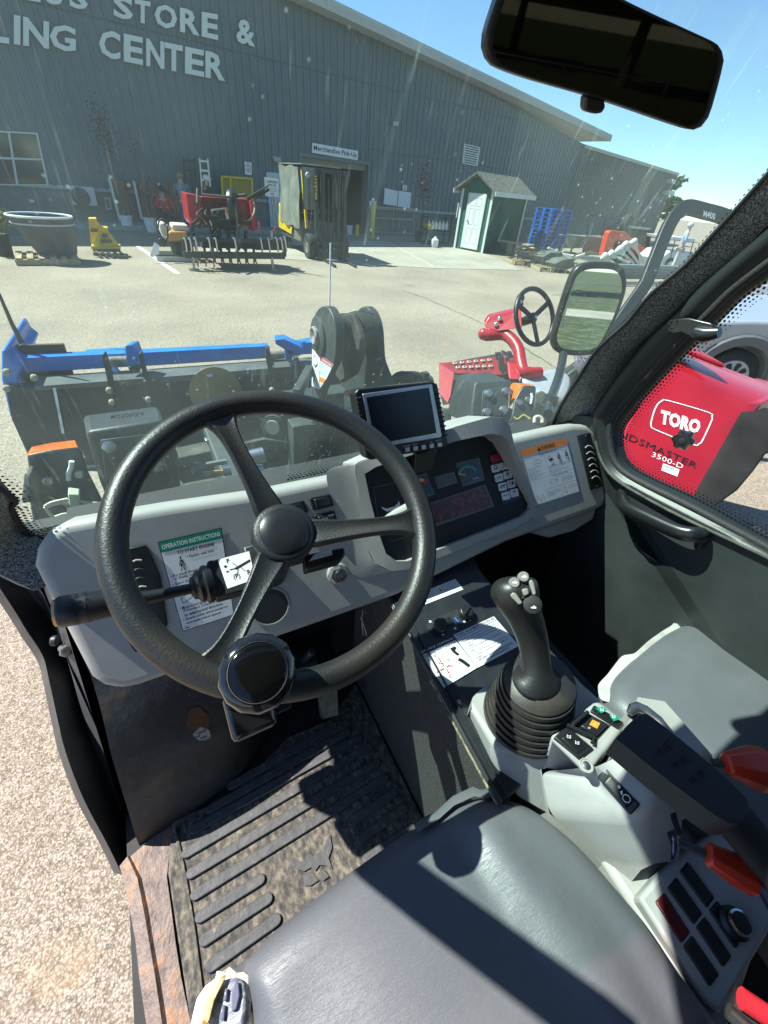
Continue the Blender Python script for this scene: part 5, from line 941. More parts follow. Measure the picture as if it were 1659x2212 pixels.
# loading doorway: jambs, lintel and the dark room behind it
JB2 = M('door_jamb_trim', (.13, .15, .16), .5)
b = MB(); b.prism([W(d0-.1, 0, .05), W(d0, 0, .05), W(d0, dh, .05), W(d0-.1, dh, .05)], -WNn*.5, JB2); b.prism([W(d1, 0, .05), W(d1+.1, 0, .05), W(d1+.1, dh, .05), W(d1, dh, .05)], -WNn*.5, JB2); b.prism([W(d0-.1, dh, .05), W(d1+.1, dh, .05), W(d1+.1, dh+.12, .05), W(d0-.1, dh+.12, .05)], -WNn*.5, JB2)
b.build('doorway_trim', BL, smooth=False)
b = MB(); b.prism([W(d0, dh-.22, -.15), W(d1, dh-.22, -.15), W(d1, dh, -.15), W(d0, dh, -.15)], -WNn*.1, M('rolled_door', (.22, .2, .14), .6)); b.build('rolled_door', BL, smooth=False)
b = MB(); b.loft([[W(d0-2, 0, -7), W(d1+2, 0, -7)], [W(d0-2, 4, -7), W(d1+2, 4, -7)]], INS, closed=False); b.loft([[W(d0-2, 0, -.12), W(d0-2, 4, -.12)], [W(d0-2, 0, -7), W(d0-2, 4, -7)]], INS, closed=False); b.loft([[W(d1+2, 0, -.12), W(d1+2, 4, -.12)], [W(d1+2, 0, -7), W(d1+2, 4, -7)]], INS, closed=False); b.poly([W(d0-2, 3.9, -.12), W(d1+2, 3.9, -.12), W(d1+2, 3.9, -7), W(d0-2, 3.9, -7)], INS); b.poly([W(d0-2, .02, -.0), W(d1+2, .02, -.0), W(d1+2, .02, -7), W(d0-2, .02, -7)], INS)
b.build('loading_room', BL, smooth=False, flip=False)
b = MB(); b.loft([[W(-24, 0), W(-24, 9)], [W(-24, 0, -14), W(-24, 9, -14)]], SID, closed=False); b.loft([[W(-24, 0, -14), W(-24, 9, -14)], [W(sW, 0, -14), W(sW, 4, -14)]], SID, closed=False); b.build('back_wall', BL, smooth=False, flip=False)
# lettering
LET = M('white_letter', (.62, .66, .62), .5)
def wtext(s, TLq, TRq, BRq, BLq, name='lettering', key='a1', dep=.06):
    vs, fs, _ = text_mesh(s, .03); q = [wp(key, *a, off=.12) for a in (TLq, TRq, BRq, BLq)]; P_ = Panel(None, q, WNn)
    for ii in (0,):
        b = MB(); n = len(vs); b.add([P_.pt(x, 1-y, 0) for x, y in vs], fs, LET)
        # give the letters thickness: border edges swept back
        cnt = {}
        for f in fs:
            for a, c in zip(f, f[1:]+f[:1]): cnt[(min(a, c), max(a, c))] = cnt.get((min(a, c), max(a, c)), 0)+1
        for (a, c), k in cnt.items():
            if k == 1:
                pa, pc = P_.pt(vs[a][0], 1-vs[a][1], 0), P_.pt(vs[c][0], 1-vs[c][1], 0); b.add([pa, pc, pc-WNn*dep, pa-WNn*dep], [(0, 1, 2, 3)], LET)
        b.build(name, BL, smooth=False, flip=False)
def wletters(s, L0, L1, B0, B1, pitch):   # one raised letter at a time between two guide lines
    for i, ch in enumerate(s):
        if ch == ' ': continue
        t0, t1 = pitch[i]; P = lambda a, c, t: (a[0]+(c[0]-a[0])*t, a[1]+(c[1]-a[1])*t)
        wtext(ch, P(L0, L1, t0), P(L0, L1, t1), P(B0, B1, t1), P(B0, B1, t0))
def pitch(xs, x0, x1): return [((a-x0)/(x1-x0), (c-x0)/(x1-x0)) for a, c in xs]
wletters('STORE', (490,-22), (938,62), (490,72), (938,172), pitch([(490,575),(583,650),(668,765),(778,862),(872,942)], 490, 938))
wletters('&', (1022,78), (1102,94), (1022,182), (1102,204), [(0, 1)])
wletters('ESS', (120,-98), (380,-50), (120,0), (380,45), pitch([(105,175),(200,270),(300,380)], 120, 380))
wletters('ING', (55,62), (325,118), (55,190), (325,226), pitch([(60,88),(100,212),(215,328)], 55, 325))
wletters('L', (-60,40), (45,58), (-60,176), (45,190), [(.1, .95)])
wletters('CENTER', (428,122), (970,236), (428,244), (970,350), pitch([(428,520),(535,618),(632,710),(712,790),(800,882),(888,972)], 428, 970))
# window
WF = M('white_window_frame', (.55, .6, .58), .5); PANE = M('dark_pane', (.012, .016, .016), .08, spec=.8)
b = MB(); wq = [(-150,556),(162,574),(212,802),(-130,800)]
P_ = [wp('a1', *q, off=.06) for q in wq]; PW = Panel(b, P_, WNn); b.prism(P_, -WNn*.04, WF); win = b.build('window', BL, smooth=False)
for u0, u1 in ((.0, .565), (.60, .97)):
    for v0, v1 in ((.03, .47), (.51, .97)): b = MB(); PW2 = Panel(b, P_, WNn); PW2.rect(u0, v0, u1, v1, PANE, .01); b.build('window_pane', win, smooth=False, flip=False)
b = MB(); b.prism([wp('a2', *q, off=.05) for q in ((348,620),(416,636),(404,718),(338,706))], -WNn*.05, WF); lv_ = b.build('wall_louvre', BL, smooth=False)
for i in range(8): b = MB(); P_ = Panel(b, [wp('a2', *q, off=.055) for q in ((348,620),(416,636),(404,718),(338,706))], WNn); P_.rect(.08, .06+i*.118, .92, .11+i*.118, INK, 0); b.build('louvre_gap', lv_, smooth=False, flip=False)
def wallbox(k, L, dep, m, name, par=None, bev=.01, **kw): b = MB(); b.prism([wp(k, *q, off=dep) for q in L], -WNn*dep, m); return b.build(name, par, bev=bev, **kw)
wallbox('a4', [(772,30),(840,38),(848,80),(790,74)], .18, M('lamp_grey', (.3, .33, .34), .5), 'wall_lamp', BL)
wallbox('a2', [(42,522),(66,526),(62,546),(40,542)], .2, M('lamp_grey', (.3, .33, .34), .5), 'wall_lamp', BL)
wallbox('a3', [(235,385),(282,388),(284,412),(240,410)], .06, WF, 'service_box', BL)
wallbox('a2', [(1250,775),(1262,778),(1256,795),(1244,792)], .5, WF, 'wall_lamp', BL)
wallbox('a2', [(1232,822),(1258,826),(1254,846),(1228,842)], .5, WF, 'wall_lamp', BL)
eb = wallbox('a3', [(850,365),(900,368),(918,470),(870,472)], .12, M('meter_box', (.42, .42, .4), .5), 'electric_meter_box'); tag(eb, 'small grey electric box low on the store wall', 'electric box')
b = MB(); b.prism([wp('a3', *q, off=.13) for q in ((862,382),(888,384),(900,450),(880,452))], -WNn*.01, M('box_window', (.1,.1,.1), .4)); b.build('box_window', eb)
# air conditioner
b = MB(); b.prism([wp('a3', *q, off=.45) for q in ((575,275),(765,285),(800,440),(598,430))], -WNn*.4, M('pale_grey_casing', (.5, .52, .5), .5)); ac = b.build('air_conditioner', bev=.02); tag(ac, 'pale grey outdoor air conditioner with round fan, hung on the store wall', 'air conditioner')
c = wp('a3', 660, 365, .452); b = MB(); b.lathe(c, WNn, [(.27, 0), (.27, .012), (.24, .014)], M('fan_grille', (.05, .055, .055), .6), n=28); b.build('fan_grille', ac)
# ---- signs on the wall
def wsign(name, k, L, lab, lines, cat='sign', off=.1, m=None, dep=.03):
    b = MB(); q = [wp(k, *a, off=off) for a in L]; b.prism(q, -WNn*dep, m or WHT); o = b.build(name, smooth=False); tag(o, lab, cat)
    b = MB(); P_ = Panel(b, q, WNn)
    for s, u0, v0, u1, v1, mm in lines: P_.text(s, u0, v0, u1, v1, mm, .006, .02)
    b.build('sign_lettering', o, smooth=False, flip=False); return o
wsign('wall_sign', 'a1', [(1350,617),(1547,652),(1545,692),(1348,660)], 'white wall sign reading Merchandise Pick-Up above the loading door', [('Merchandise Pick-Up', .03, .2, .97, .85, INK)])
wsign('wall_sign', 'a4', [(545,74),(602,84),(605,186),(550,180)], 'small white NO PARKING sign with red print on the siding', [('NO', .3, .06, .7, .2, REDP), ('PARKING', .1, .26, .9, .38, REDP), ('LOADING', .12, .5, .88, .62, REDP), ('ZONE', .3, .68, .75, .8, REDP)])
wsign('wall_sign', 'a2', [(83,798),(100,800),(98,824),(80,822)], 'tiny white sign on the siding above the two white boards', [('H', .3, .1, .7, .4, INK), ('MAX', .15, .6, .85, .8, INK)])
nd = wsign('notice_door', 'a4', [(722,160),(858,172),(858,610),(760,610)], 'white door covered with paper notices beside the loading door', [('PICK UP', .15, .1, .6, .13, BLUEINK), ('NOTICE', .7, .3, .95, .32, BLUEINK), ('Store Hours', .66, .22, .95, .24, BLUEINK)], cat='door', m=M('pale_blue_door', (.42, .52, .56), .5))
b = MB(); P_ = Panel(b, [wp('a4', *q, off=.11) for q in ((722,160),(858,172),(858,610),(760,610))], WNn); P_.rect(.6, .52, .95, .65, M('cream_paper', (.5, .5, .38), .7)); P_.rect(.3, .4, .36, .95, M('navy_strip', (.03, .05, .12), .6)); b.build('notice_paper', nd, smooth=False, flip=False)
def post_sign(k, L, base, lab, Y, lines):
    root = thing('sign_stand', lab, 'sign', base); q = [aY(z(k, *a), Y) for a in L]; b = MB(); b.prism(q, (0, .03, 0), WHT); b.build('sign_board', root, smooth=False)
    b = MB(); P_ = Panel(b, q, (0, -1, 0))
    for s, u0, v0, u1, v1, mm in lines: P_.text(s, u0, v0, u1, v1, mm, .006, .02)
    b.build('sign_lettering', root, smooth=False, flip=False); c = (q[2]+q[3])/2; b = MB(); b.tube([V((c.x, Y+.02, .0)), V((c.x, Y+.02, c.z+.1))], .03, STEEL, n=8); b.build('post', root)
CL = [('CURBSIDE', .12, .15, .9, .27, INK), ('PICK UP', .25, .33, .8, .45, INK), ('please call when you', .12, .55, .9, .61, BLUEINK), ('arrive for service', .15, .65, .85, .71, BLUEINK), ('5564', .4, .8, .65, .88, BLUEINK)]
post_sign('a4', [(706,200),(822,215),(826,365),(716,358)], (7.1, 18.5, 0), 'white CURBSIDE PICK UP sign on a post left of the covered forklift', 18.5, CL)
post_sign('a2', [(322,876),(362,881),(352,946),(312,940)], (12.7, 18.3, 0), 'white CURBSIDE PICK UP sign on a post left of the green shed', 18.3, CL)
# ---- leaning fence panels
WOOD = mat3('red_brown_boards', (.10, .045, .03), (.2, .09, .055), (.3, .16, .1), 3, .9, .3, st=(4, 4, .6))
pn = thing('fence_panel', 'row of red brown wooden fence panels with pale posts against the store wall', 'fence', tuple(W(-2.5, 0, .5)))
for L_ in ([(905,232),(1040,238),(1110,545),(985,560)], [(1095,240),(1190,245),(1215,540),(1165,548)], [(1205,240),(1290,246),(1330,545),(1240,548)], [(1305,250),(1440,262),(1500,500),(1350,545)]):
    b = MB(); q = [wp('a3', *a, off=.5) for a in L_]; b.prism(q, -WNn*.05, WOOD); b.build('board_panel', pn, smooth=False)
for a, c in (((890,208),(980,560)), ((1090,232),(1158,545)), ((1295,250),(1345,540))): b = MB(); b.bar(wp('a3', *a, off=.6), wp('a3', *c, off=.6), .07, .05, WF, up=WNn); b.build('fence_post', pn, smooth=False)
# ---- potted trees
PURP = mat3('purple_leaf', (.05, .016, .03), (.1, .03, .05), (.16, .06, .08), 20, .7, 0); GRN = mat3('green_leaf', (.03, .06, .012), (.06, .11, .02), (.1, .16, .04), 20, .7, 0); BARK = M('bark', (.14, .11, .08), .9, var=.3, vs=30)
YGR = mat3('yellow_flower_leaf', (.06, .09, .01), (.25, .24, .02), (.5, .42, .03), 25, .7, 0)
def leaves(mb, c, R_, n, s, m, seed):
    rr = random.Random(seed)
    for i in range(n):
        while True:
            u = V((rr.uniform(-1, 1), rr.uniform(-1, 1), rr.uniform(-1, 1)))
            if u.length < 1: break
        u = u*(.55+.45*rr.random()); p = V(c)+V((u.x*R_[0], u.y*R_[1], u.z*R_[2])); a = V((rr.uniform(-1, 1), rr.uniform(-1, 1), rr.uniform(-1, 1))).normalized(); t = a.orthogonal().normalized(); q = a.cross(t); k = s*rr.uniform(.6, 1.3)
        mb.poly([p-t*k*.5, p+q*k, p+t*k*.5, p-q*k*.6], m)
def potted(name, lab, base, h, pm, lm, R_, n, s, seed, potr=.2, ph=.38, group=None, trunk=True):
    root = thing(name, lab, 'plant', base, group=group); x, y, z0 = base
    b = MB(); b.lathe((x, y, z0), (0, 0, 1), [(potr*.75, 0), (potr, ph), (potr*1.08, ph), (potr*1.08, ph+.03), (potr*.9, ph+.02)], pm, n=20); b.build('pot', root)
    if trunk:
        b = MB(); b.tube([(x, y, z0+ph-.05), (x+.05, y, z0+h*.5), (x-.04, y, z0+h)], [.03, .022, .01], BARK, n=8)
        for i in range(5): a = i*1.3; b.tube([(x, y, z0+h*(.45+.08*i)), (x+math.cos(a)*R_[0]*.8, y+math.sin(a)*R_[1]*.8, z0+h*(.7+.08*i))], [.014, .006], BARK, n=6)
        b.build('trunk', root)
    b = MB(); leaves(b, (x, y, z0+h-R_[2]*.4), R_, n, s, lm, seed); b.build('foliage', root, smooth=False, flip=False)
potted('potted_tree', 'young purple leaved tree in a white bucket by the fence panels', (.36, 19.7, 0), 3.0, WHT, PURP, (.45, .35, .9), 260, .05, 1)
potted('potted_tree', 'thin bare young tree in a white bucket, right of the purple leaved one', (1.08, 19.3, 0), 2.6, WHT, PURP, (.3, .3, .6), 60, .04, 2)
potted('potted_shrub', 'yellow and green flowering shrub left of the big black tub', (-2.35, 13.6, 0), .85, BLKM, YGR, (.4, .4, .35), 700, .045, 3, trunk=False)
potted('potted_tree', 'purple leaved young tree against the store wall left of the green shed', (12.3, 19.6, 0), 2.6, BLKM, PURP, (.6, .5, 1.0), 420, .05, 4)
# ---- ladders, cage
AL = M('aluminium', (.6, .62, .62), .35, .8)
def ladder(lab, TL, TR, BR, BL, off, m, n, name='step_ladder'):
    P4 = [wp('a4', *q, off=off) for q in (TL, TR, BR, BL)]; P4[2].z = P4[3].z = .02; root = thing(name, lab, 'ladder', tuple((P4[2]+P4[3])/2))
    for a, c in ((0, 3), (1, 2)): b = MB(); b.bar(P4[a], P4[c], .05, .06, m, up=WNn); b.build('rail', root, smooth=False)
    for i in range(n): t = (i+.3)/n; b = MB(); b.bar(P4[0].lerp(P4[3], t), P4[1].lerp(P4[2], t), .06, .03, m, up=WNn); b.build('rung', root, smooth=False)
ladder('shiny aluminium step ladder leaning on the store wall', (176,45), (242,52), (300,640), (225,640), .6, AL, 8)
ladder('dark ladder leaning on the store wall, left of the shiny one', (50,42), (135,50), (170,640), (80,640), .35, DARK, 8)
YEL = M('yellow_paint', (.62, .45, .01), .45, var=.15); MESH_ = M('yellow_mesh', (.30, .23, .02), .7)
cg = thing('wire_cage', 'tall yellow framed mesh cage standing by the store wall', 'cage', tuple(wp('a4', 480, 620, .8)))
cg_q = [wp('a4', *a, off=.8) for a in ((358,197),(605,215),(610,620),(380,620))]
for i in range(4): b = MB(); b.bar(cg_q[i], cg_q[(i+1) % 4], .06, .06, YEL, up=WNn); b.build('frame_bar', cg, smooth=False)
b = MB(); b.bar(wp('a4', 428, 204, .8), wp('a4', 440, 620, .8), .06, .06, YEL, up=WNn); b.build('frame_bar', cg, smooth=False)
b = MB(); b.poly([p-WNn*.03 for p in cg_q], MESH_); b.build('mesh_panel', cg, smooth=False, flip=False)
# ---- bollards and bits by the loading door
def bollard(lab, p, h, grp=None):
    b = MB(); b.lathe(p, (0, 0, 1), [(.085, 0), (.085, h-.03), (.07, h), (.02, h+.03)], YEL, n=18); tag(b.build('bollard'), lab, 'bollard', grp)
bollard('tall yellow bollard right of the loading door', (10.2, 20.2, 0), 1.25); bollard('short yellow bollard inside the loading door shadow', (9.81, 21.0, 0), .42)
b = MB(); b.lathe((9.6, 21.4, 0), (0, 0, 1), [(.12, 0), (.15, .33), (.155, .35), (.13, .35)], WHT, n=18); tag(b.build('bucket'), 'small white bucket in the loading doorway', 'bucket')
wsign('wall_sign', 'a4', [(1566,395),(1622,400),(1620,455),(1562,450)], 'small pale sign on the wall behind the tall yellow bollard', [('P', .35, .2, .65, .7, BLUEINK)], off=.2)
# white boards on a cart
rk_ = thing('board_rack', 'grey rack holding two white boards against the store wall', 'rack', (12.4, 21.6, 0))
for L_ in ([(4,812),(60,826),(56,890),(0,882)], [(64,824),(118,832),(112,900),(60,892)]): b = MB(); b.prism([wp('a2', *q, off=.5) for q in L_], -WNn*.04, WHT); b.build('white_board', rk_, smooth=False)
for a, c in (((-60,892),(135,905)), ((-60,1000),(130,1010)), ((-50,940),(130,950)), ((-55,890),(-60,1010)), ((40,895),(35,1010)), ((130,902),(126,1012))): b = MB(); b.bar(wp('a2', *a, off=.5), wp('a2', *c, off=.5), .05, .05, STEEL, up=WNn); b.build('rack_bar', rk_, smooth=False)
b = MB(); p = V((12.1, 18.6, 0)); b.lathe(p+V((0, 0, .5)), (0, 0, 1), [(.06, 0), (.22, .25), (.23, .27), (.2, .26)], YEL, n=20); b.tube([p, p+V((0, 0, .5))], .02, DARK); b.tube([p+V((-.2, 0, 0)), p+V((.2, 0, 0))], .03, DARK); tag(b.build('seed_spreader'), 'yellow bowl spreader in front of the dark shelf', 'spreader')
sh_ = thing('storage_shelf', 'dark metal shelf of white jugs left of the green shed', 'shelf', (12.5, 18.7, 0))
for zz_ in (.1, .55, 1.0): b = MB(); b.box((12.6, 18.7, zz_), (1.3, .5, .04), DARK); b.build('shelf_board', sh_)
for x, y in ((11.97, 18.47), (13.23, 18.47), (11.97, 18.93), (13.23, 18.93)): b = MB(); b.box((x, y, .55), (.04, .04, 1.1), DARK); b.build('shelf_post', sh_)
jug = None
for i in range(6):
    b = MB(); x = 12.1+i*.19; b.lathe((x, 18.55, .575), (0, 0, 1), [(.07, 0), (.08, .02), (.08, .2), (.03, .28), (.03, .32)], WHT, n=14); tag(b.build('plastic_jug'), ['leftmost', 'second from left', 'third from left', 'third from right', 'second from right', 'rightmost'][i]+' white jug in the row on the dark metal shelf', 'jug', 'white jugs on the dark shelf')
b = MB(); b.lathe((11.9, 17.6, 0), (0, 0, 1), [(.14, 0), (.15, .02), (.15, .28), (.05, .36), (.05, .4)], WHT, n=16); tag(b.build('plastic_jug'), 'large white jug alone on the ground before the shelf', 'jug')
# ================================================================== green shed
SG = M('green_board', (.005, .09, .06), .6, var=.15, vs=2, bump=.1); SGD = M('green_side', (.008, .062, .04), .65, var=.25, vs=2); SHIN = mat3('shingles', (.06, .06, .05), (.10, .10, .085), (.15, .145, .12), 8, .95, .4)
sd_ = V((.965, .262, 0)); fd = V((.262, -.965, 0)); FR_ = V((13.42, 16.2, 0)); FL_ = FR_-fd*1.5; dp_ = 2.5
sh = thing('garden_shed', 'small dark green garden shed with white door and shingled gable roof', 'shed', tuple(FR_)); up = V((0, 0, 1))
eh = 2.14; ah = 2.56
b = MB(); b.prism([FL_, FR_, FR_+up*eh, (FL_+FR_)/2+up*(ah-.02), FL_+up*eh], sd_*.05, SG); b.build('front_wall', sh, smooth=False)
b = MB(); b.prism([FR_+sd_*.05, FR_+sd_*dp_, FR_+sd_*dp_+up*eh, FR_+sd_*.05+up*eh], -fd*.05, SGD); b.build('side_wall', sh, smooth=False)
b = MB(); b.prism([FL_+sd_*.05, FL_+sd_*dp_, FL_+sd_*dp_+up*eh, FL_+sd_*.05+up*eh], fd*.05, SGD); b.build('side_wall', sh, smooth=False)
b = MB(); b.prism([FL_+sd_*dp_, FR_+sd_*dp_, FR_+sd_*dp_+up*eh, (FL_+FR_)/2+sd_*dp_+up*(ah-.02), FL_+sd_*dp_+up*eh], -sd_*.05, SGD); b.build('back_wall', sh, smooth=False)
m_ = (FL_+FR_)/2
for s, A0 in ((1, FR_), (-1, FL_)):
    e = A0+fd*s*.28+up*(eh-.13)-sd_*.3; t = m_+up*(ah+.02)-sd_*.3; b = MB(); b.prism([e, t, t+sd_*(dp_+.5), e+sd_*(dp_+.5)], up*.07, SHIN); rf_ = b.build('roof', sh, smooth=False)
    b = MB(); b.prism([e-fd*s*-.003-up*.08, e+up*.07-up*.0, e+sd_*(dp_+.5)+up*.07, e+sd_*(dp_+.5)-up*.08], fd*s*.03, WF); b.build('eave_trim', sh, smooth=False)
for p in (FL_, FR_): b = MB(); b.prism([p-sd_*.02+fd*(-.05), p-sd_*.02+fd*.05, p-sd_*.02+fd*.05+up*(eh-.05), p-sd_*.02+fd*(-.05)+up*(eh-.05)], -sd_*.03, WF); b.build('corner_trim', sh, smooth=False)
b = MB(); p = FR_+sd_*dp_+fd*.02; b.prism([p-sd_*.1, p, p+up*(eh-.15), p-sd_*.1+up*(eh-.15)], fd*.03, WF); b.build('corner_trim', sh, smooth=False)
dl, dr = FL_+fd*.32, FL_+fd*1.22; b = MB(); b.prism([dl-sd_*.01+up*.08, dr-sd_*.01+up*.08, dr-sd_*.01+up*1.98, dl-sd_*.01+up*1.98], -sd_*.03, WF); do_ = b.build('door', sh, smooth=False)
b = MB(); P_ = Panel(b, [dl+fd*.1+up*1.92, dr-fd*.1+up*1.92, dr-fd*.1+up*.12, dl+fd*.1+up*.12], -sd_); P_.rect(0, 0, 1, 1, M('door_white', (.66, .68, .66), .5), .042)
for u0, u1 in ((.12, .45), (.55, .88)):
    for v0, v1 in ((.06, .2), (.25, .55), (.62, .92)): P_.line([(u0, v0), (u1, v0), (u1, v1), (u0, v1)], .016, M('door_groove', (.4, .42, .42), .6), .046, True)
b.build('door_panel', do_, smooth=False, flip=False); b = MB(); b.ball(dl+fd*.17-sd_*.07+up*1.05, .035, STEEL, 8, 6); b.build('door_knob', do_)
# ================================================================== stacked blue trays, pallets, heap
for i in range(11):
    b = MB(); zz_ = .02+i*.155; x0, y0 = 16.9, 16.9; BPL = M('blue_plastic', (.01, .10, .42), .4)
    b.box((x0+.62, y0-.15, zz_+.13), (1.25, 1.0, .022), BPL)
    for ox in (.05, .62, 1.2):
        for oy in (-.6, -.15, .3): b.box((x0+ox, y0+oy, zz_+.06), (.13, .13, .12), BPL)
    for oy in (-.63, .33): b.box((x0+.62, y0+oy, zz_+.112), (1.25, .05, .05), BPL)
    tag(b.build('plastic_pallet', smooth=False), ['lowest', 'second lowest', 'third lowest', 'fourth from the bottom', 'fifth from the bottom', 'middle', 'fifth from the top', 'fourth from the top', 'third highest', 'second highest', 'topmost'][i]+' blue plastic pallet in the tall stack right of the green shed', 'pallet', 'stacked blue plastic pallets')
TIM = mat3('pallet_wood', (.2, .15, .09), (.36, .28, .17), (.52, .42, .27), 12, .9, .2, st=(1, 1, 4))
def wpal(lab, p, rz, n='wooden_pallet'):
    root = thing(n, lab, 'pallet', p, rz, None); 
    for i in range(6): b = MB(); b.box((-.5+i*.2, 0, .125), (.11, 1.0, .02), TIM); b.build('deck_board', root, smooth=False, world=False)
    for y in (-.46, 0, .46): b = MB(); b.box((0, y, .06), (1.15, .08, .10), TIM); b.build('stringer', root, smooth=False, world=False)
wpal('sunlit wooden pallet nearest the green shed bench', (13.3, 13.6, 0), 1.15); wpal('wooden pallet under the grey curved panels', (13.3, 12.35, 0), 1.2); wpal('wooden pallet at the near end of the scrap heap', (14.6, 11.4, 0), 1.0)
b = MB(); b.box((14.6, 15.6, .48), (.45, 1.5, .05), TIM, rz=.3); b.box((14.5, 15.2, .23), (.35, .1, .45), TIM, rz=.3); b.box((14.7, 16.0, .23), (.35, .1, .45), TIM, rz=.3); tag(b.build('wooden_bench', smooth=False), 'rough wooden bench beside the green shed wall', 'bench')
def junk(name, lab, cat, k, L, Y, th, m, bev=.01, group=None, par=None):
    b = MB(); b.prism([aY(z(k, *q), Y) for q in L], (0, th, 0), m); o = b.build(name, par, bev=bev, smooth=False)
    return tag(o, lab, cat, group) if lab else o
OLV = M('olive_rubber', (.10, .11, .085), .7, var=.25, vs=5)
junk('curved_panel', 'grey green curved panel leaning up on the scrap heap', 'panel', 'a5', [(725,600),(780,572),(855,570),(860,640),(800,660),(735,665)], 12.4, .5, OLV)
junk('curved_panel', 'lower grey green curved panel beside the leaning one on the scrap heap', 'panel', 'a5', [(808,645),(860,618),(930,612),(935,665),(870,690),(812,690)], 11.8, .5, OLV)
junk('cardboard_scrap', 'torn tan cardboard on top of the dark scrap', 'cardboard', 'a5', [(645,548),(675,540),(702,556),(700,585),(678,598),(650,582)], 13.4, .2, M('cardboard', (.45, .28, .13), .9))
random.seed(21); b = MB()
for i in range(26): p = V((13.0+random.uniform(-.3, .5), 13.1+random.uniform(-.5, .5), .16+random.uniform(0, .35))); a = random.uniform(0, 3.1); d = V((math.cos(a), math.sin(a), random.uniform(-.3, .3)))*random.uniform(.15, .4); b.tube([p-d, p+d*.3+V((0,0,.05)), p+d], random.uniform(.012, .04), BLKM, n=6)
tag(b.build('scrap_heap'), 'heap of black scrap metal on the wooden pallet', 'scrap', kind='stuff')
PVC = M('white_pipe', (.6, .62, .58), .5); GPI = M('grey_pipe', (.20, .24, .25), .45)
def pipe(lab, a, c, r, m, grp=None): b = MB(); b.tube([a, c], r, m, n=12); tag(b.build('pipe'), lab, 'pipe', grp)
for i in range(4): pipe(['highest', 'second highest', 'third highest', 'lowest'][i]+' long dark grey pipe lying in front of the orange loader', aZ(z('a5', 960, 655+i*24), .15+.12*(3-i)), aZ(z('a5', 1640, 672+i*20), .15+.12*(3-i)), .07, GPI, 'grey pipes before the loader')
for i, (a, c) in enumerate((((760,540),(925,622)), ((820,575),(1100,640)), ((860,590),(1120,600)), ((900,640),(1180,660)), ((980,600),(1150,640)), ((870,620),(1000,580)))): pipe(['steep white pipe sticking up at the left end of the scrap heap', 'longest thin white pipe across the scrap heap', 'flat thin white pipe along the top of the scrap heap', 'low thin white pipe nearest the grey pipes', 'short thin white pipe under the cream tarp', 'short thin white pipe tilted up left of the cream tarp'][i], aY(z('a5', *a), 13.2), aY(z('a5', *c), 12.8), .035, PVC, 'white pipes on the heap')
FAB = M('cream_tarp', (.42, .44, .36), .8, var=.25, vs=8)
b = MB(); b.loft([[aY(z('a5', x, y+dy), 13.0+dy*.01) for dy in (0, 14+6*(i % 2), 40)] for i, (x, y) in enumerate(((910,598),(950,575),(1000,565),(1040,560),(1080,575),(1115,600)))], FAB, closed=False); tag(b.build('crumpled_tarp', flip=False), 'crumpled cream tarp draped over the scrap heap', 'tarp')
for i, ((x, y), (x2, y2)) in enumerate((((1150,615),(1230,670)), ((1195,595),(1290,640)), ((1245,572),(1320,640)), ((1280,545),(1350,640)), ((1330,530),(1385,640)))):
    a = aY(z('a5', x, y), 12.6); c = aY(z('a5', x2, y2), 12.3); d = (a-c).normalized(); root = thing('flood_light', ['leftmost', 'second from left', 'middle', 'second from right', 'rightmost'][i]+' white capped post leaning on the grey pipes before the loader', 'light', tuple(c), 0, 'white capped posts before the loader')
    b = MB(); b.tube([c, a], .045, PVC, n=10); b.build('post', root); b = MB(); b.lathe(a, d, [(.06, -.08), (.1, .0), (.15, .12), (.16, .22), (.13, .27), (.04, .29)], M('white_cap', (.5, .52, .48), .6, var=.2, vs=20), n=14); b.build('cap', root)
b = MB(); c = aY(z('a5', 935, 480), 17.0); b.lathe(c, (0, 0, 1), [(.05, -.42), (.3, -.28), (.52, .12), (.54, .14), (.48, .1)], M('steel_bowl', (.12, .14, .13), .4), n=22); b.tube([c-V((0,0,.4)), V((c.x, c.y, 0))], .04, DARK); b.box((c.x, c.y, .03), (.5, .5, .06), DARK); rb_ = b.build('round_hopper'); tag(rb_, 'dark round bowl hopper with white letters right of the blue pallets', 'hopper')
b = MB(); P_ = Panel(b, [aY(z('a5', *q), 16.42) for q in ((908,462),(942,470),(945,492),(912,486))], (0, -1, 0)); P_.text('POLO', 0, 0, 1, 1, WHT, 0, .03); b.build('hopper_lettering', rb_, smooth=False, flip=False)
b = MB()
for a, c in (((1030,325),(1000,560)), ((1135,350),(1090,560)), ((1030,325),(1240,360)), ((1100,450),(1230,370)), ((1010,480),(1100,500))): b.bar(wp('a5', *a, off=1.2), wp('a5', *c, off=1.2), .05, .05, M('rusty_bar', (.09, .06, .045), .9))
tag(b.build('gate_frame', smooth=False), 'dark rusty gate frame leaning on the wing wall', 'gate frame')
b = MB(); b.bar(wp('a5', 1050, 375, 1.5), wp('a5', 1005, 545, 1.5), .12, .04, PVC); tag(b.build('pale_plank', smooth=False), 'pale upright plank beside the rusty gate frame', 'plank')
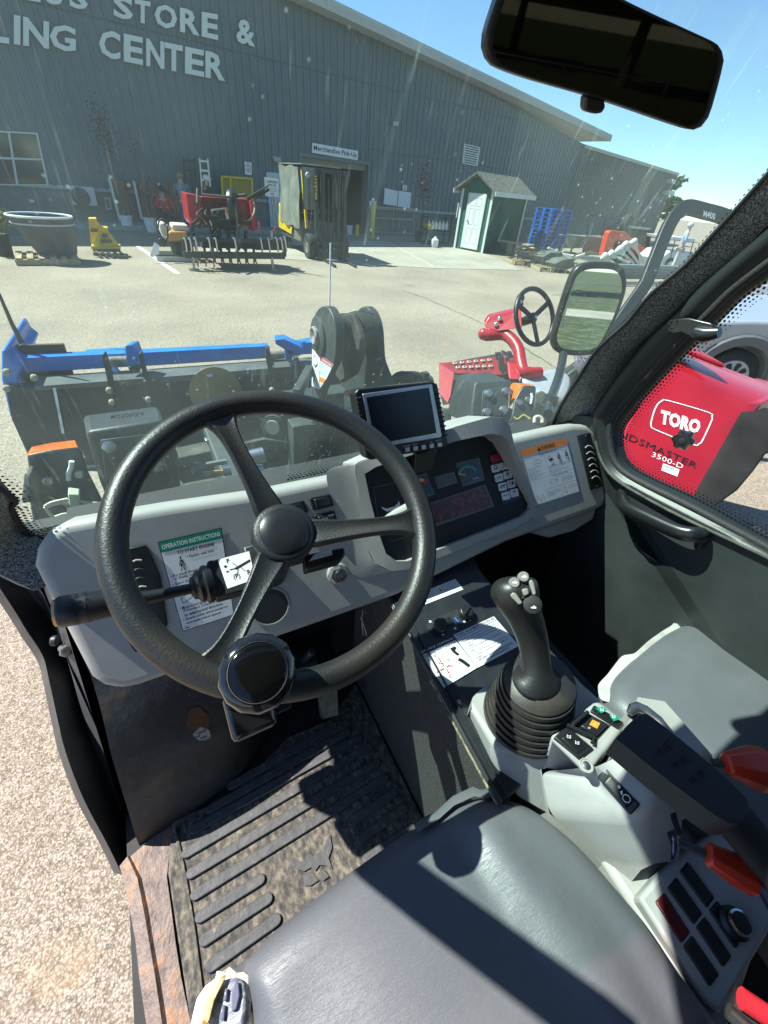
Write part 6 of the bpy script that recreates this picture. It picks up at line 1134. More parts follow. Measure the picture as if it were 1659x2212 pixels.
# ================================================================== forklift
TYRE = M('tyre_rubber', (.02, .02, .02), .8, var=.3, bump=.3, bs=30)
CLR = M('clouded_vinyl_cover', (.20, .215, .18), .35, var=.25, vs=3, bump=.3, bs=5); 
fk = thing('forklift', 'yellow forklift wrapped in a cloudy weather cover, forks on the ground', 'forklift', (5.5, 15.2, 0))
def FB(c, d, m, name, par=fk, bev=.01): b = MB(); b.box(c, d, m); return b.build(name, par, bev=bev, smooth=False)
def wheel(root, c, r, w_, ax=(1, 0, 0), hub=.55, rimm=SILV):
    b = MB(); ax = V(ax).normalized(); c = V(c); b.lathe(c, ax, [(r*.6, -w_/2), (r*.93, -w_/2), (r, -w_*.36), (r, w_*.36), (r*.93, w_/2), (r*.6, w_/2)], TYRE, n=32); wl = b.build('wheel', root, ang=50)
    b = MB(); b.lathe(c, ax, [(r*hub, -w_/2-.004), (r*hub*.9, -w_/2+.03), (r*.3, -w_/2+.02), (r*.26, -w_/2-.01), (.01, -w_/2-.012)], rimm, n=24); b.lathe(c, -ax, [(r*hub, -w_/2-.004), (r*hub*.9, -w_/2+.03), (.01, -w_/2+.02)], rimm, n=24); b.build('rim', wl, ang=50); return wl
FB((5.45, 15.6, .62), (1.05, 2.0, .55), M('forklift_grey', (.13, .135, .12), .6), 'chassis', bev=.04); FB((5.45, 16.55, .85), (1.05, .55, .75), YEL, 'counterweight', bev=.08)
b = MB(); b.prism([aX(z('a4', *q), 4.86) for q in ((822,500),(830,484),(856,484),(930,612),(925,668),(825,612))], (.03, 0, 0), YEL); b.build('side_panel', fk, bev=.01)
wheel(fk, (4.98, 13.95, .32), .32, .22); wheel(fk, (6.0, 13.95, .32), .32, .22); wheel(fk, (5.0, 16.3, .25), .25, .18); wheel(fk, (5.9, 16.3, .25), .25, .18)
for x in (4.95, 5.98):
    for y, y2 in ((14.1, 14.35), (16.1, 16.1)): b = MB(); b.bar((x, y, .75), (x, y2, 2.1), .07, .07, YEL if x < 5 else DARK); b.build('guard_post', fk, smooth=False)
b = MB(); b.box((5.46, 15.2, 2.13), (1.12, 2.0, .06), DARK)
for i in range(5): b.box((5.46, 14.4+i*.4, 2.17), (1.1, .06, .04), DARK)
b.build('overhead_guard', fk, smooth=False)
b = MB(); rg = []
random.seed(3)
for j, zz_ in enumerate((.72, 1.0, 1.3, 1.6, 1.9, 2.16)): rg.append([V((4.87+.03*math.sin(i*1.1+j*.7)-(.05 if j < 3 else 0), 16.3-i*.155, zz_+.02*math.sin(i))) for i in range(13)])
b.loft(rg, CLR, closed=False); b.build('side_cover', fk, flip=False)
b = MB(); b.prism([(4.86,14.2,2.19),(6.05,14.2,2.19),(6.05,16.35,2.19),(4.86,16.35,2.19)], (0, 0, .03), CLR); b.build('roof_cover', fk, bev=.01)
b = MB(); b.loft([[V((4.87+i*.045, 14.12+.02*math.sin(i*1.7), zz_)) for i in range(9)] for zz_ in (1.2, 1.7, 2.15)], CLR, closed=False); b.loft([[V((5.75+i*.035, 14.12+.02*math.sin(i*1.7), zz_)) for i in range(9)] for zz_ in (.8, 1.5, 2.15)], M('dark_cover', (.07,.075,.07), .4), closed=False); b.build('front_cover', fk, flip=False)
for x in (5.12, 5.32, 5.78, 5.98): b = MB(); b.box((x, 13.75, 1.12), (.09, .16, 2.05), DARK); b.build('mast_rail', fk, bev=.005, smooth=False)
for zz_ in (.35, 1.2, 2.1): b = MB(); b.box((5.55, 13.78, zz_), (.95, .08, .1), DARK); b.build('mast_crossbar', fk, smooth=False)
for x in (5.48, 5.62): b = MB(); b.tube([(x, 13.72, .2), (x, 13.72, 1.95)], .03, DARK); b.build('lift_cylinder', fk)
b = MB(); b.box((5.6, 13.62, .45), (1.0, .05, .09), DARK); b.box((5.6, 13.62, .15), (1.0, .05, .09), DARK); b.build('fork_carriage', fk, smooth=False)
for x in (5.27, 5.9):
    b = MB(); b.box((x, 13.56, .28), (.11, .05, .5), DARK); b.prism([(x-.055, 13.56, .03), (x+.055, 13.56, .03), (x+.035-.12, 12.4, .03), (x-.035-.12, 12.4, .03)], (0, 0, .035), DARK); b.build('fork', fk, smooth=False)
b = MB(); b.box((5.45, 15.3, .98), (.5, .5, .12), BLKM); b.box((5.45, 15.55, 1.3), (.5, .12, .5), BLKM); b.build('operator_seat', fk, bev=.03)
b = MB(); b.tube([(5.35+.17*math.cos(a), 14.8+.1*math.sin(a), 1.28+.12*math.sin(a)) for a in [i*math.pi/8 for i in range(16)]], .014, BLK, closed=True, n=8); b.tube([(5.35, 14.8, 1.28), (5.38, 14.55, .9)], .02, BLK); b.build('steering_wheel', fk)
b = MB(); q = [(5.13, 13.665, 2.0), (5.13, 13.665, 1.42), (5.04, 13.665, 1.42), (5.04, 13.665, 2.0)]; P_ = Panel(b, [V(a) for a in q], (0, -1, 0)); P_.rect(0, 0, 1, 1, BLKM, .0); P_.text('HYSTER', .03, .15, .97, .85, YEL, .004, .04); b.build('mast_lettering', fk, smooth=False, flip=False)
for x in (5.0, 5.9): b = MB(); b.lathe((x, 14.02, 1.98), (0, -1, 0), [(.06, -.06), (.07, 0), (.06, .02)], M('lamp_lens', (.5,.52,.5), .2), n=16); b.build('head_lamp', fk)
# ================================================================== tined implement
am_ = thing('soil_aerator', 'red and black tined implement on stands with silver spring hooks', 'farm implement', (2.35, 12.1, 0)); HOOK = M('bright_spring', (.6, .6, .58), .3, .8); TINE = M('tan_tine', (.28, .17, .08), .7, var=.3)
y4 = lambda x, y, Y=12.0: aY(z('a4', x, y), Y)
for (a, c, Y, w_, h) in (((50,705),(880,735),12.15,.08,.09), ((50,835),(870,845),11.95,.12,.13), ((50,705),(60,850),12.05,.09,.09), ((872,735),(868,850),12.05,.09,.09), ((200,712),(860,730),12.6,.08,.09)): b = MB(); b.bar(y4(*a, Y), y4(*c, Y), w_, h, DARK); b.build('frame_rail', am_, smooth=False)
b = MB(); b.prism([y4(*q, 12.2) for q in ((640,725),(868,735),(866,800),(640,798))], (0, .3, 0), DARK); b.prism([y4(*q, 12.2) for q in ((200,715),(640,725),(640,790),(200,780))], (0, .3, 0), BLKM); b.build('deck', am_, smooth=False)
for x in (50, 90, 135, 245, 300, 455, 668, 730, 798, 835, 865):
    b = MB(); b.tube(smooth_curve([y4(x-6, 705, 11.9), y4(x+6, 700, 11.85), y4(x+14, 735, 11.84), y4(x+24, 800, 11.86), y4(x+18, 808, 11.9)], 3), .017, HOOK, n=8); b.build('spring_hook', am_)
for i in range(8):
    x = 165+i*66; cx = y4(x, 872, 12.15+.1*(i % 2)); 
    b = MB(); b.tube([(cx.x, cx.y, .24), (cx.x, cx.y, .45)], .03, DARK)
    for k in range(7):
        a = k*2*math.pi/7; b.bar((cx.x-.02, cx.y, cx.z*0+.2), (cx.x+.03*math.cos(a*2), cx.y+.15*math.cos(a), .2+.17*math.sin(a)), .03, .015, TINE)
    b.lathe((cx.x-.02, cx.y, .2), (1, 0, 0), [(.06, 0), (.06, .05)], TINE, n=12); b.build('tine_wheel', am_)
for x in (135, 778): 
    p0_, p1_ = y4(x-10, 855, 11.9), y4(x, 962, 11.9); p1_.z = .02; b = MB(); b.bar(p0_, p1_, .07, .05, STEEL); b.box(p1_, (.22, .2, .02), STEEL); b.build('stand_leg', am_, smooth=False)
RD2 = M('implement_red', (.33, .012, .016), .4, var=.2, vs=3); RD3 = M('red_hopper_inside', (.22, .012, .012), .5, var=.3, vs=4)
b = MB(); b.prism([y4(*q, 12.55) for q in ((66,332),(190,360),(215,600),(118,598),(95,560))], (0, .9, 0), RD2); b.build('hopper_end', am_, bev=.02, smooth=False)
b = MB(); b.prism([y4(*q, 12.75) for q in ((190,360),(608,385),(625,600),(210,598))], (0, .6, 0), RD3); b.build('hopper_body', am_, bev=.02, smooth=False)
b = MB(); b.prism([y4(*q, 12.5) for q in ((598,385),(640,395),(634,640),(612,640))], (0, .5, 0), RD2); b.build('hopper_end', am_, smooth=False)
for a, c, r in (((560,375),(735,275),.02), ((575,385),(745,300),.02), ((600,400),(740,312),.015), ((430,360),(560,345),.03), ((150,340),(440,365),.025), ((160,300),(160,420),.03)): b = MB(); b.tube([y4(*a, 12.5), y4(*c, 12.0)], r, BLKM, n=8); b.build('control_arm', am_)
b = MB(); b.lathe(y4(455, 450, 12.4), (1, -.3, 0), [(.1, -.12), (.33, -.1), (.36, -.04), (.36, .04), (.33, .1), (.1, .12)], BLK, n=30); b.build('drive_pulley', am_)
b = MB(); b.prism([y4(*q, 12.3) for q in ((285,470),(420,455),(430,540),(500,560),(490,640),(290,640))], (0, .3, 0), BLKM); b.build('gear_case', am_, bev=.03)
b = MB(); b.prism([y4(*q, 12.25) for q in ((388,465),(418,468),(420,500),(390,498))], (0, .02, 0), ORGP); b.prism([y4(*q, 12.25) for q in ((390,500),(420,502),(426,560),(400,560))], (0, .02, 0), WHT); b.build('warning_sticker', am_, smooth=False)
b = MB(); b.prism([y4(*q, 12.6) for q in ((170,495),(186,500),(186,555),(172,545))], (0, .02, 0), YELP); b.build('yellow_tag', am_, smooth=False)
random.seed(9)
for i in range(12):
    x0 = random.uniform(140, 560); y0 = random.uniform(400, 640); P = [y4(x0, y0, 12.3), y4(x0+random.uniform(-60, 60), y0+60, 12.1), y4(x0+random.uniform(-60, 120), y0+random.uniform(60, 150), 12.15)]; b = MB(); b.tube(smooth_curve(P, 4), .022, BLKM, n=8); b.build('hydraulic_hose', am_)
b = MB(); b.tube(smooth_curve([y4(510,560,12.3), y4(580,555,12.2), y4(625,480,12.3), y4(615,400,12.5)], 5), .015, M('cream_hose', (.4,.38,.3), .6), n=8); b.build('hydraulic_hose', am_)
for x in (420, 500, 560, 340): b = MB(); b.bar(y4(x, 640, 12.3), y4(x-10, 800, 12.25), .07, .07, DARK); b.build('link_arm', am_, smooth=False)
b = MB(); p = y4(765, 640, 12.2); b.tube([p, y4(768, 715, 12.2)], .035, STEEL); b.tube([p, y4(800, 632, 12.2)], .012, STEEL); b.build('jack', am_); b = MB(); b.lathe(y4(795, 632, 12.2), (0, 0, 1), [(.03, -.03), (.03, .05)], REDP, n=10); b.build('jack_handle', am_)
for x, y in ((100, 570), (655, 600)): b = MB(); b.prism([y4(x, y-40, 12.1), y4(x+20, y-20, 12.1), y4(x+10, y+50, 12.1), y4(x+2, y+40, 12.1)], (0, .02, 0), M('pink_flag', (.7, .03, .08), .6)); b.build('marker_flag', am_, smooth=False)
# ================================================================== sprayer, tub, yellow ramp
spy = thing('tank_sprayer', 'small skid sprayer with white and orange tank left of the red implement', 'sprayer', (1.2, 13.3, 0)); y3 = lambda x, y, Y=13.3: aY(z('a3', x, y), Y)
b = MB(); b.prism([y3(*q) for q in ((1295,580),(1330,572),(1390,610),(1390,680),(1350,720),(1310,640))], (0, .6, 0), M('white_tank', (.62,.56,.46), .5)); b.prism([y3(*q) for q in ((1400,585),(1540,595),(1545,650),(1410,640))], (0, .6, 0), M('white_tank', (.6,.6,.5), .5)); b.build('white_tank', spy, bev=.06, seg=3)
b = MB(); b.prism([y3(*q, 13.2) for q in ((1385,640),(1530,650),(1530,720),(1400,745),(1350,700))], (0, .5, 0), M('orange_tank', (.55,.28,.07), .5, var=.2)); b.build('orange_tank', spy, bev=.04)
b = MB(); b.box((1.2, 13.4, .12), (1.0, .6, .06), DARK); b.box((1.2, 13.1, .06), (1.0, .08, .1), M('pale_skid', (.4,.4,.36), .6)); b.build('skid_base', spy, smooth=False)
b = MB(); b.box((1.35, 13.35, .28), (.5, .4, .25), BLKM); b.lathe(y3(1325, 735, 13.05), (0, -1, 0), [(.09, 0), (.1, .02), (.05, .03)], BLK, n=16); b.build('pump', spy, bev=.02)
for P in (((1290,620),(1300,560),(1340,545),(1350,600)), ((1365,600),(1370,680),(1345,740)), ((1290,640),(1300,720),(1340,760),(1420,760))): b = MB(); b.tube(smooth_curve([y3(*q, 13.1) for q in P], 4), .018, BLKM, n=8); b.build('hose', spy)
b = MB(); b.prism([y3(*q, 12.9) for q in ((1262,735),(1300,760),(1300,830),(1240,858),(1222,840))], (0, .02, 0), WHT); tag(b.build('paper_bag', smooth=False), 'white paper sheet propped against the small sprayer', 'paper')
TUB = M('dark_tub_plastic', (.045, .05, .055), .5, var=.3, vs=3); tb = thing('stock_tub', 'large dark tapered tub with a pale rim on a wooden pallet', 'tub', (-1.25, 13.0, 0))
b = MB(); rg = []
for r, zz_ in ((.62, .16), (.75, .4), (.88, .7), (.95, .95), (.97, 1.0), (.93, 1.0), (.85, .7), (.6, .2)): rg.append([V((-1.3+r*.60*math.cos(a*math.pi/20)-(zz_-.16)*.12, 13.1+r*.55*math.sin(a*math.pi/20), zz_*.82)) for a in range(40)])
b.loft(rg, TUB); b.build('tub_shell', tb)
b = MB(); b.tube([V((-1.4+.98*.60*math.cos(a*math.pi/20), 13.1+.97*.55*math.sin(a*math.pi/20), .83)) for a in range(40)], .022, WHT, closed=True, n=8); b.build('rim', tb)
b = MB(); b.tube([V((-1.38+.95*.60*math.cos(a*math.pi/20), 13.1+.95*.55*math.sin(a*math.pi/20), .70)) for a in range(20, 41)], .018, M('pale_grey_band', (.4,.42,.42), .5), n=8); b.build('band', tb)
wpal('wooden pallet under the large dark tub', (-1.5, 12.9, 0), .1)
ys_ = thing('yellow_ramp', 'yellow steel stepped attachment with cut out sides beside the dark tub', 'attachment', (-.3, 14.1, 0)); y3b = lambda x, y, Y=14.2: aY(z('a3', x, y), Y)
b = MB(); b.prism([y3b(*q) for q in ((722,560),(790,560),(870,640),(980,770),(745,770))], (0, .03, 0), YEL)
b.prism([y3b(*q, 13.9) for q in ((800,640),(880,640),(985,772),(760,770))], (0, .03, 0), YEL); b.build('side_plate', ys_, smooth=False)
for L_ in ([(722,540),(785,540),(790,562),(722,562)], [(805,612),(880,615),(885,642),(805,640)]): b = MB(); b.prism([y3b(*q, 13.85) for q in L_], (0, .35, 0), YEL); b.build('step', ys_, bev=.01, smooth=False)
b = MB(); b.prism([y3b(*q, 13.85) for q in ((745,765),(985,770),(985,790),(745,790))], (0, .5, 0), YEL); b.build('base_plate', ys_, smooth=False)
for L_ in ([(740,620),(800,625),(800,650),(742,650)], [(830,668),(855,662),(880,668),(890,695),(832,695)], [(822,708),(910,712),(918,738),(818,742)]): b = MB(); b.poly([y3b(*q, 13.845 if L_[0][0] > 800 else 14.19) for q in L_], M('dark_cutout', (.10,.08,.02), .8)); b.build('cutout', ys_, smooth=False, flip=False)
b = MB()
for i in range(5): b.bar(y3b(770+i*50, 800, 13.9), y3b(830+i*50, 862, 13.4), .05, .05, DARK)
b.bar(y3b(765, 830, 13.6), y3b(1040, 862, 13.4), .05, .06, DARK); b.bar(y3b(760, 800, 13.9), y3b(985, 800, 13.9), .05, .06, DARK); tag(b.build('steel_rack', smooth=False), 'low dark steel rack under the yellow attachment', 'rack')
# ================================================================== people
SKIN = M('skin', (.45, .25, .17), .55)
def skinmesh(name, pts, edges, root, par, m, sub=1):
    me = bpy.data.meshes.new(name); I = ROOTM[ROOTR(par).name]; me.from_pydata([tuple(I @ V(p[:3])) for p in pts], edges, []); me.materials.append(m)
    o = bpy.data.objects.new(name, me); C.objects.link(o); o.parent = par
    d = o.modifiers.new('skin', 'SKIN'); d.use_smooth_shade = True
    for i, sv in enumerate(me.skin_vertices[0].data): sv.radius = (pts[i][3], pts[i][4] if len(pts[i]) > 4 else pts[i][3]); sv.use_root = (i == root)
    q = o.modifiers.new('sub', 'SUBSURF'); q.levels = q.render_levels = sub
    dg = bpy.context.evaluated_depsgraph_get(); nm = bpy.data.meshes.new_from_object(o.evaluated_get(dg)); o.modifiers.clear(); o.data = nm; nm.polygons.foreach_set('use_smooth', [True]*len(nm.polygons))
    return o
def ROOTR(o):
    while o.name not in ROOTM: o = o.parent
    return o
def person(lab, loc, rz, shirt, trous, hair, seated=False, cap=None, arms='down', long_hair=False):
    root = thing('person', lab, 'person', loc, rz); Mx = Matrix.Translation(V(loc)) @ Matrix.Rotation(rz, 4, 'Z')
    T_ = lambda x, y, zz_, *r: (*(Mx @ V((x, y, zz_))), *r)
    hz = .50 if seated else .93   # facing -Y locally
    sp = [T_(0, 0, hz, .15, .11), T_(0, 0, hz+.18, .13, .10), T_(0, 0, hz+.40, .16, .11), T_(0, 0, hz+.52, .07, .06), T_(0, -.01, hz+.60, .05), T_(0, -.02, hz+.70, .085, .10), T_(0, -.02, hz+.79, .07, .085)]
    E_ = [(0,1),(1,2),(2,3),(3,4),(4,5),(5,6)]; P = list(sp)
    A = []
    for s in (-1, 1):
        n = len(P)
        if arms == 'down': a = [T_(s*.19, 0, hz+.47, .06), T_(s*.24, .02, hz+.20, .045), T_(s*.24, -.08, hz-.03, .032), T_(s*.23, -.11, hz-.12, .036)]
        elif arms == 'fold': a = [T_(s*.19, 0, hz+.47, .06), T_(s*.25, -.02, hz+.20, .045), T_(s*.10, -.24, hz+.18, .032), T_(s*.04, -.28, hz+.20, .036)]
        else: a = [T_(s*.19, 0, hz+.47, .06), T_(s*.25, -.04, hz+.22, .045), T_(s*.12, -.27, hz+.22, .032), T_(s*.06, -.33, hz+.24, .036)]
        P += a; E_ += [(2, n), (n, n+1), (n+1, n+2), (n+2, n+3)]; A.append(a)
    Lg = []
    for s in (-1, 1):
        n = len(P)
        if seated: a = [T_(s*.09, -.02, hz-.02, .09), T_(s*.12, -.42, hz+.02, .065), T_(s*.12, -.46, .10, .045), T_(s*.12, -.60, .04, .04)]
        else: a = [T_(s*.09, 0, hz-.08, .09), T_(s*.10, -.02, .50, .062), T_(s*.10, .02, .09, .042), T_(s*.10, -.12, .04, .04)]
        P += a; E_ += [(0, n), (n, n+1), (n+1, n+2), (n+2, n+3)]; Lg.append(a)
    body = skinmesh('body', P, E_, 0, root, SKIN)
    g = lambda p, k: (*p[:3], *[r*k for r in p[3:]])
    Ps = [g(sp[0], 1.1), g(sp[1], 1.15), g(sp[2], 1.12), (*sp[3][:3], .085, .075)]; Es = [(0,1),(1,2),(2,3)]
    for a in A: n = len(Ps); Ps += [g(a[0], 1.2), g(a[1], 1.25), g(a[2], 1.25)]; Es += [(2, n), (n, n+1), (n+1, n+2)]
    skinmesh('shirt', Ps, Es, 0, root, shirt)
    Ps = [g(sp[0], 1.08)]; Es = []
    for a in Lg: n = len(Ps); Ps += [g(a[0], 1.15), g(a[1], 1.18), g(a[2], 1.3)]; Es += [(0, n), (n, n+1), (n+1, n+2)]
    skinmesh('trousers', Ps, Es, 0, root, trous)
    for a in Lg: b = MB(); p, q = V(a[2][:3]), V(a[3][:3]); p.z = q.z = loc[2]+.05; b.tube([p+(p-q)*.2, p, q+(q-p)*.2], [.04, .05, .045], BLKM, n=10, flat=.9); b.build('shoe', root)
    hc2 = Mx @ V((0, -.02, hz+.70)); b = MB()
    if cap: b.ball(hc2+V((0, 0, .035)), (.105, .115, .085), cap, 14, 8); f = (Mx.to_3x3() @ V((0, -1, 0))); s_ = Mx.to_3x3() @ V((1, 0, 0)); b.prism([hc2+s_*-.07+f*.08+V((0,0,.02)), hc2+s_*.07+f*.08+V((0,0,.02)), hc2+s_*.05+f*.19+V((0,0,.005)), hc2-s_*.05+f*.19+V((0,0,.005))], (0, 0, .012), cap); b.build('cap', root)
    else: b.ball(hc2+(Mx.to_3x3() @ V((0, .02, .03))), (.105, .115, .105), hair, 14, 8); (b.ball(hc2+(Mx.to_3x3() @ V((0, .06, -.08))), (.09, .06, .14), hair, 12, 6) if long_hair else None); b.build('hair', root)
    return root
p1 = aY((355, 440), 19.6); person('seated person in an orange red jacket with dark hair looking at their hands', (p1.x, 19.6, .0), -.2, M('orange_jacket', (.55, .03, .015), .7), BLKM, M('dark_hair', (.02, .012, .01), .6), True, arms='hold', long_hair=True)
p2 = aY((395, 420), 18.6); person('person in blue jeans and a grey blue long sleeved shirt seen from behind', (p2.x, 18.6, 0), math.pi*.9, M('grey_blue_shirt', (.10, .17, .22), .8), M('blue_jeans', (.03, .10, .22), .8), M('light_brown_hair', (.22, .15, .08), .6), arms='hold')
p3 = aY((449, 420), 18.2); person('person in a white cap and dark vest behind the red implement', (p3.x, 18.2, 0), math.pi*.6, M('dark_vest', (.03, .04, .035), .8), BLKM, M('dark_hair', (.02, .012, .01), .6), cap=M('white_cap_cloth', (.6, .62, .64), .7), arms='down')
b = MB(); b.box((p1.x, 19.72, .42), (.55, .45, .05), DARK); b.box((p1.x, 19.95, .75), (.55, .04, .5), DARK)
for sx in (-.24, .24):
    for sy in (-.18, .2): b.box((p1.x+sx, 19.72+sy, .2), (.04, .04, .4), DARK)
tag(b.build('folding_chair', smooth=False), 'dark folding chair under the person in the orange red jacket', 'chair')
# ================================================================== orange loader and golf cart
OR = M('loader_orange', (.62, .055, .01), .4, var=.12, vs=3); ld = thing('compact_loader', 'orange red compact loader with dark cab behind the heap of pipes', 'loader', (20.2, 14.3, 0)); y5 = lambda x, y, Y=14.0: aY(z('a5', x, y), Y)
b = MB(); b.prism([y5(*q) for q in ((1160,440),(1175,428),(1270,436),(1290,460),(1420,560),(1415,620),(1350,585),(1240,490),(1200,500),(1150,600),(1118,590),(1145,490))], (0, .25, 0), OR); b.build('lift_arm', ld, bev=.02, smooth=False)
b = MB(); b.prism([y5(*q, 14.4) for q in ((1120,585),(1150,480),(1240,490),(1350,580),(1420,600),(1415,645),(1120,640))], (0, 1.2, 0), M('loader_dark', (.05, .02, .018), .6)); b.build('chassis', ld, bev=.03, smooth=False)
b = MB(); b.prism([y5(*q, 14.2) for q in ((1350,560),(1420,565),(1415,645),(1130,640),(1150,600),(1330,610))], (0, .3, 0), OR); b.build('side_cover', ld, bev=.02, smooth=False)
b = MB(); b.prism([y5(*q, 14.6) for q in ((1290,405),(1425,418),(1420,560),(1350,545),(1285,470))], (0, 1.3, 0), M('loader_cab_glass', (.02, .03, .03), .1)); cb_ = b.build('cab', ld, bev=.03, smooth=False)
for a, c in (((1288,403),(1428,418)), ((1290,405),(1283,475)), ((1426,418),(1418,545))): b = MB(); b.bar(y5(*a, 14.55), y5(*c, 14.55), .08, .08, STEEL if a[1] == 403 else DARK); b.build('cab_frame', ld, smooth=False)
b = MB(); c = y5(1268, 395, 15.2); b.lathe(c, (.3, -1, 0), [(.2, -.15), (.42, -.12), (.45, 0), (.42, .12), (.2, .15)], TYRE, n=24); tag(b.build('spare_tyre'), 'black tyre standing behind the orange loader arm', 'tyre')
b = MB(); P_ = Panel(b, [y5(*q, 13.985) for q in ((1285,486),(1330,512),(1330,530),(1284,506))], (0, -1, 0)); P_.text('Kubota', 0, 0, 1, 1, WHT, .004, .03); P_ = Panel(b, [y5(*q, 13.985) for q in ((1150,538),(1182,540),(1180,560),(1150,556))], (0, -1, 0)); P_.text('SVL', 0, 0, 1, .5, WHT, .004, .03); P_.text('75', .2, .55, 1, 1, WHT, .004, .03); b.build('arm_lettering', ld, smooth=False, flip=False)
for x in (1170, 1230, 1350): b = MB(); c = y5(x, 615, 14.15); b.lathe((c.x, 14.15, .3), (0, 1, 0), [(.28, 0), (.3, .05), (.3, .3), (.28, .35)], TYRE, n=20); b.build('track_wheel', ld)
gc = thing('golf_cart', 'white roofed golf cart behind the right windscreen pillar', 'golf cart', (21.8, 12.2, 0)); GW = M('cart_white', (.62, .63, .62), .4)
def A5(x, y, Y=12.2): return aY(z('a5', x, y), Y)
b = MB(); b.prism([A5(1575,468), A5(1720,480), A5(1720,500), A5(1578,488)], (0, 1.2, 0), GW); b.build('roof', gc, bev=.02)
b = MB(); b.prism([A5(1500,610), A5(1560,560), A5(1720,570), A5(1720,690), A5(1500,680)], (0, 1.1, 0), GW); b.build('body', gc, bev=.06)
for x in (1590, 1712): b = MB(); b.tube([A5(x, 490), A5(x-30, 600)], .02, DARK, n=8); b.build('roof_post', gc)
c = A5(1530, 680); wheel(gc, (c.x, 12.2, .25), .25, .15, (0, 1, 0)); c = A5(1700, 690); wheel(gc, (c.x, 12.2, .25), .25, .15, (0, 1, 0))
pg = A5(1600, 600, 11.6); person('person in a pale blue hooded top standing at the golf cart', (pg.x, 11.6, 0), .6, M('pale_blue_top', (.35, .42, .58), .8), M('pale_trousers', (.4, .42, .44), .8), M('pale_blue_hood', (.4, .46, .6), .8), arms='hold')
# ================================================================== trees
def tree(name, lab, p, h, cw, n, m, seed, con=False, group=None, ls=.28):
    root = thing(name, lab, 'tree', p, group=group); x, y, _ = p; rr = random.Random(seed); b = MB(); b.tube([(x, y, 0), (x+.1, y, h*.5), (x, y, h*.95)], [h*.03, h*.02, h*.005], BARK, n=9)
    tips = []
    for i in range(14):
        zz_ = h*rr.uniform(.28, .85); a = i*2.4; L_ = cw*(1.15-zz_/h if con else rr.uniform(.6, 1)*math.sqrt(max(.1, 1-((zz_/h-.55)/.5)**2))); q = V((x+math.cos(a)*L_, y+math.sin(a)*L_, zz_+h*.08)); b.tube([(x, y, zz_-h*.08), q], [h*.008, h*.002], BARK, n=6); tips += [q, V((x, y, zz_)).lerp(q, .55)]
    b.build('trunk', root); b = MB()
    for i, q in enumerate(tips): leaves(b, q, (cw*.34, cw*.34, h*.085 if not con else h*.06), n//len(tips), ls, m, seed*50+i)
    b.build('crown', root, smooth=False, flip=False)
FOL = mat3('tree_leaf', (.02, .045, .01), (.045, .08, .018), (.09, .13, .03), .8, .8, 0)
tree('conifer_tree', 'dark green tree behind the far right corner of the store wing', (46.5, 31.5, 0), 4.9, 2.6, 3600, FOL, 3, True, ls=.22)
random.seed(31)
GT = 'trees along the far side of the lawn'
for i in range(9): tree('broadleaf_tree', ['first', 'second', 'third', 'fourth', 'fifth', 'sixth', 'seventh', 'eighth', 'ninth'][i]+' broadleaf tree from the west in the row across the lawn', (-6+i*6+random.uniform(-1, 1), -34+random.uniform(-5, 5), 0), random.uniform(8, 12), random.uniform(3.5, 4.6), 2600, FOL, 40+i, group=GT, ls=.5)
fn = thing('chain_fence', 'low wire fence on posts along the lawn behind the vehicle', 'fence', (8, -14, 0))
for i in range(14): b = MB(); b.tube([(-6+i*2.4, -14, 0), (-6+i*2.4, -14, 1.3)], .035, STEEL, n=8); b.build('fence_post', fn)
for zz_ in (.25, .75, 1.27): b = MB(); b.tube([(-6, -14, zz_), (25.2, -14, zz_)], .014, STEEL, n=6); b.build('fence_rail', fn)
b = MB(); b.poly([(-30,-17,.004),(60,-17,.004),(60,-20.5,.004),(-30,-20.5,.004)], MT['pavement_concrete']); b.build('path', kind='structure', flip=False)
# ================================================================== red mower parked on our right
mw = thing('ride_on_mower', 'red ride on mower with folded roll bar hoop parked on our right', 'mower', (3.0, 1.6, 0))
def e4(x, y, D): return aD(z('e4', x, y), D)
RDd = MT['mower_red_paint']
# engine hood: faces traced on the near side, swept back
HF = [aD(z('a8', x, y), D) for x, y, D in ((700,1180,2.12),(760,1020,2.2),(1040,690,2.42),(1130,640,2.5),(1659,900,2.32),(1500,1020,2.28),(1190,1575,2.0),(760,1370,2.04))]
hn_ = (HF[5]-HF[1]).cross(HF[7]-HF[1]).normalized(); hn_ = hn_ if hn_.dot(O-HF[1]) > 0 else -hn_; HP = (HF[5].lerp(HF[7], .5), hn_)
hp_ = lambda x, y, l=0: pl(z('a8', x, y), HP, l)
top_l, top_r = hp_(960, 775), hp_(1480, 1015); back = V((.62, .5, 0)).normalized()*.9; back = (V((1, 0, 0))-hn_*V((1, 0, 0)).dot(hn_)); back = -hn_; back.z = 0; back = back.normalized()
b = MB(); s1 = [hp_(700,1250), hp_(790,1030), hp_(960,775), hp_(1200,880), hp_(1490,1015), hp_(1560,1010), hp_(1210,1600), hp_(720,1370)]
rg = [[p for p in s1]]
hu_ = (hp_(1560,1010)-hp_(1200,880)).normalized()
def lift(p, dx, dz): return p+back*dx+V((0, 0, dz))
[rg.append([lift(p, dx, dz if i in (2, 3, 4, 5) else 0)+(hu_*ex if i in (4, 5, 6) else hu_*dx*.45 if i in (0, 1, 2, 7) else V()) for i, p in enumerate(s1)]) for dx, dz, ex in ((.08, .05, .08), (.35, .10, .36), (.7, .115, .6), (.95, .09, .7), (1.02, .0, .7))]
b.loft(rg, RDd); hood = b.build('hood', mw, bev=.02, seg=3, ang=40)
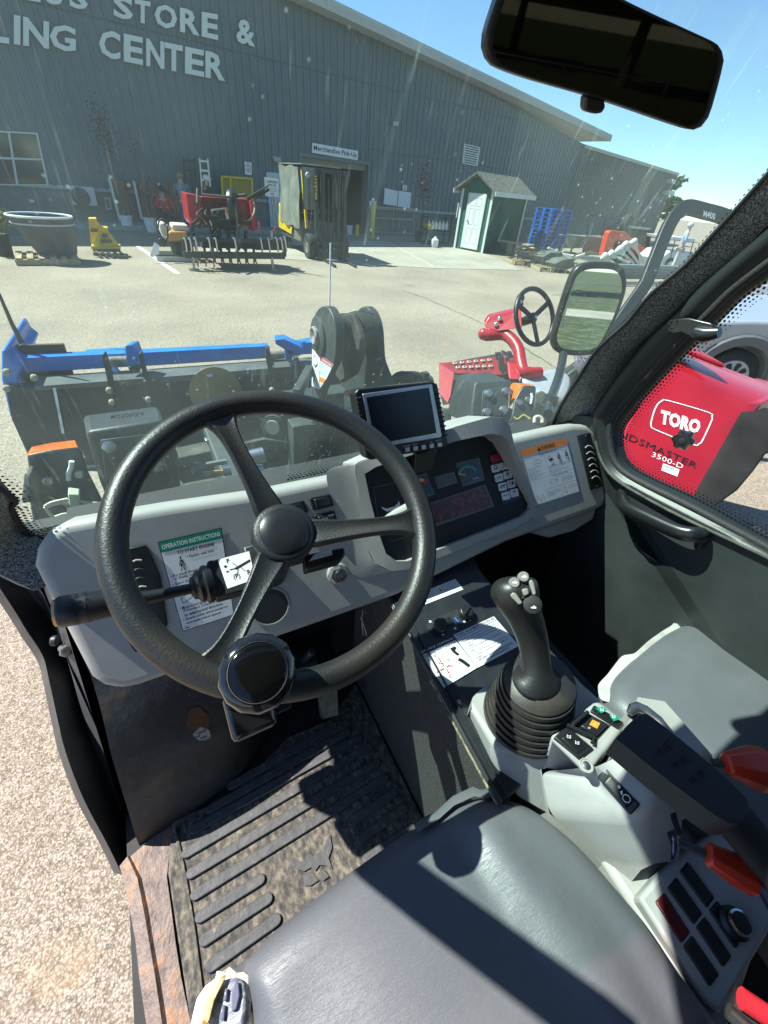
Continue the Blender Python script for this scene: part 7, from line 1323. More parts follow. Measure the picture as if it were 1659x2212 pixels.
b = MB(); q = [lift(hp_(1080,730), .1, .075), lift(hp_(1400,870), .1, .085), lift(hp_(1400,870), .45, .10), lift(hp_(1080,730), .45, .095)]; b.prism(q, (0, 0, .025), RDd); b.build('hood_ridge', hood, bev=.012, seg=3)
# black screen at the rear end
b = MB(); q = [hp_(*a, .012) for a in ((1510,1020),(1560,1015),(1660,1020),(1800,1040),(1800,1240),(1659,1290),(1580,1400),(1480,1520),(1330,1630),(1195,1575))]; b.prism(q, back*.12, M('black_screen', (.022, .021, .02), .85, var=.3, vs=6, bump=.2, bs=300, spec=.1)); scn = b.build('radiator_screen', mw, bev=.025, seg=3)
# decals
b = MB(); def_ = [(930,1010),(955,958),(985,936),(1020,934),(1280,1010),(1300,1040),(1298,1065),(1240,1190),(1215,1212),(1180,1215),(940,1120),(914,1095),(914,1070)]
lp_ = smooth_curve([hp_(*a, .0035) for a in def_], 3, True)
for i in range(len(lp_)):
    a, c = lp_[i], lp_[(i+1) % len(lp_)]; x = (c-a).cross(hn_).normalized()*.0035; b.poly([a-x, c-x, c+x, a+x], WHT)
P_ = Panel(b, [hp_(*a, .0035) for a in ((978,992),(1238,1062),(1215,1150),(968,1082))], hn_); vs_, fs_, _ = text_mesh('TORO', .055); P_.text('TORO', 0, 0, 1, 1, WHT, 0, .055)
P_ = Panel(b, [hp_(*a, .0035) for a in ((712,1118),(1215,1335),(1198,1368),(700,1160))], hn_); P_.text('GROUNDSMASTER'[4:], 0, 0, 1, 1, INK, 0, 0)
P_ = Panel(b, [hp_(*a, .0035) for a in ((925,1262),(1122,1342),(1112,1372),(915,1292))], hn_); P_.text('3500-D', 0, 0, 1, 1, WHT, 0, 0)
P_ = Panel(b, [hp_(*a, .0035) for a in ((990,1335),(1095,1375),(1080,1420),(978,1380))], hn_); P_.rect(0, 0, 1, 1, WHT, 0); P_.text('Spartan', .08, .1, .7, .45, BLUEINK, .0008); P_.text('Distributor', .15, .52, .6, .68, BLUEINK, .0008); P_.text('800-822-2216', .15, .76, .65, .9, BLUEINK, .0008)
P_ = Panel(b, [hp_(*a, .0035) for a in ((715,1262),(752,1272),(742,1300),(712,1288))], hn_); P_.rect(0, 0, 1, 1, YELP, 0)
b.build('hood_lettering', hood, smooth=False, flip=False)
wheel(mw, aD(z('a8', 1520, 1790), 2.15)+V((0, .0, -.25)), .28, .2, (hn_.x, hn_.y, 0)); 
wc_ = aD(z('e4', 560, 1500), 2.9); wheel(mw, (wc_.x+.5, wc_.y+.1, .3), .3, .22, (.75, .66, 0))
# platform, seat, column, steering wheel
b = MB(); q = [e4(305,1020,3.0), e4(450,1105,2.93), e4(415,1325,2.88), e4(385,1400,2.86), e4(305,1300,2.9)]; b.prism(q, V((.02, .03, 0)), RDd); b.build('platform_side', mw, bev=.004)
fp = [e4(310,1018,3.02), e4(840,955,3.15), e4(905,1130,3.05), e4(450,1110,2.94)]; b = MB(); b.prism(fp, (0, 0, -.015), M('platform_red', (.26, .018, .02), .55, var=.25, vs=12)); pf = b.build('foot_platform', mw, bev=.003)
pP = Panel(None, fp, (fp[1]-fp[0]).cross(fp[3]-fp[0]).normalized() if (fp[1]-fp[0]).cross(fp[3]-fp[0]).z > 0 else -(fp[1]-fp[0]).cross(fp[3]-fp[0]).normalized())
for r_ in range(2):
    for i in range(6): b = MB(); c = pP.pt(.22+i*.125-(.03 if r_ else 0), .18+.35*r_, .002); b.lathe(c, pP.n, [(.017, 0), (.015, .006), (.010, .007), (.009, 0)], M('bright_grip_hole', (.5, .46, .42), .5), n=12); b.disc(c+pP.n*.003, pP.n, .009, INK, 10); b.build('grip_hole', pf)
b = MB(); tp = smooth_curve([e4(*a) for a in ((760,760,3.12),(900,750,3.1),(985,800,3.06),(1045,890,3.02),(1065,1000,2.98),(1090,1090,2.95),(1150,1110,2.95),(1240,1110,2.98))], 4); b.tube([e4(715,745,3.13)]+tp, .042, RDd, n=16); b.ball(e4(722,748,3.13), .043, RDd); b.build('steering_arm', mw)
q = [e4(*a) for a in ((770,585,3.1),(1070,515,3.05),(1085,690,3.0),(850,720,3.06),(740,690,3.1),(730,650,3.1))]; b = MB(); b.prism(q, V((.05, .07, .0)), RDd); tw = b.build('tower_cover', mw, bev=.006, smooth=False)
for a in ((870,605,3.06),(835,660,3.06),(1010,572,3.02)): b = MB(); c = e4(*a); b.lathe(c, (O-c), [(.016, -.01), (.016, .006), (.009, .012)], CHR, n=10); b.build('cover_bolt', mw)
sc_ = e4(1200, 588, 2.98); sn = V((.05, -.85, .50)).normalized(); sx = sn.cross(V((0, 0, 1))).normalized(); sy = sx.cross(sn)
b = MB(); b.tube([sc_+sx*.19*math.cos(a)+sy*.19*math.sin(a) for a in [i*math.pi/24 for i in range(48)]], .0165, BLK, n=12, closed=True); ms = b.build('steering_wheel', mw)
for a in (90, 210, 330): b = MB(); a = rad(a-60); b.bar(sc_-sn*.02, sc_+(sx*math.cos(a)+sy*math.sin(a))*.185, .035, .012, BLK, up=sn); b.build('spoke', ms, bev=.003)
b = MB(); b.lathe(sc_-sn*.03, sn, [(.03, -.08), (.035, 0), (.035, .02), (.02, .028)], BLK, n=20); b.build('hub', ms); b = MB(); b.lathe(sc_, sn, [(.012, 0), (.012, .012), (.004, .014)], CHR, n=10); b.build('hub_nut', ms)
b = MB(); kq = e4(1065, 412, 3.05); b.ball(kq, .03, BLK); b.tube([kq, e4(1080, 470, 3.02)], .01, BLK); b.build('spinner_knob', ms)
q = [e4(*a) for a in ((1060,1165,2.95),(1090,1140,2.97),(1230,1110,3.02),(1400,1075,3.1),(1540,1160,3.05),(1500,1350,2.9),(1440,1375,2.85),(1300,1350,2.85),(1110,1220,2.92))]
b = MB(); rg = []
cq = sum(q, V())/len(q); Q = resample(smooth_curve(q, 3, True), 40)
for dz, s in ((-.09, .93), (-.04, 1.0), (0, .97), (.015, .85), (.01, .5), (.01, .1)): rg.append([cq.lerp(p, s)+V((0, 0, dz)) for p in Q])
b.loft(rg, M('pale_seat_vinyl', (.30, .33, .36), .4, var=.1)); b.build('mower_seat', mw, ang=70)
for L_, Dp in (([(830,930),(885,925),(880,985),(835,990)], 3.0), ([(945,920),(985,918),(985,960),(960,985),(930,1000),(920,985),(950,960)], 3.0), ([(860,960),(905,955),(925,1080),(900,1130),(865,1080)], 2.98)): b = MB(); b.prism([e4(*a, Dp) for a in L_], V((.02, .03, 0)), BLKM); b.build('pedal', mw, bev=.003)
b = MB(); b.prism([e4(*a) for a in ((940,1000,3.0),(1080,1060,2.96),(1060,1170,2.9),(960,1170,2.92))], V((.2, .3, -.02)), RDd); b.prism([e4(*a) for a in ((300,1310,2.9),(900,1200,2.98),(1060,1180,2.95),(1060,1260,2.9),(330,1420,2.85))], V((.4, .55, 0)), DARK); b.build('mower_frame', mw, bev=.01, smooth=False)
b = MB(); b.prism([aD(q_, 3.15) for q_ in ((1215,812),(1275,770),(1300,850),(1235,880))], V((.35, .3, -.1)), DARK); b.prism([aD(q_, 3.1) for q_ in ((1240,775),(1300,760),(1310,800),(1250,815))], V((.2, .2, .0)), M('console_grey', (.12,.13,.14), .4)); b.build('side_console', mw, bev=.02)
for i in range(5): b = MB(); p = aD((1240+i*9, 790+i*3), 3.0); b.tube([p, p+V((.05, .02, .06)), p+V((.12, .02, .02))], .006, CHR, n=6); b.build('control_rod', mw)
# roll bar
RB = M('roll_bar_paint', (.009, .013, .015), .45)
rbp = [aD(q_, 3.25) for q_ in ((1290,770),(1330,708),(1362,660),(1393,616))]; hoop = [aD((a*.19842+1371.5, c*.19842+219.4), 3.25) for a, c in ((120,1900),(310,1480),(380,1330),(460,1215),(540,1160),(620,1158),(760,1195),(900,1230),(1100,1300),(1400,1380))]
def rect_tube(mb, P, w_, h_, m, nrm):
    rg = []
    for i, p in enumerate(P):
        t = (P[min(i+1, len(P)-1)]-P[max(i-1, 0)]).normalized(); x = nrm.cross(t).normalized(); rg.append([p+x*w_+nrm*h_, p-x*w_+nrm*h_, p-x*w_-nrm*h_, p+x*w_-nrm*h_])
    mb.loft(rg, m)
b = MB(); nn_ = -FW; P = [aD((1262, 812), 3.2)]+rbp+smooth_curve(hoop[1:], 4); rect_tube(b, P, .048, .03, RB, nn_); rb3 = b.build('roll_bar', mw, bev=.008)
b = MB(); P_ = Panel(b, [aD((a*.19842+1371.5, c*.19842+219.4), 3.20) for a, c in ((750,1185),(880,1215),(870,1290),(745,1250))], -FW); P_.text('M400', 0, 0, 1, 1, M('grey_lettering', (.3, .33, .35), .5), 0, .02); b.build('roll_bar_lettering', rb3, smooth=False, flip=False)
# ================================================================== silver car
CARP = M('silver_car_paint', (.36, .41, .45), .28, .2, coat=.6); PLG = M('grey_cladding', (.12, .135, .14), .5); cw = aD(z('a8', 1455, 715), 5.2)
cr_ = thing('parked_car', 'silver car with grey wheel arch cladding behind the red mower', 'car', (cw.x+.8, cw.y-.8, 0), 0)
ca = V((.80, -.60, 0)).normalized(); cn = V((-.60, -.80, 0)).normalized()   # along the flank, and out of it
Wc = V((cw.x, cw.y, .33)); f_ = lambda u, h, o_=0: Wc+ca*u+cn*o_+V((0, 0, h-.33))
b = MB(); prof = [(-.95,.35),(-1.0,.55),(-.95,.78),(-.6,.93),(-.1,1.0),(.6,1.06),(1.05,1.12),(1.6,1.5),(2.0,1.62),(2.6,1.60),(3.3,1.3),(3.4,.6),(3.3,.3),(2.75,.28)]+[(2.35+.40*math.cos(a), .33+.40*math.sin(a)) for a in (0,.5,1.05,1.57,2.1,2.6,3.14)]+[(1.9,.28),(.5,.28)]+[(.42*math.cos(a), .33+.42*math.sin(a)) for a in (0,.5,1.05,1.57,2.1,2.6,3.14)]
b.prism([f_(u, h) for u, h in prof], -cn*1.7, CARP); b.build('body', cr_, bev=.06, seg=4, ang=50)
for u0 in (0, 2.35): b = MB(); ring = [[f_(u0+r*math.cos(a), .33+r*math.sin(a), o_) for r, o_ in ((.40, .0), (.40, .03), (.50, .03), (.53, 0))] for a in [i*math.pi/14 for i in range(15)]]; b.loft(ring, PLG, closed=False); b.build('wheel_arch', cr_)
b = MB(); b.prism([f_(.38, .28, .02), f_(1.85, .28, .02), f_(1.85, .42, .02), f_(.45, .42, .02)], -cn*.03, PLG); b.build('side_cladding', cr_, bev=.01)
b = MB(); b.prism([f_(1.2, 1.14, .012), f_(1.6, 1.42, .012), f_(1.95, 1.54, .012), (f_(1.95, 1.12, .012))], -cn*.02, PANE); b.prism([f_(2.02, 1.1, .012), f_(2.02, 1.54, .012), f_(2.6, 1.52, .012), f_(3.0, 1.2, .012), f_(2.9, 1.08, .012)], -cn*.02, PANE); b.build('side_window', cr_, smooth=False)
b = MB(); b.prism([f_(-.92, .70, .012), f_(-.55, .86, .012), f_(-.42, .80, .012), f_(-.85, .62, .012)], -cn*.04, ORGL); b.build('indicator_lamp', cr_, bev=.008)
for u0 in (0, 2.35):
    b = MB(); c = f_(u0, .33, -.02); b.lathe(c, cn, [(.2, -.18), (.32, -.18), (.335, -.14), (.335, -.03), (.31, .0), (.215, .01)], TYRE, n=40); wh = b.build('wheel', cr_, ang=50)
    b = MB(); b.lathe(c, cn, [(.215, .012), (.21, .018), (.195, .0), (.05, .03), (.045, .045), (.01, .048)], CARP, n=36); rm_ = b.build('hub_cap', wh)
    for k in range(9): a = k*2*math.pi/9; b = MB(); d = ca*math.cos(a)+V((0, 0, 1))*math.sin(a); t = ca*-math.sin(a)+V((0, 0, 1))*math.cos(a); q = c+cn*.022+d*.13; b.prism([q-d*.045-t*.018, q+d*.045-t*.032, q+d*.055, q+d*.045+t*.032, q-d*.045+t*.018], cn*.003, BLKM); b.build('cap_slot', wh, bev=.0)
b = MB(); c0 = V((9.5, 4.6, 0)); b.box((c0.x+2, c0.y, .75), (4.2, 1.7, .7), CARP, rz=.3); b.box((c0.x+2.2, c0.y+.05, 1.25), (2.2, 1.5, .5), PANE, rz=.3); b.box((c0.x+2.2, c0.y+.05, 1.52), (2.0, 1.4, .04), CARP, rz=.3)
c2_ = thing('parked_car', 'pale car far behind the silver car', 'car', (c0.x+2, c0.y, 0)); b.build('body', c2_, bev=.08, seg=3)
for dx, dy in ((-1.4, -1.25), (1.2, -.45)): wheel(c2_, (c0.x+2+dx, c0.y+dy, .32), .32, .2, (-.3, .95, 0))
# ================================================================== what our own vehicle carries in front
LY = 1.25
def smq(L): return [(p.x, p.y) for p in smooth_curve([V((x, y, 0)) for x, y in L], 3)]
def aYd(q, Y): return aY(z('d', *q), Y)
FRM = M('loader_black', (.032, .040, .038), .55, var=.35, vs=9, bump=.15, bs=60); MUD = mat3('muddy_black_steel', (.02, .022, .02), (.05, .05, .042), (.12, .11, .08), 7, .8, .4, (.38, .55, .72))
# cowl and cross member outside the glass
b = MB(); b.prism([aYd(q, .98) for q in ((90,1250),(120,1150),(300,1125),(520,1085),(700,1050),(760,1010),(1150,960),(1300,930),(1320,1100)) ], (0, .03, 0), MUD); b.build('front_cowl', VH, bev=.01, smooth=False)
b = MB(); b.box((.5, 1.55, .72), (1.5, 1.1, .12), MUD); b.box((.45, 1.25, .85), (.9, .3, .2), MUD); b.box((.2, 1.75, .85), (.12, .8, .2), FRM); b.box((.55, 1.95, .9), (.7, .12, .3), FRM); b.build('front_chassis', VH, bev=.01, smooth=False)
# lift arm tower: two plates with a boss between
TP = 1.62
t5 = lambda x, y, Y: aY(z('e5', x, y), Y)
XL, XR = .62, .86
x5 = lambda x, y, X: aX(z('e5', x, y), X)
b = MB(); b.prism([x5(x, y, XL) for x, y in smq([(350,1900),(350,900),(350,620),(352,480),(358,360),(375,270),(410,200),(450,162),(490,153),(530,172),(565,230),(592,310),(610,420),(616,560),(600,740),(560,830),(500,980),(440,1180),(440,1900)])], (.034, 0, 0), FRM); ta = b.build('lift_arm_plate', VH, bev=.004)
b = MB(); b.prism([x5(x, y, XR) for x, y in smq([(660,1900),(655,1000),(760,700),(790,400),(825,260),(860,192),(900,162),(940,160),(990,205),(1030,290),(1060,420),(1072,600),(1090,760),(1180,1000),(1240,1300),(1260,1900)])], (.034, 0, 0), FRM); b.build('lift_arm_plate', VH, bev=.004)
ctr = x5(425, 475, XL)
b = MB(); b.lathe((XL+.034, ctr.y, ctr.z), (1, 0, 0), [(.06, 0), (.083, .004), (.085, .05), (.074, .06), (.072, .10), (.082, .115), (.086, .14), (.086, XR-XL-.036)], MUD, n=36); b.build('pivot_drum', VH, ang=50)
b = MB(); b.prism([x5(x, y, XL+.12) for x, y in ((640,230),(720,232),(790,228),(850,400),(880,520),(870,700),(800,900),(660,990),(600,900),(600,400))], (.03, 0, 0), MUD); b.build('pivot_boss', VH, bev=.01, seg=3)
b = MB(); b.lathe((XL, ctr.y-.008, ctr.z), (-1, 0, 0), [(.076, -.004), (.074, .008), (.070, .011)], FRM, n=36); b.lathe((XL-.008, ctr.y, ctr.z), (-1, 0, 0), [(.036, 0), (.036, .012), (.03, .018), (.012, .006)], M('rusty_pin', (.16, .12, .10), .6, col2=(.35, .33, .3), c2=(.45, .6), vs=60, bump=.8, bs=90), n=18); b.build('pivot_pin', VH)
b = MB(); P_ = Panel(b, [x5(x, y, XL-.002) for x, y in ((356,618),(590,785),(560,1110),(352,1030))], (-1, 0, 0)); P_.poly([(0,0),(1.0,0),(.72,.62),(.42,1),(0,.98)], WHT, .0); P_.poly([(.42,.0),(.98,.0),(.93,.15),(.42,.15)], REDP, .001); P_.poly([(.42,.6),(.73,.6),(.62,.75),(.42,.75)], ORGP, .001)
P_.rect(.405, .0, .415, .98, INK, .001); P_.rect(0, .5, .41, .505, INK, .001); P_.text('DANGER', .52, .04, .95, .12, WHT, .002, .02)
for i in range(6): P_.text('Keep away from moving parts', .44, .19+.06*i, .82-.02*i, .225+.06*i, BLUEINK, .001)
for i in range(3): P_.text('see the manual', .44, .8+.05*i, .62-.05*i, .83+.05*i, BLUEINK, .001)
P_.line([(.1,.1),(.25,.15),(.3,.3),(.15,.4),(.1,.25)], .003, BLUEINK, .001, True); P_.line([(.1,.6),(.2,.75),(.3,.85),(.35,.95)], .003, INK, .001); P_.line([(.2,.75),(.1,.85)], .003, INK, .001); P_.line([(.1,.36),(.2,.42),(.3,.3)], .003, INK, .001)
b.build('danger_label', ta, smooth=False, flip=False)
b = MB(); P_ = Panel(b, [t5(x, y, 1.5) for x, y in ((700,1072),(1022,1035),(1050,1320),(712,1345))], (0, -1, 0)); P_.rect(0, 0, 1, 1, M('green_white_label', (.35, .45, .38), .5), 0); P_.rect(0, 0, 1, .23, M('faded_orange', (.45, .2, .05), .5), .001); P_.text('WARNING', .28, .04, .95, .19, INK, .002, .02); P_.poly([(.12,.19),(.19,.04),(.26,.19)], INK, .002); P_.rect(0, .66, 1, .67, INK, .001)
for i, s in enumerate(('TIPPING, ROLL OVER OR', 'FALLING CAN CAUSE', 'INJURY OR DEATH')): P_.text(s, .05+.18*i, .7+.1*i, .98, .77+.1*i, INK, .001)
P_.line([(.1,.5),(.3,.3),(.45,.35),(.4,.55)], .003, BLUEINK, .001); P_.line([(.5,.35),(.7,.3),(.75,.55),(.55,.6)], .003, BLUEINK, .001, True); b.build('warning_label', ta, smooth=False, flip=False)
b = MB(); b.bar(t5(330, 850, 1.75), t5(190, 1120, 1.55), .03, .05, FRM); b.prism([t5(x, y, 1.5) for x, y in ((150,1470),(260,1450),(650,1420),(1200,1300),(1200,1900),(160,2000))], (0, .08, 0), FRM); b.build('lift_link', VH, bev=.004, smooth=False)
b = MB(); P_ = Panel(b, [aY(z('e5', *q), 1.545) for q in ((325,975),(330,1010),(272,1135),(262,1100))], (0, -1, 0)); P_.text('Bobcat', 0, .1, 1, .9, WHT, .0, .03); b.build('arm_lettering', ta, smooth=False, flip=False)
for i, P in enumerate((((1220,1010),(1260,930),(1340,900),(1420,930),(1460,1010)), ((1270,1010),(1330,930),(1440,910),(1540,935),(1600,970)), ((1300,1000),(1360,905),(1500,905),(1560,940)))): b = MB(); b.tube(smooth_curve([t5(*q, 1.55+.04*i) for q in P], 4), .016, BLKM, n=10); b.build('hydraulic_hose', VH)
b = MB(); b.box(t5(1580, 945, 1.58), (.03, .03, .06), DARK); b.tube([t5(1200, 1040, 1.6), t5(1640, 985, 1.6)], .035, MUD, n=12); b.build('hose_clamp', VH)
# fibre rod
b = MB(); b.tube([aY((712, 664), 1.75), aY((714, 525), 1.75)], .0035, WHT, n=8); b.build('marker_rod', VH)
# lamp housings
LB = M('lamp_housing', (.026, .032, .034), .45, var=.2, vs=8, bump=.1, bs=100)
def lampbox(face, topc, depth, name):
    b = MB(); f = [p for p in face]; bk = [p+depth for p in topc]; b.loft([f, bk], LB); return b.build(name, VH, bev=.012, seg=4, ang=50)
def a6(x, y, Y): return aY(z('a6', x, y), Y)
fc = [a6(x, y, 1.12) for x, y in ((428,700),(820,640),(900,830),(910,1030),(560,1100),(505,960))]; bk = [a6(x, y, 1.34) for x, y in ((415,618),(790,572),(850,700),(900,900),(560,980),(470,800))]
b = MB(); b.loft([fc, bk], LB); lh = b.build('headlight_housing', VH, bev=.014, seg=4, ang=50)
b = MB(); b.prism([a6(x, y, 1.108) for x, y in ((505,745),(740,715),(830,740),(880,900),(900,1020),(560,1090),(530,940))], (0, .006, 0), LB); b.build('mount_plate', lh, bev=.003)
for q in ((548,776),(797,874)): b = MB(); b.lathe(a6(*q, 1.106), (0, -1, .3), [(.017, -.004), (.017, .002), (.0125, .003), (.0125, .011), (.009, .012)], SILV, n=6); b.build('mount_bolt', lh)
b = MB(); b.loft([[a6(812+44*math.cos(t)*k, 935+36*math.sin(t)*k, 1.104+(.0 if k > .5 else .0)) for t in [i*.5236 for i in range(12)]] for k in (1, .05)], BLKM); b.disc(a6(770, 940, 1.103), (0, -1, 0), .02, INK, 16); b.build('cable_opening', lh, smooth=False)
b = MB(); P_ = Panel(b, [a6(x, y, 1.22) for x, y in ((565,630),(725,612),(732,632),(560,650))], (0, -.6, .8)); b.build if 0 else None
P_.text('MOTOROLA', 0, 1, 1, 0, M('embossed_black', (.045, .05, .052), .5), .012, .02); b.build('embossed_lettering', lh, smooth=False, flip=False)
mk = [a6(x, y, 1.16) for x, y in ((135,822),(250,800),(388,783),(412,800),(440,900),(520,1060),(500,1120),(200,1140),(160,1000))]; b = MB(); b.prism(mk, (0, .010, 0), LB); mkh = b.build('marker_housing', VH, bev=.008)
b = MB(); b.loft([[a6(x, y, 1.17) for x, y in ((135,818),(250,797),(390,780),(415,800),(440,860))], [a6(x, y, 1.24) for x, y in ((160,778),(255,758),(375,744),(398,765),(425,830))], [a6(x, y, 1.30) for x, y in ((170,790),(255,772),(370,760),(390,780),(415,840))]], ORGL, closed=False); b.build('orange_marker_lens', mkh, flip=False)
for q in ((245,946),(398,915)): b = MB(); b.lathe(a6(*q, 1.158), (0, -1, .2), [(.014, -.003), (.014, .003), (.009, .009)], SILV, n=8); b.build('mount_bolt', mkh)
b = MB(); b.tube(smooth_curve([a6(x, y, 1.14) for x, y in ((360,850),(358,880),(345,910),(346,945))], 3), .006, WHT, n=8); b.build('cable', mkh)
b = MB(); b.prism([a6(x, y, 1.1) for x, y in ((130,935),(150,905),(190,940),(215,1060),(400,1110),(420,1190),(170,1180),(150,1060))], (0, .04, 0), MUD); b.build('bracket', VH, bev=.005)
b = MB(); b.tube([a6(140, 1050, 1.1), a6(155, 920, 1.12)], .012, LB); b.build('bracket_pin', VH)
# loose wiring and connector
WIR = M('cream_wire', (.55, .52, .36), .5)
for P in (((225,1078),(260,1058),(340,1040)), ((225,1080),(240,1100),(270,1130),(330,1115),(430,1120),(500,1130)), ((380,1050),(440,1058),(520,1062)), ((228,1082),(300,1060),(360,1062)), ((385,1062),(450,1072),(520,1078))): b = MB(); b.tube(smooth_curve([a6(*q, .98) for q in P], 4), .0035, WIR, n=7); b.build('loose_wire', VH)
b = MB(); b.prism([a6(x, y, .97) for x, y in ((340,1015),(400,1022),(402,1080),(350,1082))], (0, .03, 0), M('pale_green_connector', (.5, .58, .38), .5)); b.build('wire_connector', VH, bev=.003)
for P in (((910,945),(1000,880),(1140,850)), ((915,950),(1020,925),(1140,905))): b = MB(); b.tube(smooth_curve([a6(*q, 1.2) for q in P], 5), .009, M('clear_hose', (.16, .19, .18), .15), n=8); b.build('fuel_line', VH)
b = MB(); b.tube([a6(1020, 918, 1.2), a6(1120, 905, 1.2)], .010, GOLD); b.tube([a6(1120, 905, 1.2), a6(1160, 898, 1.2)], .015, SILV); b.tube([a6(1220, 840, 1.2), a6(1325, 815, 1.2)], .024, SILV, n=16); b.tube([a6(1230, 900, 1.2), a6(1320, 890, 1.2)], .019, SILV, n=16); b.tube([a6(1250, 905, 1.195), a6(1285, 898, 1.195)], .0195, M('orange_band', (.7, .15, .05), .5), n=16); b.build('hydraulic_coupler', VH)
# right lamp housing and marker, seen past the monitor
fc = [e4(x, y, 1.42) for x, y in ((635,1215),(660,1195),(940,1180),(965,1195),(950,1460),(900,1560),(600,1590),(610,1400))]; bk = [e4(x, y, 1.62) for x, y in ((470,1150),(500,1125),(760,1100),(850,1135),(700,1400),(600,1500),(380,1500),(400,1380))]
b = MB(); b.loft([fc, bk], LB); rh = b.build('headlight_housing', VH, bev=.014, seg=4, ang=50)
b = MB(); b.prism([e4(x, y, 1.405) for x, y in ((730,1262),(935,1240),(960,1262),(950,1500),(690,1530),(712,1290))], -FW*-.004, LB); b.build('mount_plate', rh, bev=.003)
for q in ((770,1305),(933,1282),(752,1475),(912,1455)): b = MB(); b.lathe(e4(*q, 1.40), -FW, [(.016, -.004), (.0125, .003), (.0125, .009), (.009, .010)], SILV, n=8); b.build('mount_bolt', rh)
mk = [e4(x, y, 1.40) for x, y in ((1085,1235),(1110,1222),(1200,1225),(1215,1250),(1195,1400),(1180,1560),(960,1570),(990,1480),(1000,1380),(1050,1280))]; b = MB(); b.prism(mk, FW*.01, LB); mr = b.build('marker_housing', VH, bev=.008)
b = MB(); b.loft([[e4(x, y, 1.41) for x, y in ((960,1440),(1000,1380),(1045,1285),(1080,1235),(1200,1222))], [e4(x, y, 1.47) for x, y in ((955,1380),(965,1280),(975,1220),(1000,1200),(1150,1210))], [e4(x, y, 1.5) for x, y in ((958,1370),(970,1290),(985,1230),(1010,1215),(1140,1215))]], ORGL, closed=False); b.build('orange_marker_lens', mr, flip=False)
for q in ((1057,1388),(1138,1360)): b = MB(); b.lathe(e4(*q, 1.395), -FW, [(.012, -.003), (.009, .006)], SILV, n=8); b.build('mount_bolt', mr)
b = MB(); b.tube(smooth_curve([e4(x, y, 1.39) for x, y in ((1165,1300),(1172,1340),(1160,1400))], 3), .004, WHT, n=6); b.build('cable', mr)
b = MB(); b.tube(smooth_curve([e4(x, y, 1.2) for x, y in ((1195,1575),(1200,1530),(1235,1518),(1265,1540),(1268,1575))], 4), .0055, M('pale_ring', (.5,.42,.36), .5), n=8); b.build('cable_loop', VH)
b = MB(); b.prism([e4(x, y, 1.3) for x, y in ((990,1600),(1000,1575),(1060,1560),(1100,1565),(1040,1605))], FW*.03, M('grey_clip', (.25,.32,.32), .5)); b.build('loose_clip', VH, bev=.003)
for P in (((1000,1520),(1040,1540),(1100,1500),(1160,1560)), ((1080,1500),(1150,1530),(1180,1580))): b = MB(); b.tube(smooth_curve([e4(*q, 1.32) for q in P], 3), .0022, M('yellow_wire', (.5,.38,.06), .5), n=6); b.build('loose_wire', VH)
b = MB(); b.prism([e4(x, y, 1.55) for x, y in ((1200,1300),(1270,1270),(1420,1370),(1560,1400),(1500,1600),(1180,1600))], FW*.08, MUD); b.prism([e4(x, y, 1.62) for x, y in ((330,1430),(420,1440),(420,1600),(330,1600))], FW*.05, MUD); b.build('front_bracket', VH, bev=.006)
# outside mirror
mc = (1275, 665); dm2 = ray(mc).normalized(); rdir = V((.20, -.98, -.07)).normalized(); nm2 = (rdir-dm2).normalized(); MP2 = (aD(mc, 1.36), nm2)
mo2 = resample(smooth_curve([pl(z('a8', *q), MP2) for q in ((395,160),(430,90),(500,55),(600,50),(690,60),(735,95),(750,150),(745,240),(690,400),(610,560),(570,620),(500,645),(400,645),(320,630),(285,590),(278,540),(310,420),(350,290))], 3, True), 60); mcc = sum(mo2, V())/60
b = MB(); b.loft([[p.lerp(mcc, .5)-nm2*.05 for p in mo2], [p.lerp(mcc, .15)-nm2*.045 for p in mo2], [p-nm2*.015 for p in mo2], [p+nm2*.004 for p in mo2], [p.lerp(mcc, .03)+nm2*.008 for p in mo2], [p.lerp(mcc, .13)+nm2*.007 for p in mo2]], BLK, cap=False); dmr = b.build('door_mirror', VH, ang=60)
b = MB(); b.poly([p.lerp(mcc, .115)+nm2*.0065 for p in mo2], MIRR); b.build('mirror_glass', dmr, smooth=False, flip=False)
b = MB(); b.tube(smooth_curve([aD(z('a8', x, y), D) for x, y, D in ((352,640,1.40),(345,690,1.38),(325,780,1.34),(290,880,1.28),(262,950,1.24),(255,1020,1.2))], 4), .014, M('mirror_arm', (.02, .024, .026), .3, coat=.3), n=14); b.lathe(aD(z('a8', 268, 945), 1.24), V((.2, .1, 1)), [(.02, -.02), (.022, 0), (.02, .02)], BLK, n=14); b.build('mirror_arm', dmr)
# ================================================================== blue framed pusher attachment on the loader
at = thing('loader_attachment', 'wide black bucket attachment with blue top frame and hooks on the loader', 'attachment', (.1, 2.3, .6))
AY = 2.25
def A6(x, y, Y=AY): return aY(z('a6', x, y), Y)
BKM = M('bucket_black', (.024, .028, .028), .6, var=.4, vs=6, bump=.15, bs=40)
b = MB(); b.prism([A6(*q, 2.18) for q in ((30,470),(160,484),(880,425),(1560,368),(1900,340),(1900,900),(1500,900),(160,860),(60,640))], (0, .05, 0), BKM); b.build('back_plate', at, smooth=False)
b = MB(); b.prism([A6(*q, 2.15) for q in ((172,475),(880,422),(1560,366),(1900,340),(1900,372),(1560,398),(870,452),(172,496))], (0, .12, 0), M('worn_top_edge', (.09, .10, .10), .5, var=.3, vs=9)); b.build('top_edge', at, smooth=False)
b = MB(); b.loft([[A6(172+i*346, 900, 2.2), A6(172+i*346, 900, 2.2)+V((0, .35, -.18)), A6(172+i*346, 900, 2.2)+V((0, .75, -.2))] for i in range(6)], BKM, closed=False); b.build('bucket_floor', at, flip=False)
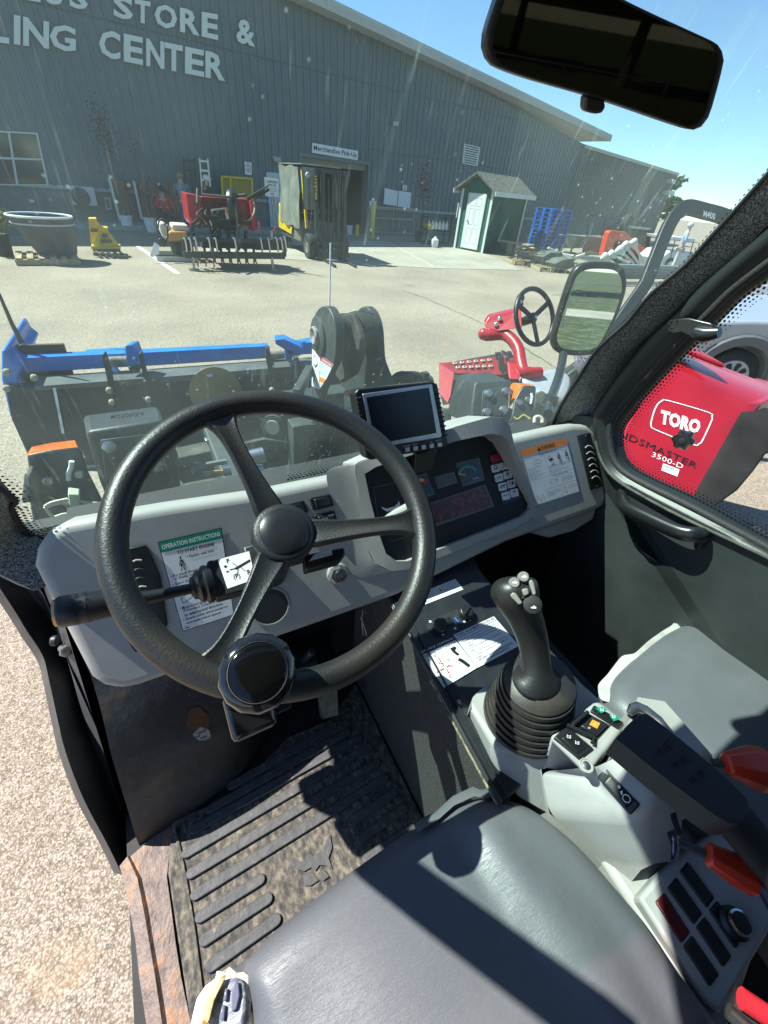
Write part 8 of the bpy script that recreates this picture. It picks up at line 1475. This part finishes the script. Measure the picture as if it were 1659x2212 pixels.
b = MB(); b.prism([A6(*q, 2.2) for q in ((6,298),(22,290),(40,310),(60,345),(110,380),(90,430),(160,850),(130,790),(50,620),(8,440))], (.02, .5, 0), BLUE); b.build('end_plate', at, bev=.006)
b = MB(); b.bar(A6(30, 362, 2.32), A6(640, 332, 2.32), .06, .065, BLUE); b.bar(A6(700, 330, 2.32), A6(1350, 293, 2.32), .06, .065, BLUE); b.bar(A6(1480, 278, 2.32), A6(1800, 262, 2.32), .06, .065, BLUE); tpb = b.build('top_rail', at, bev=.004, smooth=False)
b = MB(); b.bar(A6(60, 345, 2.5), A6(430, 322, 2.75), .03, .04, BLUE); b.bar(A6(440, 318, 2.6), A6(640, 305, 2.6), .03, .05, BLUE); b.bar(A6(585, 385, 2.4), A6(525, 440, 2.5), .02, .03, BLUE); b.bar(A6(1500, 270, 2.3), A6(1640, 240, 2.5), .05, .05, BLUE); b.build('rear_rail', at, smooth=False)
PINM = M('worn_pin', (.22, .18, .13), .6, col2=(.1, .08, .06), c2=(.45, .6), vs=25)
for a, c in (((520,352),(640,345)), ((1345,322),(1440,312))): b = MB(); b.tube([A6(*a, 2.27), A6(*c, 2.27)], .022, PINM, n=14); b.build('hinge_pin', at)
b = MB(); b.prism([A6(*q, 2.2) for q in ((627,268),(665,266),(690,330),(694,372),(640,376),(632,330))], (.03, .06, 0), BLUE); b.prism([A6(*q, 2.19) for q in ((640,376),(692,372),(694,398),(652,400))], (.03, .05, 0), FRM); b.build('hook_block', at, bev=.004)
b = MB(); b.prism([A6(*q, 2.17) for q in ((1380,240),(1430,236),(1500,270),(1520,285),(1510,320),(1475,328),(1450,352),(1435,345),(1432,290),(1385,262))], (.02, .08, 0), BLUE); b.build('hook_block', at, bev=.004)
b = MB(); b.prism([A6(*q, 2.166) for q in ((1445,290),(1475,300),(1455,318))], (0, .004, 0), INK); b.build('hook_slot', at, smooth=False)
b = MB(); b.prism([A6(*q, 2.34) for q in ((32,272),(320,262),(380,448),(110,470))], (0, .02, 0), M('rusty_black_plate', (.03, .028, .026), .8, col2=(.12, .055, .03), c2=(.52, .7), vs=6)); b.build('edge_guard', at, smooth=False)
for L_ in ([(510,318),(518,315),(545,400),(565,500),(578,585),(568,588),(552,500),(530,400)], [(695,312),(705,312),(730,420),(755,540),(760,572),(748,572),(740,500),(715,400)], [(1335,282),(1348,286),(1380,380),(1395,480),(1395,560),(1370,560),(1360,470),(1335,330)], [(1475,330),(1500,330),(1530,440),(1500,490),(1485,400)]):
    b = MB(); b.prism([A6(*q, 2.1) for q in L_], (.012, .05, 0), MUD); b.build('rib_plate', at, smooth=False)
b = MB(); c = A6(1087, 505, 2.14); b.lathe(c, (0, -1, .15), [(.125, 0), (.125, .006), (.12, .008)], M('ochre_disc', (.28, .19, .07), .7, var=.15, vs=12), n=44); b.build('round_reflector', at)
b = MB(); b.bar(A6(278, 482, 2.1), A6(322, 710, 2.05), .012, .012, STEEL); b.build('thin_rod', at, smooth=False)
for q in ((548,492),(745,538),(1365,490),(1492,470),(562,552),(172,428),(35,400),(35,482)): b = MB(); b.lathe(A6(*q, 2.09), (0, -1, 0), [(.013, -.003), (.013, .012), (.009, .016)], M('dull_bolt', (.3,.28,.2), .5), n=8); b.build('bolt', at)
b = MB(); b.tube([A6(110, 255, 2.35), A6(60, 160, 2.35), A6(0, 20, 2.35), A6(-40, -60, 2.35)], [.012, .008, .006, .004], M('marker_whip', (.09, .07, .07), .5), n=8); b.build('whip_marker', at)
b = MB(); b.prism([A6(*q, 1.8) for q in ((1030,745),(1080,738),(1085,755),(1040,768))], (0, .03, 0), SILV); b.prism([A6(*q, 1.8) for q in ((870,840),(940,825),(1330,740),(1480,760),(1480,1000),(880,1050))], (0, .1, 0), MUD); b.build('mount_frame', at, bev=.004, smooth=False)
b = MB(); b.prism([A6(*q, 2.14) for q in ((1035,416),(1068,413),(1068,424),(1045,428))], (0, .01, 0), WHT); b.build('paint_chip', at, smooth=False)
b = MB(); c = A6(1375, 672, 1.62); b.lathe(c, (-.5, -1, .2), [(.05, 0), (.05, .02), (.035, .022)], MUD, n=22); b.lathe(c, (-.5, -1, .2), [(.03, .02), (.03, .03), (.01, .03)], M('cream_bushing', (.4,.42,.33), .6), n=18); b.build('pivot_bushing', VH)
